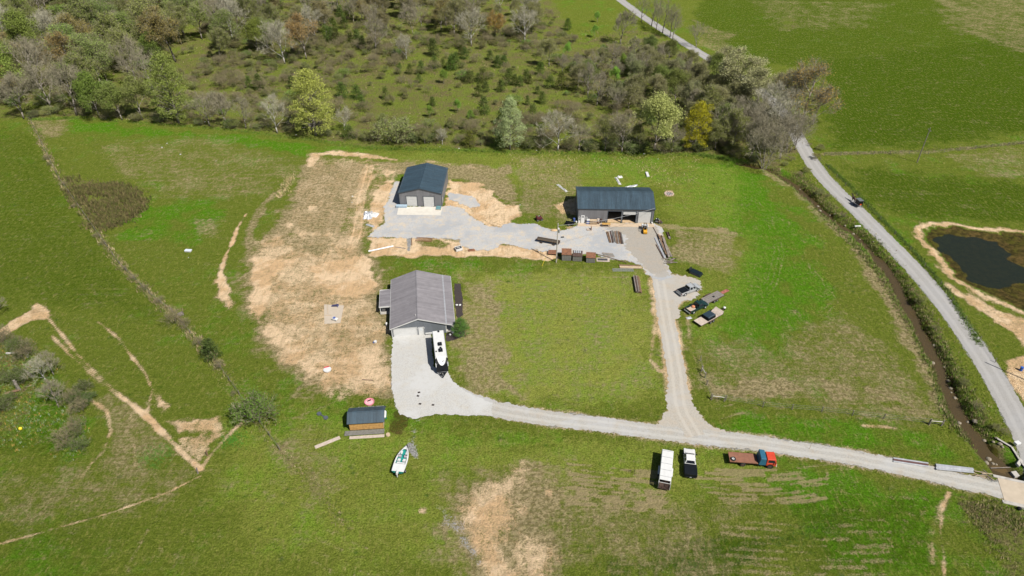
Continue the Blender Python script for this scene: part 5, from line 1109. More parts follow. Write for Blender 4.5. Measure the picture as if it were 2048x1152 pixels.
def pole(name, label, u, v, h, cross=None, m=oldwood):
    x, y = G(u, v); r = T(name, label, 'utility pole', (x, y)); MB().cyl((0, 0, -.3), (0, 0, h), .16, .11, 10).build('shaft', m, r)
    return r, x, y
p1, x1, y1 = pole('utility_pole', 'pale utility pole beside the rusty topped crates', 1112.5, 524.5, 11.2, m=mat('pale_pole_wood', (.40, .36, .32), .85, 0, .15, 1.5))
MB().cyl((.28, 0, 8.6), (.28, 0, 9.4), .2, n=10).build('transformer', steel, p1); MB().bx(-.05, .3, -.05, .05, 8.9, 9.0).build('bracket', steel, p1); MB().bx(-.1, .1, -.3, -.15, 1.3, 1.9).build('meter_box', steel, p1)
gx, gy = G(1084, 532); MB().tube([(0, 0, 9.5), (gx - x1, gy - y1, .0)], .015, 4).build('guy_wire', steel, p1)
d_ = Vector((gx - x1, gy - y1, -9.5)); MB().tube([Vector((gx - x1, gy - y1, 0)), Vector((gx - x1, gy - y1, 0)) - d_ * .23], .05, 6).build('guy_guard', yellowp, p1)
p2, x2, y2 = pole('utility_pole', 'bare brown utility pole standing in the far right field', 1834, 325, 11.5)
MB().bx(-.06, .06, -.9, .9, 10.6, 10.75).build('crossarm', oldwood, p2)
for k in (-.7, .7): MB().cyl((0, k, 10.75), (0, k, 10.95), .05, n=6).build('insulator', steel, p2)
def wire(label, a, b, sag, r_=.028):
    a, b = Vector(a), Vector(b); pts = [a.lerp(b, t / 14) - Vector((0, 0, sag * 4 * (t / 14) * (1 - t / 14))) for t in range(15)]
    o = MB().tube(pts, r_, 4).build('overhead_wire', mat('wire', (.45, .45, .45), .5)); return tag(o, label, 'wire')
qx, qy = G(1306, 446)
wire('thin overhead wire from the pale pole to the long shed right end', (x1, y1, 10.6), (qx, qy + .1, 4.5), .9)
p3, x3, y3 = pole('utility_pole', 'dark utility pole just off the road at the right edge', 2060, 764, 10.5, m=oldwood)

def fence(label, pts, spacing=4.5, h=1.25, world=False, wires=3, mpost=oldwood, r_=.075):
    P = pts if world else GP(pts); r = T('wire_fence', label, 'fence', P[0]); D = []
    for i in range(len(P) - 1):
        a, b = P[i], P[i + 1]; L = math.hypot(b[0] - a[0], b[1] - a[1]); n = max(1, round(L / spacing))
        D += [(a[0] + (b[0] - a[0]) * k / n - P[0][0], a[1] + (b[1] - a[1]) * k / n - P[0][1]) for k in range(n)]
    D.append((P[-1][0] - P[0][0], P[-1][1] - P[0][1])); pm = MB().cyl((0, 0, -.2), (0, 0, h), r_, r_ * .85, 7).mesh('post', mpost)
    for x, y in D:
        o = bpy.data.objects.new('post', pm); COL.objects.link(o); o.parent = r; o.location = (x, y, hz(x + P[0][0], y + P[0][1])); o.rotation_euler = (random.uniform(-.06, .06), random.uniform(-.06, .06), 0)
    for k in range(wires):
        z = h * (.3 + .62 * k / max(1, wires - 1)); MB().tube([(x, y, z + hz(x + P[0][0], y + P[0][1])) for x, y in D], .012, 3).build('wire', steel, r)
    return r
fence('overgrown wire fence running down the left pasture from the woods', FENCE_L[:11], 5.0)
fence('wire fence around the dry pasture right of the lane', [(1400, 722), (1404, 742), (1413, 770), (1421, 797), (1451, 801), (1525, 814), (1643, 824), (1766, 838), (1857, 848), (1884, 851)], 7.0, 1.4, r_=.09)
fence('wire fence crossing the far right field behind the utility pole', [(1648, 312), (1780, 308), (1856, 309), (1950, 298), (2080, 285)], 6.0)
fence('roadside wire fence above the pond', [(1640, 322), (1690, 372), (1760, 440), (1820, 500), (1880, 570), (1930, 640), (1990, 725)], 6.0, 1.15)
def brace(label, a, b):
    A, B = G(*a), G(*b); r = T('fence_brace', label, 'fence', A); dx, dy = B[0] - A[0], B[1] - A[1]
    for p in ((0, 0), (dx, dy)): MB().cyl((p[0], p[1], -.2), (p[0], p[1], 1.6), .1, .09, 8).build('post', oldwood, r)
    MB().cyl((0, 0, 1.1), (dx, dy, 1.1), .07, n=7).build('rail', mat('pale_rail', (.45, .42, .38), .8), r)
brace('weathered fence brace beside the lane in the dry pasture', (1402.2, 743), (1410, 756)); brace('weathered corner fence brace at the lower left of the dry pasture', (1423, 800), (1448, 803)); brace('weathered fence brace near the creek by the driveway', (1858, 850), (1882, 852))
for k, (u, v, lab) in enumerate([(415, 912, 'dark leaning gate post at the cow path corner'), (396, 947, 'grey gate post at the cow path tip')]):
    o = MB().cyl((0, 0, -.2), (.15, .0, 1.5), .13, .11, 8).build('gate_post', oldwood if k else brownwood); o.location = (*G(u, v), 0); tag(o, lab, 'post')
for k, (u, v) in enumerate([(1619, 898), (1727, 908)]):
    o = MB().cyl((0, 0, -.1), (0, 0, 1.3), .035, .03, 6).build('marker_stake', palewood); o.location = (*G(u, v), 0); tag(o, ('thin pale stake in the grass above the driveway, nearer the flatbed truck', 'thin pale stake in the grass above the driveway, nearer the bridge')[k], 'stake')

# ================================================================ yard things
# steel by the drive
for k in range(4):
    o = plank('guardrail_beam', (1871, 930.5 + k * 3.0), (1946, 939 + k * 2.6), .34, .12, galv, 'galvanised guardrail beam in the bundle along the driveway end', 'beam', 'galvanised beams by the driveway', z=.12 + (.13 if k % 2 else 0))
plank('bundle_bearer', (1878, 940), (1877, 931), .15, .12, brownwood, 'short wooden bearer under the left end of the galvanised beams', 'bearer'); plank('bundle_bearer', (1938, 947), (1937, 938), .15, .12, brownwood, 'short wooden bearer under the right end of the galvanised beams', 'bearer')
for k in range(3): plank('steel_beam', (1786, 917 + k * 3.2), (1856, 927.5 + k * 3.2), .26, .22, (galv, mat('maroon_steel', (.11, .045, .04), .8), galv)[k], ('pale steel beam beside the driveway, farthest of three', 'maroon steel beam beside the driveway, middle of three', 'pale steel beam beside the driveway, nearest of three')[k], 'beam', z=.0)
# utility box and blue drum at the right edge
o = T('utility_box', 'white utility box on a post between road and creek', 'utility box', G(2030, 893), .3); MB().cyl((0, 0, -.1), (0, 0, .7), .06).build('post', oldwood, o); MB().bx(-.5, .5, -.35, .35, .7, 1.15).build('box', rvwhite, o, bevel=.05)
o = T('blue_drum', 'blue plastic drum on the dirt right of the road', 'drum', G(2041, 741)); MB().cyl((0, 0, .03), (0, 0, .9), .3, n=14).build('drum', mat('drum_blue', (.02, .10, .42), .4), o); MB().cyl((0, 0, .9), (0, 0, .93), .27, n=14).build('lid', mat('drum_blue', (.02, .10, .42), .4), o)
o = MB().ball((0, 0, .3), .35, 9, 6, .8).build('black_bucket', flatblack); o.location = (*G(2037, 1019), 0); tag(o, 'black rubbish bundle at the near side of the bridge', 'rubbish')
# crates
def crate(label, a, b, dep, hh, top, panes=0):
    A, B = G(*a), G(*b); r = T('storage_crate', label, 'crate', A, math.atan2(B[1] - A[1], B[0] - A[0]), 'rusty topped storage crates'); W = math.hypot(B[0] - A[0], B[1] - A[1])
    for k in range(4): x0 = W * k / 4; MB().bx(x0 + .015, x0 + W / 4 - .015, 0, .05, .08, hh).build('plank', greywood, r)
    for x in (0, W - .05):
        for k in range(4): y0 = .06 + (dep - .06) * k / 4; MB().bx(x, x + .05, y0, y0 + (dep - .06) / 4 - .02, .08, hh).build('plank', greywood, r)
    MB().bx(.05, W - .05, dep - .06, dep - .01, .08, hh).build('back', greywood, r); MB().bx(0, W, 0.06, dep, 0, .08).build('base', brownwood, r)
    for k in range(3):
        y0 = -.1 + (dep + .2) * k / 3; z = hh + (.06 if k else .02)
        MB().hexa([(-.08, y0, z), (W + .08, y0, z), (W + .08, y0 + (dep + .2) / 3 - .03, z + .08), (-.08, y0 + (dep + .2) / 3 - .03, z + .08)], [(-.08, y0, z + .05), (W + .08, y0, z + .05), (W + .08, y0 + (dep + .2) / 3 - .03, z + .14), (-.08, y0 + (dep + .2) / 3 - .03, z + .14)]).build('lid_panel', top, r)
    for k in range(panes): x0 = .2 + (W - .4) * k / panes; MB().bx(x0, x0 + (W - .4) / panes - .12, dep * .52, dep * .95, hh + .24, hh + .28).build('top_pane', alu, r)
crate('tallest rusty topped grey plank crate, next to the pale pole', (1123.5, 521.5), (1142, 522), 2.6, 1.75, rust)
crate('grey plank crate with pale panes on its dark top, middle of three', (1145, 522.5), (1163.5, 523.5), 2.3, 1.5, rustdark, 4)
crate('rusty topped grey plank crate farthest from the pale pole', (1172, 525.5), (1190, 526.5), 2.2, 1.5, rust)
# rusty steel table / trough / implements
o = T('steel_table', 'low rusty steel table tilted beside the tallest crate', 'table', G(1105, 508), -.12); MB().hexa([(-1.2, -.7, .35), (1.1, -.8, .5), (1.2, .7, .75), (-1.1, .75, .6)], [(-1.2, -.7, .45), (1.1, -.8, .6), (1.2, .7, .85), (-1.1, .75, .7)]).build('top', rust, o)
for x, y, h_ in ((-1, -.55, .35), (.9, -.6, .5), (1., .55, .7), (-.9, .6, .6)): MB().bx(x - .05, x + .05, y - .05, y + .05, 0, h_).build('leg', rustdark, o)
def trough():
    a, b = (1074, 482), (1119, 490); r = T('trough_wagon', 'long dark feed trough on wheels at the edge of the gravel yard', 'wagon', mid(a, b), heading(a, b)); h = dist(a, b) / 2; n = 8; b_ = MB()
    pts = [(.62 * math.cos(math.pi + math.pi * i / n), .95 + .45 * math.sin(math.pi + math.pi * i / n)) for i in range(n + 1)]
    for i in range(n):
        (y0, z0), (y1, z1) = pts[i], pts[i + 1]; b_.hexa([(-h, y0, z0), (h, y0, z0), (h, y1, z1), (-h, y1, z1)], [(-h, y0 * .93, z0 + .05), (h, y0 * .93, z0 + .05), (h, y1 * .93, z1 + .05), (-h, y1 * .93, z1 + .05)])
    b_.build('trough', mat('dark_brown_steel', (.055, .042, .028), .7, 0, .3, 2), r)
    for x in (-h, h - .06): MB().prism(pts, 'x', x, x + .06).build('end_plate', rustdark, r)
    for y in (-.66, .58): MB().bx(-h, h, y, y + .08, .92, 1.0).build('rim_rail', brownwood, r)
    for x in (-h * .55, h * .55):
        MB().cyl((x, -.75, .36), (x, .75, .36), .05).build('axle', rustdark, r)
        for s in (-1, 1): wheel(r, x, s * .78, .36, .2, rustdark)
trough()
def machine(name, label, u, v, rz, m1, m2, s=1.):
    r = T(name, label, 'machine', G(u, v), rz); MB().bx(-.7 * s, .7 * s, -.35 * s, .35 * s, .3 * s, .75 * s).build('engine', m1, r, bevel=.05); MB().cyl((-.5 * s, -.5 * s, .9 * s), (-.5 * s, .5 * s, .9 * s), .22 * s, n=10).cyl((.3 * s, 0, .75 * s), (.3 * s, 0, 1.2 * s), .12 * s).build('drum', m2, r)
    MB().beam((-.8 * s, -.5 * s, .25 * s), (.9 * s, -.5 * s, .25 * s), .1, .1).beam((-.8 * s, .5 * s, .25 * s), (.9 * s, .5 * s, .25 * s), .1, .1).beam((.9 * s, -.5 * s, .25 * s), (.9 * s, .5 * s, .25 * s), .1, .1).build('frame', rustdark, r)
    for x in (-.5, .5):
        for q in (-1, 1): wheel(r, x * s, q * .58 * s, .26 * s, .16 * s, steel)
    MB().ball((.1 * s, .3 * s, .9 * s), .14 * s, 8, 5).build('cap', white, r)
    return r
machine('maroon_engine', 'maroon machine with pale caps in the grass left of the long shed', 1078, 440, .3, mat('maroon', (.09, .018, .022), .5), mat('maroon', (.09, .018, .022), .5), 1.15)
o = T('black_cart', 'low black wheeled cart on the grass beside the long shed', 'cart', G(1140, 450), -.3); MB().bx(-1.3, 1.1, -.5, .5, .45, .55).bx(-1.3, 1.1, -.5, -.45, .55, .85).bx(-1.3, 1.1, .45, .5, .55, .85).build('bed', flatblack, o); MB().beam((1.1, 0, .45), (2.1, 0, .3), .08, .08).build('tongue', rustdark, o)
for s in (-1, 1): wheel(o, -.2, s * .62, .34, .18, steel)
o = T('soil_bag', 'white bag beside the pale pole at the gravel edge', 'bag', G(1117, 461)); MB().hexa([(-.35, -.3, 0), (.35, -.3, 0), (.35, .3, 0), (-.35, .3, 0)], [(-.2, -.15, .75), (.2, -.15, .75), (.2, .15, .75), (-.2, .15, .75)]).build('sack', rvwhite, o, bevel=.12); MB().cyl((0, 0, .72), (0, 0, .85), .08, .12).build('neck', rvwhite, o)
b = MB().ball((0, 0, 0), 1.0, 12, 6, .35); b.v = [(x, y * .6, max(z, -.05)) for x, y, z in b.v]; o = b.build('soil_heap', soil, smooth=True); o.location = (*G(1108, 461), .05); tag(o, 'small tan soil heap behind the pale pole', 'heap')
plank('black_hose_reel', (1122, 475.5), (1128, 475), .3, .2, flatblack, 'small black box on the gravel right of the pale pole', 'box', z=.06)
# boards laid out on the gravel
for k, (a, b, m) in enumerate([((1213, 464.5), (1219.5, 486), brownwood), ((1216, 464), (1222, 486), brownwood), ((1220.5, 463), (1226, 486.5), rustdark), ((1224.5, 462), (1228, 485), greywood), ((1227.5, 464), (1231.5, 486), oldwood), ((1230, 463.5), (1234.5, 488), brownwood), ((1233.5, 463), (1237, 488), oldwood), ((1236.5, 463.5), (1240.5, 488), brownwood), ((1239.5, 465), (1243.5, 488.5), rustdark), ((1242, 466), (1246.5, 488.5), greywood)]):
    plank('timber_beam', a, b, .26, .2, m, ('timber beam in the right group of beams laid out on the gravel' if k > 3 else 'timber beam in the left group of beams laid out on the gravel'), 'beam', 'right group of beams on the gravel' if k > 3 else 'left group of beams on the gravel', z=.066)
plank('long_pipe', (1192, 508.5), (1253, 526), .2, .2, mat('brown_pipe', (.15, .11, .06), .7), 'long brown pipe lying from the last crate towards the lane', 'pipe', z=.06, round_=True)
plank('board_bundle', (1239, 535), (1283, 536.5), .7, .3, palewood, 'pale board bundle on the grass edge below the yard', 'planks', z=.02); plank('board_bundle', (1238, 531), (1280, 533), .4, .22, brownwood, 'dark board bundle lying behind the pale bundle', 'planks', z=.02)
def grid(name, label, u, v, w_, d_, rz, nx, ny, m, z=.05):
    r = T(name, label, 'panel', G(u, v), rz, z=z); f = MB()
    for i in range(nx + 1): f.bx(-w_ / 2 + w_ * i / nx - .02, -w_ / 2 + w_ * i / nx + .02, -d_ / 2, d_ / 2, 0, .04)
    for j in range(ny + 1): f.bx(-w_ / 2, w_ / 2, -d_ / 2 + d_ * j / ny - .02, -d_ / 2 + d_ * j / ny + .02, .041, .08)
    x = f.build('bars', m, r); x['kind'] = 'stuff'; MB().bx(-w_ / 2 - .06, w_ / 2 + .06, -d_ / 2 - .06, -d_ / 2 - .021, 0, .1).bx(-w_ / 2 - .06, w_ / 2 + .06, d_ / 2 + .021, d_ / 2 + .06, 0, .1).build('frame', m, r)
grid('cattle_grid', 'rusty wire panel lying on the soil below the gable shed yard', 848, 479.5, 4.2, 1.6, -.1, 12, 5, rust)
grid('cattle_grid', 'pale wire panel on the grass below the board bundles', 1246, 540.5, 5., .9, 0, 16, 3, galv)
o = T('framed_panel', 'white framed dark panel lying right of the crates', 'panel', G(1206, 520), -.06, z=.02); MB().bx(-1.6, 1.6, -.8, .8, 0, .1).build('frame', tanwood, o); MB().bx(-1.35, 1.1, -.45, .45, .1, .16).build('dark_sheet', mat('charcoal', (.05, .05, .055), .6), o)
for k in range(3): plank('slab_board', (1204 + k * 2, 507 + k * 2.6), (1226 + k * 1.5, 509 + k * 2.4), .55, .12, greywood if k % 2 else oldwood, ('grey slab board behind the framed panel, farthest of three', 'grey slab board behind the framed panel, middle of three', 'grey slab board behind the framed panel, nearest of three')[k], 'board', z=.06)
o = T('pallet', 'small reddish wooden pallet with upright back on the gravel before the long shed', 'pallet', G(1178, 460), .05, z=.06)
for k in range(5): MB().bx(-.6, .6, -.5 + k * .22, -.34 + k * .22, .1, .13).build('slat', tanwood, o)
for k in range(3): MB().bx(-.6 + k * .55, -.5 + k * .55, -.5, .54, 0, .1).build('runner', brownwood, o)
MB().bx(.55, .62, -.45, .5, .13, 1.0).build('upright', mat('red_board', (.28, .13, .1), .8), o)
# along the front wall of the long shed
def at_front(x, y=-.35, z=.08):
    p = G(1155, 444.5); a = R(-1.5); return (p[0] + x * math.cos(a) - y * math.sin(a), p[1] + x * math.sin(a) + y * math.cos(a))
def leaning(name, label, x, w_, h_, m, panes, cat):
    r = T(name, label, cat, at_front(x, -.3), R(-1.5), z=.08); MB().hexa([(-w_ / 2, -.1, 0), (w_ / 2, -.1, 0), (w_ / 2, -.04, 0), (-w_ / 2, -.04, 0)], [(-w_ / 2, .22, h_), (w_ / 2, .22, h_), (w_ / 2, .28, h_), (-w_ / 2, .28, h_)]).build('frame', m, r)
    for (x0, x1, z0, z1) in panes: MB().quad((x0, -.105 + .32 * z0 / h_, z0), (x1, -.105 + .32 * z0 / h_, z0), (x1, -.105 + .32 * z1 / h_, z1), (x0, -.105 + .32 * z1 / h_, z1)).build('pane', glass, r)
leaning('leaning_door', 'white panel door leaning on the long shed wall', 1.35, .95, 2.1, rvwhite, [(-.3, .3, 1.5, 1.65), (-.3, .3, 1.75, 1.9)], 'door')
leaning('leaning_window', 'white window frame leaning left of the white door', .45, .55, 1.6, white, [(-.2, .2, 1.2, 1.5), (-.2, .2, .7, 1.0)], 'window'); leaning('leaning_window', 'white window frame leaning right of the white door', 2.3, .55, 1.6, white, [(-.2, .2, 1.2, 1.5), (-.2, .2, .7, 1.0)], 'window')
o = T('lumber_stack', 'stack of brown lumber against the long shed wall', 'lumber', at_front(4.1, -.75), R(-1.5), z=.08)
for k in range(6): MB().bx(-.95, .95, -.45, .4, k * .2, k * .2 + .17).build('board', palewood if k % 2 else brownwood, o)
o = T('box_stack', 'stack of blue and white boxes beside the brown lumber', 'boxes', at_front(2.75, -.7), R(-1.5), z=.08)
for k in range(4): MB().bx(-.4, .4, -.35, .35, k * .32, k * .32 + .3).build('box', (plasticblue, white)[k % 2], o, bevel=.02)
o = T('parts_shelf', 'small orange and white shelf standing right of the lumber', 'shelf', at_front(5.45, -.6), R(-1.5), z=.08)
for z in (0, .45, .9, 1.3): MB().bx(-.3, .3, -.3, .3, z, z + .06).build('shelf_board', tanwood, o)
for x in (-.28, .28):
    for y in (-.28, .28): MB().bx(x - .03, x + .03, y - .03, y + .03, .06, 1.3).build('leg', rust, o)
MB().bx(-.25, .25, -.25, .25, .96, 1.2).build('white_box', white, o)
machine('rusty_implement', 'rusty red farm implement standing left of the open bay', *(1205, 443.5), .2, rust, rustdark, 1.1).location.z = .08
machine('small_rusty_engine', 'small dark engine on the slab beside the rusty implement', *(1196, 447), .9, rustdark, rust, .6).location.z = .08
o = T('work_bench', 'yellow brown work bench before the open bay', 'bench', G(1212, 453.5), -.05, z=.07); MB().bx(-1.1, 1.1, -.4, .4, .8, .9).build('top', mat('ochre_wood', (.42, .24, .06), .8), o)
for x in (-1, .95):
    for y in (-.35, .3): MB().bx(x, x + .08, y, y + .08, 0, .8).build('leg', brownwood, o)
o = MB().cyl((0, 0, 0), (0, 0, .25), .35, .38, 12).build('washtub', steel); o.location = (*G(1203, 452), .07); tag(o, 'round grey tub left of the work bench', 'tub')
for k, (x, lab) in enumerate([(-.35, 'white bucket at the left corner of the long shed'), (19.9, 'white bucket at the right corner of the long shed')]):
    o = MB().cyl((0, 0, 0), (0, 0, .45), .2, .24, 12).build('bucket', rvwhite); o.location = (*at_front(x, -.4), .08); tag(o, lab, 'bucket')
o = MB().cyl((0, 0, 0), (0, 0, .9), .3, n=12).build('drum', plasticblue); o.location = (*at_front(-.9, .5), 0); tag(o, 'blue drum in the shade left of the long shed', 'drum')
machine('junk_engine', 'grey engine junk at the right end of the long shed', *(1314, 444), 1.2, steel, flatblack, 1.0)
machine('dark_junk', 'dark rusty junk farther right of the long shed', *(1319, 446), .4, rustdark, brownwood, .8)
# timber and scrap along the lane
SCR = [((1306, 455), (1319, 479), .12, galv, 'thin dark pole leading up from the scrap row to the shed', rustdark), ((1310, 476), (1330, 517), .5, galv, 'long grey metal sheet in the scrap row, nearest the lane', galv), ((1312, 490), (1327, 518), .22, galv, 'dark beam in the scrap row beside the grey sheet', rustdark),
       ((1316, 472), (1332, 512), .28, 0, 'brown timber in the scrap row along the lane', brownwood), ((1318, 471), (1334, 514), .28, 0, 'brown timber in the scrap row along the lane', rust), ((1320, 472), (1336, 518), .3, 0, 'brown timber in the scrap row along the lane', brownwood), ((1322, 473), (1334, 498), .25, 0, 'brown timber in the scrap row along the lane', rustdark),
       ((1326, 478), (1338, 518), .55, 0, 'broad weathered board in the scrap row, on top', oldwood), ((1332, 490), (1343, 514), .4, 0, 'grey broken board at the outer side of the scrap row', oldwood), ((1324, 484), (1336, 503), .35, 0, 'brown timber in the scrap row along the lane', rust)]
for k, (a, b, wd, _, lab, m) in enumerate(SCR):
    plank('scrap_timber', a, b, wd, .16, m, lab, 'timber', 'scrap timbers along the lane' if lab.startswith('brown timber') else None, z=.06 + .13 * (k % 4) * (k > 2))
plank('pale_block', (1315, 471), (1322, 472), .9, .45, tanwood, 'pale wooden block at the top of the scrap row', 'block', z=.06)
o = T('metal_trough', 'narrow metal trough lying right of the scrap row', 'trough', mid((1334, 463), (1340, 480)), heading((1340, 480), (1334, 463))); MB().bx(-1.7, 1.7, -.3, .3, 0, .08).bx(-1.7, 1.7, -.3, -.25, .08, .35).bx(-1.7, 1.7, .25, .3, .08, .35).build('pan', rustdark, o); MB().bx(-1.7, -.7, -.24, .24, .081, .3).build('pale_fill', oldwood, o)
for k in range(14):
    u, v = 1338 + random.uniform(-9, 12), 523 + random.uniform(-5, 6); x, y = G(u, v)
    o = MB().cyl((-random.uniform(.5, 1.2), 0, .08), (random.uniform(.5, 1.2), 0, .14), .09, .07, 7).build('scrap_log', oldwood if k % 3 else rustdark); o.location = (x, y, .04 + .05 * (k % 5)); o.rotation_euler = (0, random.uniform(-.12, .12), random.uniform(-.6, .6)); tag(o, 'short grey log in the heap at the lower end of the scrap row', 'log', 'logs heaped by the lane')
for k in range(9):
    row, c = divmod(k, 5); a = (1266.5 + c * 2.6, 555 + c * .2); b = (1272 + c * 2.6, 586 + c * .3)
    plank('round_post', a, b, .3, .3, rustdark if k % 3 == 0 else (oldwood if k % 2 else brownwood), 'round post in the stacked pile left of the lane', 'post', 'posts stacked left of the lane', z=.15 + row * .27, round_=True)
for k, (a, b) in enumerate([((1266, 563), (1281, 564)), ((1269, 581), (1284, 582))]): plank('stack_bearer', a, b, .16, .15, brownwood, ('bearer under the far end of the stacked posts', 'bearer under the near end of the stacked posts')[k], 'bearer')
# by the gable shed
def fl(x, y): p = G(800, 412); a = R(-2); return (p[0] + x * math.cos(a) - y * math.sin(a), p[1] + x * math.sin(a) + y * math.cos(a))
o = T('panel_stack', 'stack of pale blue wall panels at the left front of the gable shed', 'panels', fl(.6, -.75), R(-2), z=.1)
for k in range(4): MB().bx(-1.5, 1.5, -.5, .5, .08 + k * .13, .08 + k * .13 + .11).build('panel', mat('pale_blue_panel', (.32, .42, .50), .5), o)
for x in (-1.2, 1.1): MB().bx(x, x + .1, -.5, .5, 0, .08).build('bearer', brownwood, o)
o = T('glass_crate', 'low crate of teal glass panes on the concrete apron', 'crate', fl(11.0, -1.1), R(-2), z=.1); MB().bx(-.75, .75, -1.0, 1.0, 0, .12).build('base', palewood, o)
for k in range(3): MB().bx(-.68, .68, -.92 + k * .62, -.34 + k * .62, .12, .3).build('pane', mat('teal_glass', (.12, .24, .26), .15), o)
def crumple(name, label, u, v, sx, sy, h_, m, cat, seed=0):
    n = 9; b = MB(); rr = random.Random(seed); vs_ = []
    for j in range(n):
        for i in range(n):
            x, y = (i / (n - 1) - .5) * 2, (j / (n - 1) - .5) * 2; e = max(0, 1 - max(abs(x), abs(y)) ** 3); vs_.append((x * sx + rr.uniform(-.12, .12) * sx, y * sy + rr.uniform(-.12, .12) * sy, .02 + h_ * e * rr.uniform(.15, 1.)))
    b.add(vs_, [(j * n + i, j * n + i + 1, (j + 1) * n + i + 1, (j + 1) * n + i) for j in range(n - 1) for i in range(n - 1)])
    o = b.build(name, m); o.location = (*G(u, v), 0); o.rotation_euler = (0, 0, rr.uniform(-.5, .5)); return tag(o, label, cat)
crumple('foil_heap', 'crumpled silver insulation heap left of the gravel yard', 736, 431, 1.2, 2.0, 1.0, foil, 'rubbish', 1); crumple('white_tarp', 'crumpled white tarp beside the silver heap', 749, 430, 1.0, 1.2, .7, white, 'tarp', 2); crumple('wrap_scraps', 'flat white wrapping scraps at the gravel yard corner', 740, 451, 1.3, .4, .15, galv, 'rubbish', 3)
crumple('white_sheeting', 'white sheeting strewn at the left of the long shed', 1124, 376, .4, 2.6, .35, white, 'sheeting', 4).rotation_euler = (0, 0, .5); crumple('white_sheeting', 'white torn sheeting behind the long shed roof', 1236, 362, .4, 2.3, .4, rvwhite, 'sheeting', 5).rotation_euler = (0, 0, .15); crumple('white_sheeting', 'small white bundle above the torn sheeting', 1240, 354, .7, .7, .4, rvwhite, 'sheeting', 6)
o = MB().bx(-.4, .4, -1.4, 1.4, 0, .4).build('white_block', rvwhite, bevel=.08); o.location = (*G(1294.5, 350), 0); tag(o, 'upright looking white block in the grass behind the long shed', 'block')
crumple('white_board_scraps', 'pale board scraps in the grass just behind the long shed', 1262, 373, 2.2, .5, .25, galv, 'rubbish', 7)
b = MB(); n = 18
for i in range(n): a = 2 * math.pi * i / n; b.ball((1.25 * math.cos(a), 1.25 * math.sin(a), .15), .24, 6, 4, .7)
o = T('fire_ring', 'round stone fire ring with ashes right of the long shed', 'fire pit', G(1338, 388)); 
for i in range(12): a = 2 * math.pi * i / 12; MB().ball((1.2 * math.cos(a), 1.2 * math.sin(a), .12), .28, 6, 4, .7).build('stone', mat('pinkish_stone', (.45, .34, .27), .9), o)
MB().cyl((0, 0, .0), (0, 0, .07), 1.05, n=14).build('ashes', mat('ash', (.22, .20, .19), .95, 0, .5, 3), o)
for k in range(4): MB().beam((-.5 + k * .2, -.4, .1), (.2 + k * .12, .5, .2), .14, .12).build('charred_log', white if k == 1 else rustdark, o)
plank('white_roll', (737, 504), (787, 493.5), .42, .4, rvwhite, 'long white plastic wrapped roll on the soil strip', 'roll', round_=True); plank('thin_board', (789, 494), (811, 497), .25, .08, oldwood, 'thin grey board at the end of the white roll', 'board')
plank('upright_board', (823.5, 476), (823, 491), .22, .1, brownwood, 'brown board lying beside the narrow gravel strip', 'board', z=.03)
o = T('white_bin', 'white open bin with black contents on the soil strip', 'bin', G(917, 500), .45); MB().bx(-.85, .85, -.7, -.62, .1, .8).bx(-.85, .85, .62, .7, .1, .8).bx(-.85, -.77, -.62, .62, .1, .8).bx(.77, .85, -.62, .62, .1, .8).build('side', rvwhite, o); MB().bx(-.77, .77, -.62, .62, .1, .62).build('contents', mat('black_sacks', (.02, .018, .02), .5, 0, .8, 3, .6), o)
for x in (-.75, .65): MB().bx(x, x + .1, -.6, .6, 0, .1).build('runner', brownwood, o)
for k in range(3): o = MB().ball((0, 0, 0), .15, 6, 4, .6).build('scrap_in_bin', white); o.location = (G(917, 500)[0] - .3 + k * .28, G(917, 500)[1] + .1 * k, .68); tag(o, 'pale scrap lying on the black contents of the white bin', 'scrap', 'scraps in the white bin')
crumple('rust_heap', 'low rusty scrap heap right of the white bin', 943, 501, .9, .45, .45, rust, 'scrap', 8)
# play corner and small things left of the house
o = T('play_pad', 'tan square play pad left of the house', 'play pad', (0, 0)); P = GP([(648, 609), (688, 611), (681, 646), (649, 648)]); MB().prism(P, 'z', 0, .05).build('pad', mat('tan_pad', (.40, .34, .27), .9, 0, .06, 1.5), o)
cx, cy = mid((651, 612), (680, 646)); MB().beam((G(656, 628)[0], G(656, 628)[1], .09), (G(655, 611)[0], G(655, 611)[1], .09), .1, .08).beam((G(650, 631)[0], G(650, 631)[1], .09), (G(663, 631)[0], G(663, 631)[1], .09), .1, .08).build('edge_board', palewood, o)
o = T('play_slide', 'dark blue toy slide on the tan play pad', 'toy', G(671, 613), -.15, z=.05); MB().hexa([(-.9, -.3, .0), (.7, -.3, .5), (.7, .3, .5), (-.9, .3, 0)], [(-.9, -.3, .08), (.7, -.3, .6), (.7, .3, .6), (-.9, .3, .08)]).build('chute', mat('navy_plastic', (.05, .05, .13), .5), o); MB().bx(.6, .7, -.3, -.2, 0, .5).bx(.6, .7, .2, .3, 0, .5).build('leg', plasticblue, o)
o = T('toy_car', 'white and blue ride on toy car on the play pad', 'toy', G(670, 640), -.4, z=.05); MB().bx(-.65, .65, -.38, .38, .12, .5).build('body', rvwhite, o, bevel=.1); MB().bx(-.4, .15, -.3, .3, .5, .62).build('seat', plasticblue, o, bevel=.04)
for x in (-.4, .4):
    for s in (-1, 1): wheel(o, x, s * .36, .15, .1)
o = T('toy_boat', 'white toy tub with red rim on the bare soil', 'toy', G(655, 741), .1); MB().cyl((0, 0, 0), (0, 0, .35), .7, .8, 14).build('tub', rvwhite, o); MB().beam((-.7, .5, .4), (.3, .75, .4), .2, .1).build('red_rim', mat('toy_red', (.5, .02, .05), .5), o)
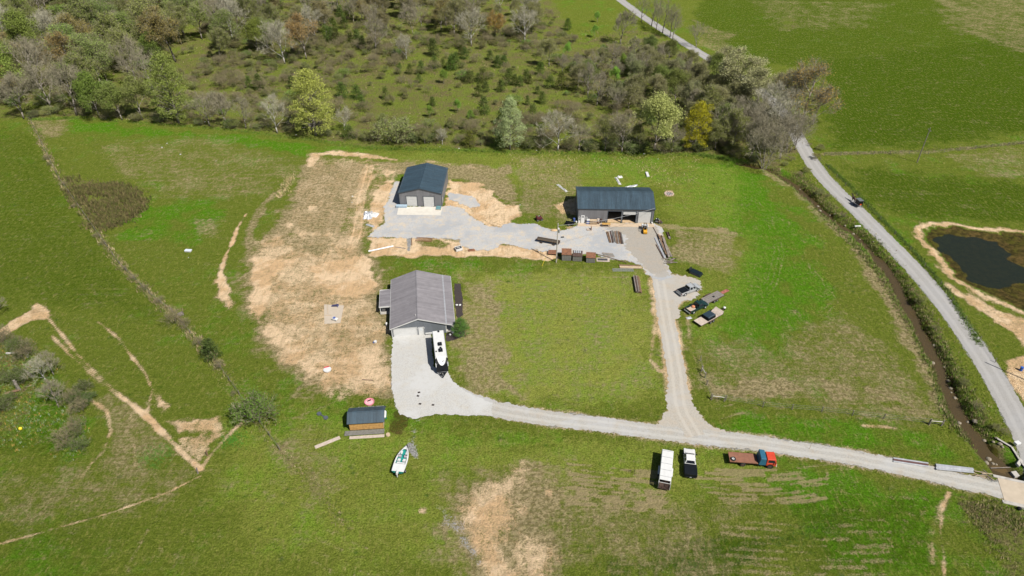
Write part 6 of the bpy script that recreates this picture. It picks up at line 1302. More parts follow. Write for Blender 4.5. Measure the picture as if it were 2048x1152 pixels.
o = T('toy_bucket', 'small white and blue bucket between pad and garage', 'bucket', G(751, 685)); MB().cyl((0, 0, 0), (0, 0, .4), .28, .33, 12).build('bucket', rvwhite, o); MB().bx(-.5, -.2, -.25, .2, 0, .18).build('spade', plasticblue, o)
o = T('paddling_pool', 'pink plastic paddling pool above the log shed', 'pool', G(739, 805), .15); b = MB(); n = 18
for i in range(n):
    a0, a1 = 2 * math.pi * i / n, 2 * math.pi * (i + 1) / n
    for (r0, z0), (r1, z1) in (((.75, .06), (.85, .3)), ((.85, .3), (.95, .3)), ((.95, .3), (.9, 0))): b.quad((r0 * math.cos(a0), r0 * math.sin(a0), z0), (r1 * math.cos(a0), r1 * math.sin(a0), z1), (r1 * math.cos(a1), r1 * math.sin(a1), z1), (r0 * math.cos(a1), r0 * math.sin(a1), z0))
b.build('rim', pink, o); MB().cyl((0, 0, 0.0), (0, 0, .06), .78, n=18).build('bottom', mat('pale_pink', (.66, .36, .38), .5), o); MB().beam((-.4, .3, .12), (.3, .5, .2), .2, .1).build('branch', flatblack, o)
o = T('shed_tank', 'white tank on a green stand right of the log shed', 'tank', G(770, 834), .1); MB().cyl((0, -.55, .75), (0, .55, .75), .33, n=12).ball((0, .55, .75), .33, 12, 6).ball((0, -.55, .75), .33, 12, 6).build('tank', rvwhite, o); MB().bx(-.3, .3, -.5, -.4, 0, .45).bx(-.3, .3, .4, .5, 0, .45).build('stand', teal, o)
o = T('old_tyres', 'two dark grey garden toys left of the log shed', 'toys', G(645, 832), -.6)
for x in (-.9, .9): MB().cyl((x, 0, 0), (x, 0, .22), .45, .42, 12).build('toy_tyre', mat('slate_plastic', (.07, .08, .095), .6), o)
MB().beam((-.6, 0, .1), (.6, 0, .1), .2, .12).build('link', mat('slate_plastic', (.07, .08, .095), .6), o)
o = MB().cyl((0, 0, 0), (0, 0, .25), .42, .38, 14).build('stepping_stump', palewood); o.location = (*G(776, 870), 0); tag(o, 'round pale stump at the right end of the board walk', 'stump')
plank('short_logs', (724, 760), (746, 761), .16, .14, rustdark, 'thin dark branch on the soil above the log shed', 'branch', round_=True)
for k, (u, v) in enumerate([(838, 785), (836, 792), (840, 808), (866, 810)]): crumple('dark_clod', 'dark clod on the driveway turning area', u, v, .28, .22, .16, mulch, 'clod', 20 + k)['group'] = 'dark clods on the driveway'
o = T('white_tub', 'white lidded tub alone in the left field', 'tub', G(377, 503), -.1); MB().hexa([(-.75, -.4, 0), (.75, -.4, 0), (.75, .4, 0), (-.75, .4, 0)], [(-.85, -.48, .42), (.85, -.48, .42), (.85, .48, .42), (-.85, .48, .42)]).build('tub', rvwhite, o, bevel=.05); MB().bx(-.8, .8, -.42, .42, .42, .46).build('lid', mat('pale_lid', (.55, .60, .68), .4), o)
o = MB().ball((0, 0, .28), .32, 10, 8).build('yellow_ball', yellowp, smooth=True); o.location = (*G(42, 859), 0); tag(o, 'yellow ball in the lush grass at the left edge', 'ball')
o = T('gas_cylinder', 'white topped gas cylinder behind the flat trailer', 'tank', G(1448, 619)); MB().cyl((0, 0, 0), (0, 0, .5), .3, n=12).build('base', flatblack, o); MB().ball((0, 0, .55), .34, 10, 6, .7).build('dome', rvwhite, o, smooth=True)
crumple('grey_rag', 'small grey rag on the grass left of the flat trailer', 1378, 636, .6, .4, .2, galv, 'rag', 30)
WHT = [(705, 393), (867, 268), (880, 294), (857, 285), (918, 297), (1110, 334), (1073, 301), (1204, 321), (1402, 312), (1288, 308), (334, 287), (410, 244), (361, 309), (324, 295), (1316, 318), (592, 270), (377, 515), (432, 322), (704, 405), (1040, 410)]
for k, (u, v) in enumerate(WHT):
    s = random.uniform(.12, .26); b = MB().ball((0, 0, s * .3), s, 6, 4, .5); b.v = [(x * random.uniform(.7, 1.6), y * random.uniform(.6, 1.2), max(0, z)) for x, y, z in b.v]; o = b.build('litter_scrap', white); o.location = (*G(u, v), 0); tag(o, 'small white litter scrap lying in the far grass', 'litter', 'white litter scraps along the field edge')

# ================================================================ vegetation
def leaf_mat(name, c, trans=.35, var=.5):
    """leaf or twig material: the object colour sets the hue, noise gives light and dark clumps"""
    g = NG(name); oi = g.n('ShaderNodeObjectInfo'); n = g.noise(.9, 3, .6); nf = g.noise(5., 2, .6)
    base = g.mix(1., c, c)
    mm = g.n('ShaderNodeMix'); mm.data_type = 'RGBA'; mm.blend_type = 'MULTIPLY'; mm.inputs['Factor'].default_value = 1
    g.l(oi.outputs['Color'], mm.inputs['A'])
    s = g.math('ADD', g.math('MULTIPLY', g.step(n, .3, .7), var), g.math('ADD', g.math('MULTIPLY', g.step(nf, .3, .7), .4), .8 - var / 2))
    cb = g.n('ShaderNodeCombineColor'); [g.l(s, cb.inputs[i]) for i in range(3)]; g.l(cb.outputs[0], mm.inputs['B'])
    g.l(mm.outputs['Result'], g.b.inputs['Base Color']); g.b.inputs['Roughness'].default_value = .8; g.b.inputs['Specular IOR Level'].default_value = .2
    if trans:
        t = g.n('ShaderNodeBsdfTranslucent'); g.l(mm.outputs['Result'], t.inputs[0]); mx = g.n('ShaderNodeMixShader'); mx.inputs[0].default_value = trans
        g.l(g.b.outputs[0], mx.inputs[1]); g.l(t.outputs[0], mx.inputs[2]); g.l(mx.outputs[0], g.nt.nodes['Material Output'].inputs['Surface'])
    return g.m
LEAF = leaf_mat('foliage', (1, 1, 1)); TWIG = mat('twigs', (.235, .21, .14), .9, 0, .3, 2)
PALETWIG = mat('pale_twigs', (.33, .31, .225), .9, 0, .2, 2); BRNTWIG = mat('brown_twigs', (.19, .162, .085), .9, 0, .25, 2)
def rv(r_): a = r_.uniform(0, 2 * math.pi); z = r_.uniform(-1, 1); q = math.sqrt(1 - z * z); return Vector((q * math.cos(a), q * math.sin(a), z))
def tree_meshes(seed, H=14., spread=1., bare=True, leaves=0, leaf=.3, twigs=1700, clear=.18, barkm=bark, twigm=TWIG, stems=1, flare=.95, clump=.9):
    """tapered trunk with limbs (one mesh) and a crown of twigs and leaf faces (another)"""
    r_ = random.Random(seed); tr = MB(); tips = []; thin = MB()
    def grow(p, d, L, rad, lev):
        n = 4 if lev == 0 else 3; pts = [p]; dirs = []
        for i in range(n):
            d = (d + rv(r_) * (.10 if lev == 0 else .22) + Vector((0, 0, .10 if lev else .02))).normalized(); p = p + d * L / n; pts.append(p); dirs.append(d)
        for i in range(n):
            ra, rb = rad * (1 - .62 * i / n), rad * (1 - .62 * (i + 1) / n)
            (tr if lev < 2 else thin).cyl(pts[i], pts[i + 1], max(ra, .012), max(rb, .01), (7, 5, 4, 3)[min(lev, 3)])
        if lev >= 3: tips.append((pts[-1], dirs[-1], L)); tips.append((pts[-2], dirs[-1], L)); return
        kids = (7, 5, 4)[lev]
        for k in range(kids):
            f = (clear + (1 - clear) * (k + .6) / kids) if lev == 0 else (.30 + .7 * (k + .5) / kids); i = min(n - 1, int(f * n)); q = pts[i].lerp(pts[i + 1], f * n - i)
            a = 2.4 * k + r_.uniform(-.5, .5); side = dirs[i].orthogonal().normalized(); side.rotate(Matrix.Rotation(a, 3, dirs[i])); tl = r_.uniform(.55, .95) * flare
            nd = (dirs[i] * math.cos(tl) + side * math.sin(tl)).normalized()
            sc = (.62 - .30 * f) * spread if lev == 0 else .62 * (1.1 - .4 * f)
            grow(q, nd, L * sc * r_.uniform(.85, 1.15) * (1.25 if lev == 0 else 1), rad * (.42 if lev == 0 else .45), lev + 1)
        grow(pts[-1], dirs[-1], L * .42, rad * .36, lev + 1)
    for s in range(stems):
        a = s * 2.2; off = Vector((math.cos(a), math.sin(a), 0)) * (.0 if stems == 1 else .35); dd = Vector((math.cos(a) * .28 * (stems > 1), math.sin(a) * .28 * (stems > 1), 1))
        grow(off, dd.normalized(), H * .62, H * .0165 / math.sqrt(stems), 0)
    V = [tuple(v) for v in thin.v]; F_ = list(thin.f); M_ = [0] * len(F_)
    per = max(1, twigs // max(1, len(tips)))
    for (p, d, L) in tips:
        for _ in range(per):
            e = (d + rv(r_) * .95 + Vector((0, 0, .15))).normalized(); l_ = r_.uniform(.6, 1.7) * H / 14; q = p - d * L * r_.uniform(0, .6); w_ = e.orthogonal().normalized() * r_.uniform(.015, .032) * H / 14; w_.rotate(Matrix.Rotation(r_.uniform(0, 6.3), 3, e)); o = len(V)
            V += [tuple(q - w_), tuple(q + w_), tuple(q + e * l_)]; F_.append((o, o + 1, o + 2)); M_.append(0)
    if leaves:
        for k in range(leaves):
            p, d, L = tips[r_.randrange(len(tips))]; q = p + Vector((r_.gauss(0, 1), r_.gauss(0, 1), r_.gauss(0, .75))) * clump * .55 * H / 14; a, b = rv(r_), rv(r_); a = (a + Vector((0, 0, 0))).normalized() * leaf * r_.uniform(.6, 1.2); b = b.normalized() * leaf * r_.uniform(.4, .9); o = len(V)
            V += [tuple(q - a), tuple(q + b), tuple(q + a), tuple(q - b)]; F_.append((o, o + 1, o + 2, o + 3)); M_.append(1)
    z = max(v[2] for v in V); tm = tr.mesh('trunk', barkm, True)
    cm = bpy.data.meshes.new('crown'); cm.from_pydata(V, [], F_); cm.materials.append(twigm); cm.materials.append(LEAF); cm.polygons.foreach_set('material_index', M_)
    return tm, cm, z
def dense_meshes(seed, H=14., W=8., leaves=6500, leaf=.26, low=.22, cone=False, barkm=bark):
    """full crown: leaf faces in clumps on many boughs, with gaps between them"""
    r_ = random.Random(seed); tr = MB(); V = []; F_ = []
    top = H * .9; tr.cyl((0, 0, -.2), (0, 0, H * .35), H * .022, H * .016, 8); tr.cyl((0, 0, H * .35), (0, 0, top), H * .016, .03, 6)
    n = 70 if not cone else 60; cl = []
    for k in range(n):
        f = (k + .5) / n; z = H * (low + (1 - low) * f)
        prof = (math.sin(math.pi * min(1, (f * .86 + .14)) ** .8) ** .75) if not cone else (1 - f) ** .75 * min(1, .45 + f * 4)
        rad = W / 2 * prof * r_.uniform(.55, 1.0); a = 2.39996 * k + r_.uniform(-.5, .5); c = Vector((rad * math.cos(a), rad * math.sin(a), z - (.05 * H * prof if not cone else 0) * r_.random()))
        cl.append((c, r_.uniform(.7, 1.25) * W * (.10 if not cone else .17)));
        if not cone: tr.cyl((0, 0, max(H * .15, z - rad * .7)), tuple(c), H * .007, .02, 4)
    if not cone:
        for k in range(30): f = r_.random(); cl.append((Vector((r_.gauss(0, W * .14), r_.gauss(0, W * .14), H * (low + .1 + (.85 - low) * f))), W * .12))
    for k in range(leaves):
        c, s = cl[r_.randrange(len(cl))]; v = rv(r_); q = c + Vector((v.x * s * 1.25, v.y * s * 1.25, v.z * s * .7)) * r_.random() ** .33; a, b = rv(r_) * leaf * r_.uniform(.6, 1.2), rv(r_) * leaf * r_.uniform(.4, .9); o = len(V)
        V += [tuple(q - a), tuple(q + b), tuple(q + a), tuple(q - b)]; F_.append((o, o + 1, o + 2, o + 3))
    cm = bpy.data.meshes.new('crown'); cm.from_pydata(V, [], F_); cm.materials.append(LEAF)
    return tr.mesh('trunk', barkm, True), cm, H
VAR = {
 'bare': [tree_meshes(10 + k, 14, 1.0 + .1 * (k % 2), twigs=(4600, 2400, 3800, 1700)[k]) for k in range(4)],
 'haze': [tree_meshes(210 + k, 14, 1.05, leaves=3800, leaf=.12, twigs=4000) for k in range(3)],
 'thin': [tree_meshes(220 + k, 15, .8, leaves=500, leaf=.12, twigs=1300) for k in range(2)],
 'pale': [tree_meshes(30 + k, 12, 1.05, twigs=3600, barkm=palebark, twigm=PALETWIG) for k in range(3)],
 'bud': [tree_meshes(50 + k, 14, 1.0, leaves=8500, leaf=.16, twigs=3200) for k in range(4)],
 'leafy': [tree_meshes(70 + k, 14, 1.0, leaves=11000, leaf=.19, twigs=900, clump=1.15) for k in range(3)],
 'full': [dense_meshes(90 + k, 14, 10.5, 13000, .155, .16) for k in range(3)],
 'cedar': [dense_meshes(110 + k, 5, 3.1 + .35 * k, 1500, .15, .04, True, brownwood_b := mat('cedar_bark', (.12, .085, .06), .9)) for k in range(4)],
 'multi': [tree_meshes(130 + k, 12, 1.0, twigs=4500, stems=3) for k in range(2)],
 'shrub': [tree_meshes(150 + k, 4, 1.25, twigs=1800, stems=3, clear=.05, barkm=bark, twigm=BRNTWIG) for k in range(3)],
 'gshrub': [tree_meshes(170 + k, 4, 1.2, leaves=2200, leaf=.12, twigs=500, stems=3, clear=.05, clump=1.6) for k in range(3)],
}
def plant(kind, u, v, hgt, label, color, cat='tree', group=None, name=None, wid=1., rz=None, var=None, world=None):
    x, y = world or G(u, v); vs_ = VAR[kind]; tm, cm, z0 = vs_[(var if var is not None else random.randrange(100)) % len(vs_)]; s = hgt / z0
    r = T(name or {'cedar': 'cedar_tree', 'shrub': 'bare_shrub', 'gshrub': 'leafy_shrub'}.get(kind, 'tree'), label, cat, (x, y), random.uniform(0, 6.28) if rz is None else rz, group, z=hz(x, y))
    r.scale = (s * wid, s * wid, s)
    for nm, m_ in (('trunk', tm), ('crown', cm)):
        o = bpy.data.objects.new(nm, m_); COL.objects.link(o); o.parent = r; o.color = (*[min(1, c * VB) for c in color], 1)
    return r
def jit(c, a=.18): k = 1 + random.uniform(-a, a); return tuple(min(1, max(0, q * k * (1 + random.uniform(-a, a) * .5))) for q in c)
VB = 1.78
YG = (.20, .22, .045); LG = (.135, .165, .035); OL = (.115, .125, .035); MUS = (.20, .185, .012); ORG = (.19, .125, .03); PALE = (.25, .265, .13); CED = (.052, .074, .015); GRN = (.085, .14, .022); BRIGHT = (.12, .19, .03)
# trees one can single out
plant('full', 632, 271, 22, 'big yellow green tree in fresh leaf at the field edge left of the bare yard', (.20, .215, .05), wid=.92, var=0)
plant('full', 358, 246, 24, 'tall yellow green tree at the woods edge above the left field', (.125, .15, .035), wid=.78, var=1)
plant('full', 1020, 299, 17, 'pale whitish green tree at the field edge behind the sheds', (.20, .235, .11), wid=.75, var=2)
plant('leafy', 1308, 302, 21, 'pale yellow green tree behind the long shed', (.21, .225, .075), wid=1.05, var=0)
plant('full', 1388, 300, 16, 'mustard yellow tree at the right end of the treeline', MUS, wid=.80, var=1)
for k, (u, v, h_, kind, c, wd, lab) in enumerate([(1505, 232, 19, 'bud', (.20, .20, .095), 1.15, 'pale budding tree over the hidden stretch of road'), (1450, 168, 15, 'bud', (.20, .195, .09), 1.2, 'broad budding tree where the road enters the thicket'), (1530, 262, 19, 'pale', OL, 1.2, 'large bare tree at the middle of the road bend clump'), (1575, 246, 19, 'haze', (.17, .15, .05), 1.1, 'brown green budding tree right of the road bend'), (1500, 285, 16, 'multi', OL, 1.15, 'bare many stemmed tree behind the creek end tree'), (1575, 305, 15, 'multi', OL, 1.1, 'bare many stemmed tree leaning over the road verge'), (1420, 250, 15, 'bud', OL, 1.1, 'olive budding tree behind the mustard tree'), (1440, 285, 14, 'bare', OL, 1.1, 'bare tree right behind the mustard tree'), (1625, 250, 14, 'haze', (.16, .11, .035), 1.1, 'orange brown budding tree on the field side of the road bend')]): plant(kind, u, v, h_, lab, c, var=k, wid=wd)
plant('bud', 1475, 200, 21, 'broad pale budding tree beside the wooded road bend', (.22, .22, .105), wid=1.25, var=1)
plant('haze', 1600, 262, 25, 'large orange brown budding tree overhanging the road bend', (.20, .14, .04), wid=1.15, var=2)
plant('haze', 1556, 225, 17, 'pale green budding tree over the road bend', (.21, .21, .085), wid=1.0, var=3)
plant('multi', 1528, 333, 17, 'bare many stemmed tree at the creek end of the treeline', OL, var=0)
plant('bare', 1500, 318, 16, 'tall bare grey tree left of the creek end', OL, var=0); plant('bare', 1560, 318, 15, 'bare leaning tree beside the road where it leaves the woods', OL, var=1); plant('bud', 1465, 300, 15, 'thin olive budding tree right of the mustard tree', OL, var=2)
plant('pale', 1545, 292, 18, 'bare grey tree between creek and road at the bend', OL, var=2); plant('bare', 1590, 300, 13, 'small bare tree on the road verge at the wood exit', OL, var=3)
plant('pale', 1115, 302, 15, 'white barked bare tree at the field edge behind the long shed', OL, var=0, wid=1.1)
plant('bare', 1157, 304, 10, 'slim bare tree right of the white barked tree', OL, var=3); plant('bare', 1243, 306, 15, 'bare tree at the field edge left of the pale yellow green tree', OL, var=1); plant('bare', 1343, 305, 11, 'small bare tree between the yellow green and mustard trees', OL, var=2)
plant('gshrub', 790, 283, 9, 'broad olive bush tree at the field edge above the gable shed', (.12, .14, .045), 'tree', name='tree', wid=1.5); plant('pale', 690, 262, 9, 'pale bare tree right of the big yellow green tree', OL, var=1); plant('pale', 885, 290, 6, 'small pale bare tree at the field edge behind the gable shed', OL, var=2)
plant('cedar', 940, 294, 5.5, 'round olive cedar at the field edge left of the pale green tree', (.07, .075, .014), wid=1.25)
plant('cedar', 1000, 297, 4.5, 'dark cedar bush under the pale whitish green tree', CED, wid=1.3); plant('cedar', 698, 276, 4.2, 'dark spreading cedar at the field edge below the pale bare tree', CED, wid=1.7)
plant('pale', 555, 266, 14, 'slender pale bare tree left of the big yellow green tree', OL, var=0); 
for k, (u, v, h_, lab) in enumerate([(48, 238, 18, 'bare tree at the far left end of the treeline'), (108, 226, 20, 'tall bare leaning tree, second from the left in the treeline'), (154, 231, 22, 'tall bare tree third from the left in the treeline'), (420, 252, 13, 'bare tree just right of the tall yellow green tree'), (455, 254, 14, 'bare tree fifth along the left treeline towards the shed'), (492, 257, 12, 'short bare tree at the middle of the left treeline')]): plant('bare', u, v, h_, lab, OL, var=k)
for k, (u, v, h_, c, lab) in enumerate([(200, 234, 17, (.085, .12, .022), 'green leafed tree at the left treeline'), (245, 240, 15, (.10, .125, .03), 'olive green tree right of the green leafed tree'), (285, 240, 16, (.11, .125, .035), 'olive tree left of the tall yellow green tree'), (1210, 303, 11, OL, 'olive budding tree at the field edge behind the long shed left part'), (1275, 302, 10, OL, 'low olive tree under the pale yellow green tree'), (1430, 300, 11, OL, 'dull olive tree at the right treeline end'), (850, 288, 6, OL, 'small olive tree above the gable shed roof')]): plant('leafy' if k < 3 else 'bud', u, v, h_, lab, c, var=k)
for k, (u, v, h_, kind, c, lab) in enumerate([(613, 118, 21, 'bud', (.19, .13, .05), 'rust tinged tree in the upper wood, left of the cedar group'), (570, 128, 20, 'pale', OL, 'pale bare tree left of the rust tinged tree'), (752, 108, 18, 'bare', OL, 'tall bare tree right of the cedar group'), (813, 120, 12, 'pale', OL, 'small pale bare tree above the cedar field'), (943, 92, 18, 'pale', OL, 'wide pale bare tree at the top of the cedar field'), (990, 78, 14, 'bud', ORG, 'small rust tinged tree right of the wide pale tree'), (1050, 85, 17, 'pale', OL, 'pale bare tree beside the woodland track'), (1392, 96, 12, 'bare', OL, 'bare grey tree at the road left of the far field'), (1240, 88, 16, 'bare', OL, 'lone bare tree at the lawn corner by the upper road')]): plant(kind, u, v, h_, lab, c, var=k)
for k, (u, v, h_) in enumerate([(1283, 44, 15), (1303, 52, 17), (1312, 60, 14), (1325, 66, 17), (1340, 74, 16), (1345, 78, 13)]): plant('thin', u, v, h_, 'slender bare tree in the row along the upper road', (.12, .12, .045), group='trees in a row along the upper road')
plant('gshrub', 515, 842, 6.4, 'dark green bush where the left fence meets the lower field', (.060, .100, .016), 'bush', wid=1.25, var=0, name='bush')
plant('cedar', 425, 714, 4.6, 'lone round cedar beside the left fence', (.040, .058, .014), wid=1.35, var=2)
plant('full', 922, 671, 4.6, 'young green tree at the front right corner of the house', (.055, .115, .020), wid=1.15, var=2)
plant('shrub', 350, 646, 3.4, 'tangled grey shrub on the left fence', OL, 'shrub', wid=1.3, var=0); plant('shrub', 372, 655, 2.6, 'small grey shrub right of the tangled shrub', OL, 'shrub', wid=1.2, var=1)
o = MB().cyl((0, 0, .3), (1.0, .3, .55), .45, .5, 9).build('tree_stump', oldwood); o.location = (*G(357, 632), 0); tag(o, 'weathered grey stump in the tangled shrub on the left fence', 'stump')
for k, (u, v, h_, kind, lab) in enumerate([(93, 762, 7.0, 'pale', 'leaning pale dead tree in the left hollow'), (118, 815, 7.5, 'bare', 'gnarled bare tree in the middle of the left hollow'), (108, 750, 6.5, 'bare', 'small bare tree behind the leaning pale tree'), (145, 808, 3.4, 'shrub', 'bare bush right of the gnarled tree'), (158, 862, 3.6, 'shrub', 'purple grey bush at the hollow edge'), (165, 898, 3.0, 'gshrub', 'green bush nearest the cow path in the hollow'), (10, 680, 4, 'shrub', 'bare bush at the left picture edge by the path'), (28, 700, 3, 'gshrub', 'green bush below the left path'), (-12, 860, 3.5, 'shrub', 'bare bush at the left edge near the yellow ball'), (-5, 640, 7, 'bare', 'bare tree at the left edge above the path')]): plant(kind, u, v, h_, lab, (.06, .09, .018), 'shrub' if 'shrub' in kind else 'tree')
for k in range(22): plant('gshrub' if k % 3 else 'shrub', random.uniform(-10, 60) if k < 12 else random.uniform(120, 185), random.uniform(650, 840) if k < 12 else random.uniform(770, 905), random.uniform(1.2, 3.2), ('green' if k % 3 else 'bare') + ' low shrub in the tangled left hollow', jit((.05, .075, .015)), 'shrub', ('green' if k % 3 else 'bare') + ' shrubs of the left hollow', wid=1.3)
def log(u, v, L, r_, rz, label, m=oldwood):
    o = MB().cyl((-L / 2, 0, r_), (L * .1, .1 * r_, r_ * 1.1), r_, r_ * .85, 9).cyl((L * .1, .1 * r_, r_ * 1.1), (L / 2, 0, r_ * .9), r_ * .85, r_ * .55, 9).cyl((L * .1, 0, r_), (L * .25, L * .12, r_ * 1.8), r_ * .4, r_ * .2, 6).build('fallen_log', m); o.location = (*G(u, v), 0); o.rotation_euler = (0, 0, rz); tag(o, label, 'log')
log(28, 708, 3.0, .22, .0, 'pale fallen log at the top of the left hollow', palebark); log(58, 748, 3.6, .2, -.55, 'grey fallen log slanting in the left hollow'); log(10, 803, 4.2, .28, .45, 'dark fallen log at the left edge of the hollow', rustdark); log(26, 786, 2.4, .3, .5, 'short brown fallen log above the dark log', brownwood); log(2, 755, 2.5, .2, .3, 'dark broken log at the left picture edge', rustdark)
o = MB().cyl((0, 0, -.1), (0.1, 0, 2.6), .38, .22, 9).cyl((.05, 0, 1.6), (.5, .1, 2.4), .12, .05, 6).build('dead_snag', bark); o.location = (*G(38, 780), 0); tag(o, 'dead snag trunk standing in the left hollow', 'snag')
# cedars of the old field
CEDARS = [(867, 112, 5.5), (870, 136, 3.6), (886, 134, 2.6), (908, 138, 4.6), (912, 126, 3.4), (902, 140, 4), (938, 166, 3.6), (944, 160, 2.6), (967, 162, 4.0), (956, 164, 2.6), (957, 179, 2.2), (972, 184, 3), (958, 193, 3.4), (1002, 183, 3.4), (965, 176, 2.4), (1018, 168, 4.5), (1030, 170, 3.2), (800, 137, 1.8), (797, 148, 2.6), (820, 148, 3), (843, 146, 3.6), (838, 165, 2.6), (685, 196, 4.4), (714, 197, 3.8), (772, 198, 3.4), (725, 214, 3.2), (865, 212, 2.6), (968, 228, 4.6), (980, 120, 3), (995, 135, 3.6), (1008, 130, 3), (1080, 150, 4), (1100, 176, 3.6), (1122, 178, 5), (1084, 207, 3.4), (1060, 168, 2.8), (1052, 162, 3.4), (1040, 172, 3), (1055, 210, 2.6), (1075, 188, 2.2), (930, 118, 3.6), (922, 110, 3.2), (655, 52, 5), (642, 40, 5), (668, 60, 4.6), (683, 45, 6), (698, 38, 5), (662, 84, 5), (676, 88, 5.5), (652, 76, 4.4), (703, 94, 4.5), (716, 90, 5), (726, 96, 4), (690, 58, 4.5), (520, 180, 4.6), (500, 176, 3.5), (585, 176, 3.5), (640, 22, 5), (620, 15, 4), (560, 18, 5), (500, 30, 5), (545, 40, 4), (440, 60, 4.5), (1135, 60, 4), (1210, 115, 3.5), (1065, 240, 4.2), (1080, 280, 4), (1005, 250, 4.4)]
for u, v, h_ in CEDARS: plant('cedar', u, v, h_ * 1.35, 'dark green cedar standing in the overgrown field behind the sheds', jit(CED if random.random() > .25 else (.06, .075, .016), .22), 'cedar', 'cedars of the overgrown field', wid=random.uniform(.95, 1.35))
for u, v, h_ in [(888, 168, 6.5), (1228, 170, 8), (1205, 120, 7), (1255, 190, 7), (1135, 115, 7), (1245, 140, 7), (1190, 75, 6), (1120, 130, 5), (1195, 45, 6), (1350, 110, 6), (1300, 100, 6), (860, 235, 5), (915, 225, 5.5), (940, 245, 5)]: plant('leafy', u, v, h_, 'bright green young tree in the overgrown field', jit(BRIGHT), 'tree', 'young green trees of the overgrown field', wid=.8)
# the mixed wood behind, trees that cannot be told apart
def inpoly(x, y, P): return bool(inside(np.array([x]), np.array([y]), P)[0])
def scatter(n, P, gap, tries=40):
    W_ = GP(P); xs_, ys_ = [p[0] for p in W_], [p[1] for p in W_]; out = []
    for _ in range(n * tries):
        x, y = random.uniform(min(xs_), max(xs_)), random.uniform(min(ys_), max(ys_))
        if inpoly(x, y, W_) and all((x - a) ** 2 + (y - b) ** 2 > gap * gap for a, b in out): out.append((x, y))
        if len(out) >= n: break
    return out
WOOD_L = [(-120, 225), (60, 222), (150, 215), (320, 225), (330, 140), (420, 130), (560, 110), (560, 20), (480, -30), (-120, -40)]
for x, y in scatter(112, WOOD_L, 5.0):
    q = random.random(); kind, c = (('bare', OL) if q < .18 else ('thin', OL) if q < .30 else ('pale', OL) if q < .38 else ('bud', jit((.125, .148, .040))) if q < .72 else ('leafy', jit((.105, .145, .028))) if q < .92 else ('bud', jit((.145, .12, .04))))
    h_ = random.uniform(15, 25); what = {'bare': 'bare grey', 'thin': 'slender bare', 'pale': 'pale bare', 'bud': 'olive budding', 'leafy': 'green leafed'}[kind]
    plant(kind, 0, 0, h_, what + ' tree inside the dense wood at the upper left', c, 'tree', what + ' trees of the upper left wood', world=(x, y))
WOOD_T = [(560, 90), (760, 75), (980, 70), (1110, 90), (1180, 130), (1100, 40), (1060, -25), (480, -30), (560, 20)]
for x, y in scatter(46, WOOD_T, 6.4):
    q = random.random(); kind, c = (('bare', OL) if q < .30 else ('pale', OL) if q < .42 else ('bud', jit((.13, .12, .045))))
    what = {'bare': 'bare grey', 'pale': 'pale bare', 'bud': 'brownish budding'}[kind]
    plant(kind, 0, 0, random.uniform(11, 18), what + ' tree in the open wood along the top', c, 'tree', what + ' trees of the top wood', world=(x, y))
WOOD_R = [(1090, 130), (1180, 150), (1260, 110), (1330, 120), (1430, 160), (1500, 210), (1530, 270), (1480, 300), (1380, 280), (1340, 230), (1250, 240), (1160, 200)]
for x, y in scatter(44, WOOD_R, 5.6):
    q = random.random(); kind, c = (('bare', OL) if q < .45 else ('bud', jit((.15, .155, .065))) if q < .8 else ('leafy', jit((.095, .12, .03))))
    what = {'bare': 'bare grey', 'bud': 'olive budding', 'leafy': 'green leafed'}[kind]
    plant(kind, 0, 0, random.uniform(8, 14), what + ' tree in the thicket left of the road bend', c, 'tree', what + ' trees of the road bend thicket', world=(x, y))
# shrubs
for x, y in scatter(110, WOOD_L, 4.0): plant('gshrub', 0, 0, random.uniform(2.5, 5.5), 'green undergrowth shrub inside the dense wood at the upper left', jit(random.choice([GRN, (.075, .105, .02), (.10, .115, .03)])), 'shrub', 'green shrubs under the upper left wood', world=(x, y), wid=random.uniform(1.2, 1.7))
SH = [(60, 228), (300, 240), (480, 250), (740, 282), (1000, 292), (1400, 300), (1540, 322), (1540, 250), (1430, 150), (1300, 85), (1180, 110), (1080, 20), (400, 110), (330, 200)]
OPEN = GP([(620, 190), (780, 140), (850, 95), (1050, 110), (1140, 150), (1130, 225), (1000, 255), (850, 225), (700, 225)])
for k, (x, y) in enumerate(scatter(185, SH, 3.6)):
  if not (k % 4 and inpoly(x, y, OPEN)): plant('shrub', 0, 0, random.uniform(2.2, 5.2), 'bare brown shrub in the overgrown field behind the sheds', OL, 'shrub', 'bare shrubs of the overgrown field', world=(x, y), wid=random.uniform(1.1, 1.6))
for k, (x, y) in enumerate(scatter(150, SH, 3.8)):
  if not (k % 4 and inpoly(x, y, OPEN)): plant('gshrub', 0, 0, random.uniform(1.6, 4.2), 'low green shrub in the overgrown field behind the sheds', jit(random.choice([OL, GRN, (.14, .15, .04), (.10, .12, .03)])), 'shrub', 'green shrubs of the overgrown field', world=(x, y), wid=random.uniform(1.1, 1.6))
EDGE = [(60, 240), (110, 232), (170, 236), (220, 242), (265, 246), (310, 248), (395, 252), (470, 258), (520, 262), (580, 268), (655, 276), (740, 284), (820, 288), (860, 290), (905, 292), (960, 297), (1050, 300), (1085, 301), (1135, 303), (1180, 304), (1215, 305), (1265, 306), (1290, 306), (1330, 307), (1365, 306), (1410, 306), (1450, 308), (1480, 315), (1510, 325)]
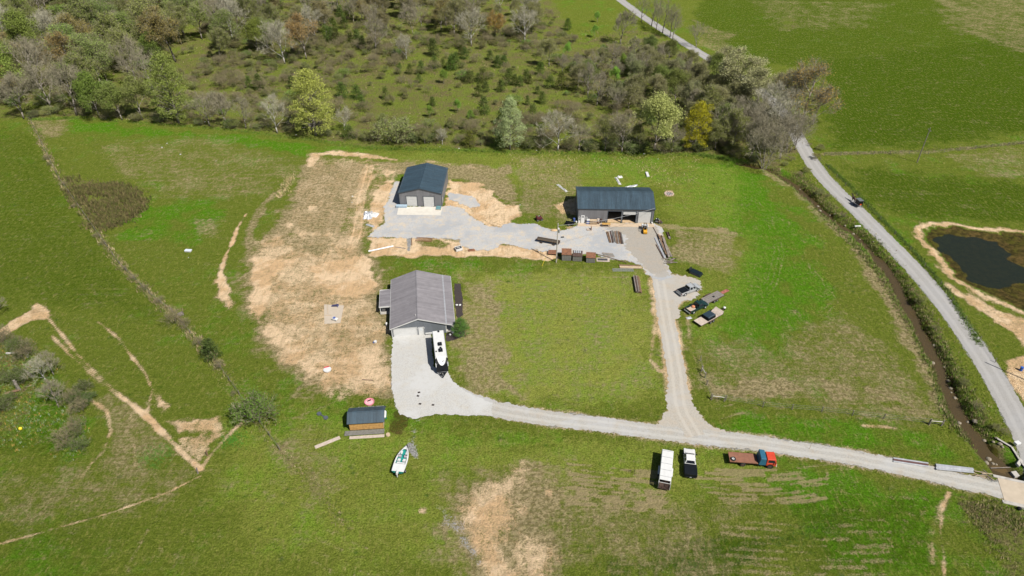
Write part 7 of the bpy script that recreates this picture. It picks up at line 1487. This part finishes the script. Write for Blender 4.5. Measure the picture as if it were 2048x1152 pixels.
for k, (u, v) in enumerate(EDGE):
    for j in range(2): plant('gshrub' if (k + j) % 3 else 'shrub', u + random.uniform(-14, 14), v - 3 + random.uniform(-4, 2), random.uniform(2, 4.2), ('leafy' if (k + j) % 3 else 'bare') + ' hedge shrub on the edge between field and wood', jit(random.choice([OL, (.06, .085, .018), (.09, .11, .03)])), 'shrub', ('leafy' if (k + j) % 3 else 'bare') + ' shrubs of the field edge', wid=random.uniform(1.1, 1.5))
for k, (u, v) in enumerate([(95, 320), (100, 330), (128, 372), (150, 415), (196, 475), (207, 490), (250, 540), (268, 560), (290, 580), (320, 605), (398, 690), (440, 735), (468, 790)]): plant('shrub', u, v, random.uniform(1.0, 1.8), 'low bare shrub growing in the left fence line', OL, 'shrub', 'shrubs in the left fence line', wid=1.4)
for k, (u, v) in enumerate([(1570, 332), (1600, 352), (1612, 345), (1582, 322), (1640, 390), (1655, 395), (1632, 318), (1618, 292), (1640, 300), (1685, 435), (1990, 860), (1955, 820), (1840, 605), (1870, 660), (1925, 770), (2010, 870)]): plant('shrub' if k % 2 else 'gshrub', u, v, random.uniform(1.2, 2.2), ('bare' if k % 2 else 'green') + ' shrub on the creek bank beside the road', jit(OL), 'shrub', ('bare' if k % 2 else 'green') + ' shrubs of the creek bank', wid=1.3)

# ---------------------------------------------------------------- thicket: brush that reads as one mass
def thicket(name, label, src, pts, h0, h1, color):
    so = bpy.data.objects.new('thicket_source', src[1]); so.color = (*color, 1)                     # never linked to the scene: only the shape that is repeated
    me = bpy.data.meshes.new(name); n = len(pts); z = height(np.array([p[0] for p in pts]), np.array([p[1] for p in pts]))
    me.from_pydata([(p[0], p[1], float(q)) for p, q in zip(pts, z)], [], [])
    a = me.attributes.new('size', 'FLOAT', 'POINT'); a.data.foreach_set('value', (rng.uniform(h0, h1, n) / src[2]).astype(np.float32)); b = me.attributes.new('turn', 'FLOAT_VECTOR', 'POINT'); b.data.foreach_set('vector', np.stack([np.zeros(n), np.zeros(n), rng.uniform(0, 6.28, n)], 1).astype(np.float32).ravel())
    o = bpy.data.objects.new(name, me); COL.objects.link(o); o.color = (*color, 1)
    ng = bpy.data.node_groups.new(name, 'GeometryNodeTree'); ng.interface.new_socket('Geometry', in_out='INPUT', socket_type='NodeSocketGeometry'); ng.interface.new_socket('Geometry', in_out='OUTPUT', socket_type='NodeSocketGeometry')
    N = ng.nodes.new; L = ng.links.new; gi, go, mp, ip, oi = N('NodeGroupInput'), N('NodeGroupOutput'), N('GeometryNodeMeshToPoints'), N('GeometryNodeInstanceOnPoints'), N('GeometryNodeObjectInfo')
    oi.inputs['Object'].default_value = so; s1, s2 = N('GeometryNodeInputNamedAttribute'), N('GeometryNodeInputNamedAttribute'); s1.inputs['Name'].default_value = 'size'; s2.data_type = 'FLOAT_VECTOR'; s2.inputs['Name'].default_value = 'turn'
    L(gi.outputs[0], mp.inputs['Mesh']); L(mp.outputs[0], ip.inputs['Points']); L(oi.outputs['Geometry'], ip.inputs['Instance']); L(s2.outputs['Attribute'], ip.inputs['Rotation']); L(s1.outputs['Attribute'], ip.inputs['Scale']); L(ip.outputs[0], go.inputs[0])
    o.modifiers.new('thicket', 'NODES').node_group = ng; return tag(o, label, 'brush', kind='stuff')
def spread_pts(n, P):
    W_ = GP(P); q = np.array(W_); X = rng.uniform(q[:, 0].min(), q[:, 0].max(), n * 6); Y = rng.uniform(q[:, 1].min(), q[:, 1].max(), n * 6); k = inside(X, Y, W_) & ~(inside(X, Y, OPEN) & (rng.random(X.size) > .18)) & (vnoise(X, Y, .06, 11) + .5 * vnoise(X, Y, .2, 12) > .62); return list(zip(X[k], Y[k]))[:n]
ALLW = [(60, 226), (300, 240), (480, 250), (740, 282), (1000, 292), (1400, 300), (1540, 322), (1560, 300), (1540, 250), (1430, 150), (1300, 85), (1180, 110), (1090, 20), (1060, -30), (-120, -40), (-120, 225)]
thicket('bare_thicket', 'tangle of bare brown brush through the wood and old field', VAR['shrub'][0], spread_pts(620, ALLW), 1.6, 4.6, (.2, .2, .1)); thicket('bare_thicket', 'tangle of bare grey brush through the wood and old field', VAR['shrub'][1], spread_pts(420, ALLW), 2.0, 6.0, (.2, .2, .1))
thicket('green_thicket', 'mass of green undergrowth through the wood and old field', VAR['gshrub'][0], spread_pts(520, ALLW), 1.2, 3.6, (.17, .20, .05)); thicket('green_thicket', 'mass of olive undergrowth through the wood and old field', VAR['gshrub'][1], spread_pts(520, ALLW), 1.0, 4.2, (.19, .185, .06))
def joined(v):
    import bmesh
    b = bmesh.new(); b.from_mesh(v[0]); b.from_mesh(v[1]); m_ = bpy.data.meshes.new('wood_tree'); b.to_mesh(m_); b.free(); m_.materials.append(TWIG); m_.materials.append(LEAF); return (None, m_, v[2])
FARW = WOOD_L
thicket('background_wood', 'budding trees massed between the single trees of the upper left wood', joined(VAR['bud'][1]), scatter(45, WOOD_L, 5.), 12, 21, (.19, .21, .06)); thicket('background_wood', 'bare trees massed between the single trees of the upper wood', joined(VAR['bare'][0]), scatter(28, WOOD_L, 6.) + scatter(16, WOOD_T, 7.), 11, 18, (.18, .18, .055))
thicket('background_wood', 'olive trees massed in the thicket and the top wood', joined(VAR['bud'][3]), scatter(26, WOOD_R, 5.) + scatter(22, WOOD_T, 7.), 7, 13, (.23, .23, .09))
# ---------------------------------------------------------------- rank grass and weeds: single blades nobody could count
def tufts(name, label, regions, m):
    """regions: (world polygon or polyline with width, number, height, colours)"""
    V = []; C = []
    for P, wid, n, h0, h1, cols in regions:
        P = np.array(P)
        if wid is None:
            pts = []; lo, hi = P.min(0), P.max(0)
            while sum(len(q) for q in pts) < n: X = rng.uniform(lo[0], hi[0], 4 * n); Y = rng.uniform(lo[1], hi[1], 4 * n); k = inside(X, Y, [tuple(p) for p in P]) & (vnoise(X, Y, .22, 7) + vnoise(X, Y, .6, 8) * .5 > .62); pts.append(np.stack([X[k], Y[k]], 1))
            S = np.concatenate(pts)[:n] + rng.normal(0, 1.1, (n, 2))
        else:
            seg = rng.integers(0, len(P) - 1, n); t = rng.random(n)[:, None]; S = P[seg] * (1 - t) + P[seg + 1] * t + rng.normal(0, wid / 2, (n, 2))
        Z = height(S[:, 0], S[:, 1]); B = 5; hh = rng.uniform(h0, h1, n) ; cc = np.array(cols)[rng.integers(0, len(cols), n)] * rng.uniform(.75, 1.25, (n, 1)) * 1.45
        for b in range(B):
            a = rng.uniform(0, 6.28, n); w_ = hh * rng.uniform(.045, .10, n); lean = hh * rng.uniform(.2, .7, n); base = np.stack([S[:, 0] + rng.normal(0, .12, n), S[:, 1] + rng.normal(0, .12, n), Z], 1)
            px, py = np.cos(a), np.sin(a); z0 = np.zeros(n)
            V.append(np.stack([base + np.stack([-py * w_, px * w_, z0], 1), base + np.stack([py * w_, -px * w_, z0], 1), base + np.stack([px * lean, py * lean, hh], 1)], 1)); C.append(np.repeat(cc[:, None], 3, 1))
    V = np.concatenate(V).reshape(-1, 3); C = np.concatenate(C).reshape(-1, 3); nf = len(V) // 3
    me = bpy.data.meshes.new(name); me.vertices.add(len(V)); me.vertices.foreach_set('co', V.astype(np.float32).ravel()); me.loops.add(len(V)); me.loops.foreach_set('vertex_index', np.arange(len(V), dtype=np.int32)); me.polygons.add(nf); me.polygons.foreach_set('loop_start', np.arange(0, len(V), 3, dtype=np.int32)); me.update()
    a = me.color_attributes.new('tint', 'FLOAT_COLOR', 'POINT'); a.data.foreach_set('color', np.concatenate([C, np.ones((len(C), 1))], 1).astype(np.float32).ravel()); me.materials.append(m)
    o = bpy.data.objects.new(name, me); COL.objects.link(o); return tag(o, label, 'grass', kind='stuff')
gb = NG('grass_blade'); at = gb.n('ShaderNodeAttribute'); at.attribute_name = 'tint'; gb.l(at.outputs['Color'], gb.b.inputs['Base Color']); gb.b.inputs['Roughness'].default_value = .9; gb.b.inputs['Specular IOR Level'].default_value = .1
DRYC = [(.20, .155, .085), (.26, .21, .12), (.13, .10, .06), (.15, .13, .06)]; MIXC = DRYC + [(.075, .10, .02), (.09, .12, .025), (.06, .085, .015)]; GRC = [(.07, .12, .015), (.085, .14, .018), (.10, .13, .03), (.05, .09, .012)]; STC = [(.34, .27, .15), (.28, .22, .11), (.10, .13, .03)]
tufts('weed_growth', 'rank dry weeds in the thicket patch and along the fence', [(GP([(125, 360), (150, 358), (240, 370), (288, 390), (285, 420), (250, 445), (205, 460), (185, 450)]), None, 9000, .4, 1.1, [(.095, .075, .035), (.12, .095, .045), (.06, .055, .022), (.055, .07, .016), (.05, .04, .02), (.08, .085, .02)]), (GP(FENCE_L[:9]), 1.2, 2600, .3, .8, MIXC), (GP(FENCE_L[8:]), 1.4, 900, .2, .4, MIXC)], gb.m)
tufts('bank_weeds', 'dry weeds and grass along the creek banks', [(GP(BANK_R), 2.6, 5500, .2, .6, MIXC + GRC), (GP([(1540, 335), (1600, 378), (1660, 440), (1720, 500), (1770, 560), (1810, 630), (1850, 700), (1880, 770), (1900, 830), (1940, 880)]), 1.6, 3500, .25, .7, MIXC + GRC), (GP([(1930, 1003), (1990, 1010), (2048, 1040), (2048, 1150), (2020, 1150), (1980, 1090)]), None, 1400, .2, .5, MIXC), (GP([(1650, 308), (1780, 305), (1950, 296), (2060, 284)]), 1.0, 900, .2, .5, MIXC), (GP([(1655, 330), (1700, 372), (1760, 435), (1830, 505), (1900, 590), (1960, 690)]), .9, 2600, .25, .6, GRC)], gb.m)
tufts('old_field_growth', 'tangled grass and low brush of the overgrown field', [(GP([(60, 236), (300, 245), (480, 256), (740, 290), (1000, 298), (1400, 305), (1540, 330), (1570, 300), (1520, 200), (1400, 120), (1280, 60), (1150, 60), (1080, -10), (0, -20)]), None, 20000, .2, .8, MIXC + [(.10, .12, .03), (.12, .14, .035), (.085, .115, .025), (.06, .06, .025)])], gb.m)
tufts('tall_grass', 'tall straw coloured grass behind the two sheds', [(GP([(1010, 306), (1400, 315), (1390, 370), (1310, 372), (1300, 345), (1160, 345), (1150, 372), (1060, 372)]), None, 2600, .2, .55, STC + [(.13, .17, .03), (.15, .18, .04)]), (GP([(560, 392), (585, 352)]), 1.6, 300, .4, .8, STC), (GP([(735, 296), (1000, 304), (1400, 310), (1480, 322)]), 1.6, 2200, .3, .7, GRC), (GP([(60, 240), (160, 236), (480, 262), (735, 296)]), 1.2, 1500, .25, .6, GRC), (GP([(285, 905), (320, 895), (335, 905), (330, 925), (290, 928)]), None, 350, .2, .45, [(.05, .13, .015), (.06, .11, .02)]), (GP([(455, 862), (490, 852), (480, 880), (460, 885)]), None, 200, .25, .5, [(.05, .13, .015)])], gb.m)
tufts('hollow_growth', 'lush weeds in the left hollow', [(GP([(-40, 660), (40, 680), (120, 770), (170, 860), (150, 920), (40, 900), (-40, 880)]), None, 3500, .15, .5, GRC + [(.16, .19, .12), (.05, .10, .02), (.22, .14, .04)]), (GP([(1200, 1130), (1400, 1085), (1560, 1075), (1690, 1025), (1690, 1045), (1560, 1100), (1400, 1150)]), None, 1800, .1, .3, [(.03, .08, .01), (.045, .10, .012), (.06, .11, .02)])], gb.m)
# scattered grass clumps that roughen the mown fields
FLD = [(GP([(100, 262), (600, 318), (560, 400), (440, 540), (560, 760), (650, 800), (640, 1000), (900, 1152), (1000, 1152), (-60, 1152), (-60, 900), (220, 900), (330, 780)]), None, 9000, .05, .14, [(.10, .13, .025), (.07, .12, .014), (.14, .14, .05), (.055, .09, .012)]), (GP([(770, 520), (1270, 548), (1320, 790), (1000, 805), (900, 730)]), None, 3000, .05, .12, [(.10, .13, .025), (.08, .12, .016), (.15, .14, .06)]), (GP([(1380, 380), (1530, 350), (1680, 480), (1780, 640), (1880, 840), (1440, 810), (1390, 700)]), None, 5000, .05, .16, GRC + [(.16, .14, .07)]), (GP([(830, 860), (1300, 885), (1900, 980), (1880, 1152), (1000, 1152)]), None, 6500, .05, .16, GRC + [(.17, .15, .07)]), (GP([(1650, 120), (2060, 60), (2060, 270), (1850, 300), (1660, 300)]), None, 3000, .12, .3, [(.05, .10, .01), (.07, .115, .015), (.13, .14, .05)]), (GP([(1640, 330), (2050, 320), (2050, 440), (1830, 440), (1740, 400)]), None, 2200, .08, .22, [(.06, .11, .012), (.08, .12, .02)])]
tufts('field_grass', 'short tufty grass of the open fields', FLD, gb.m)
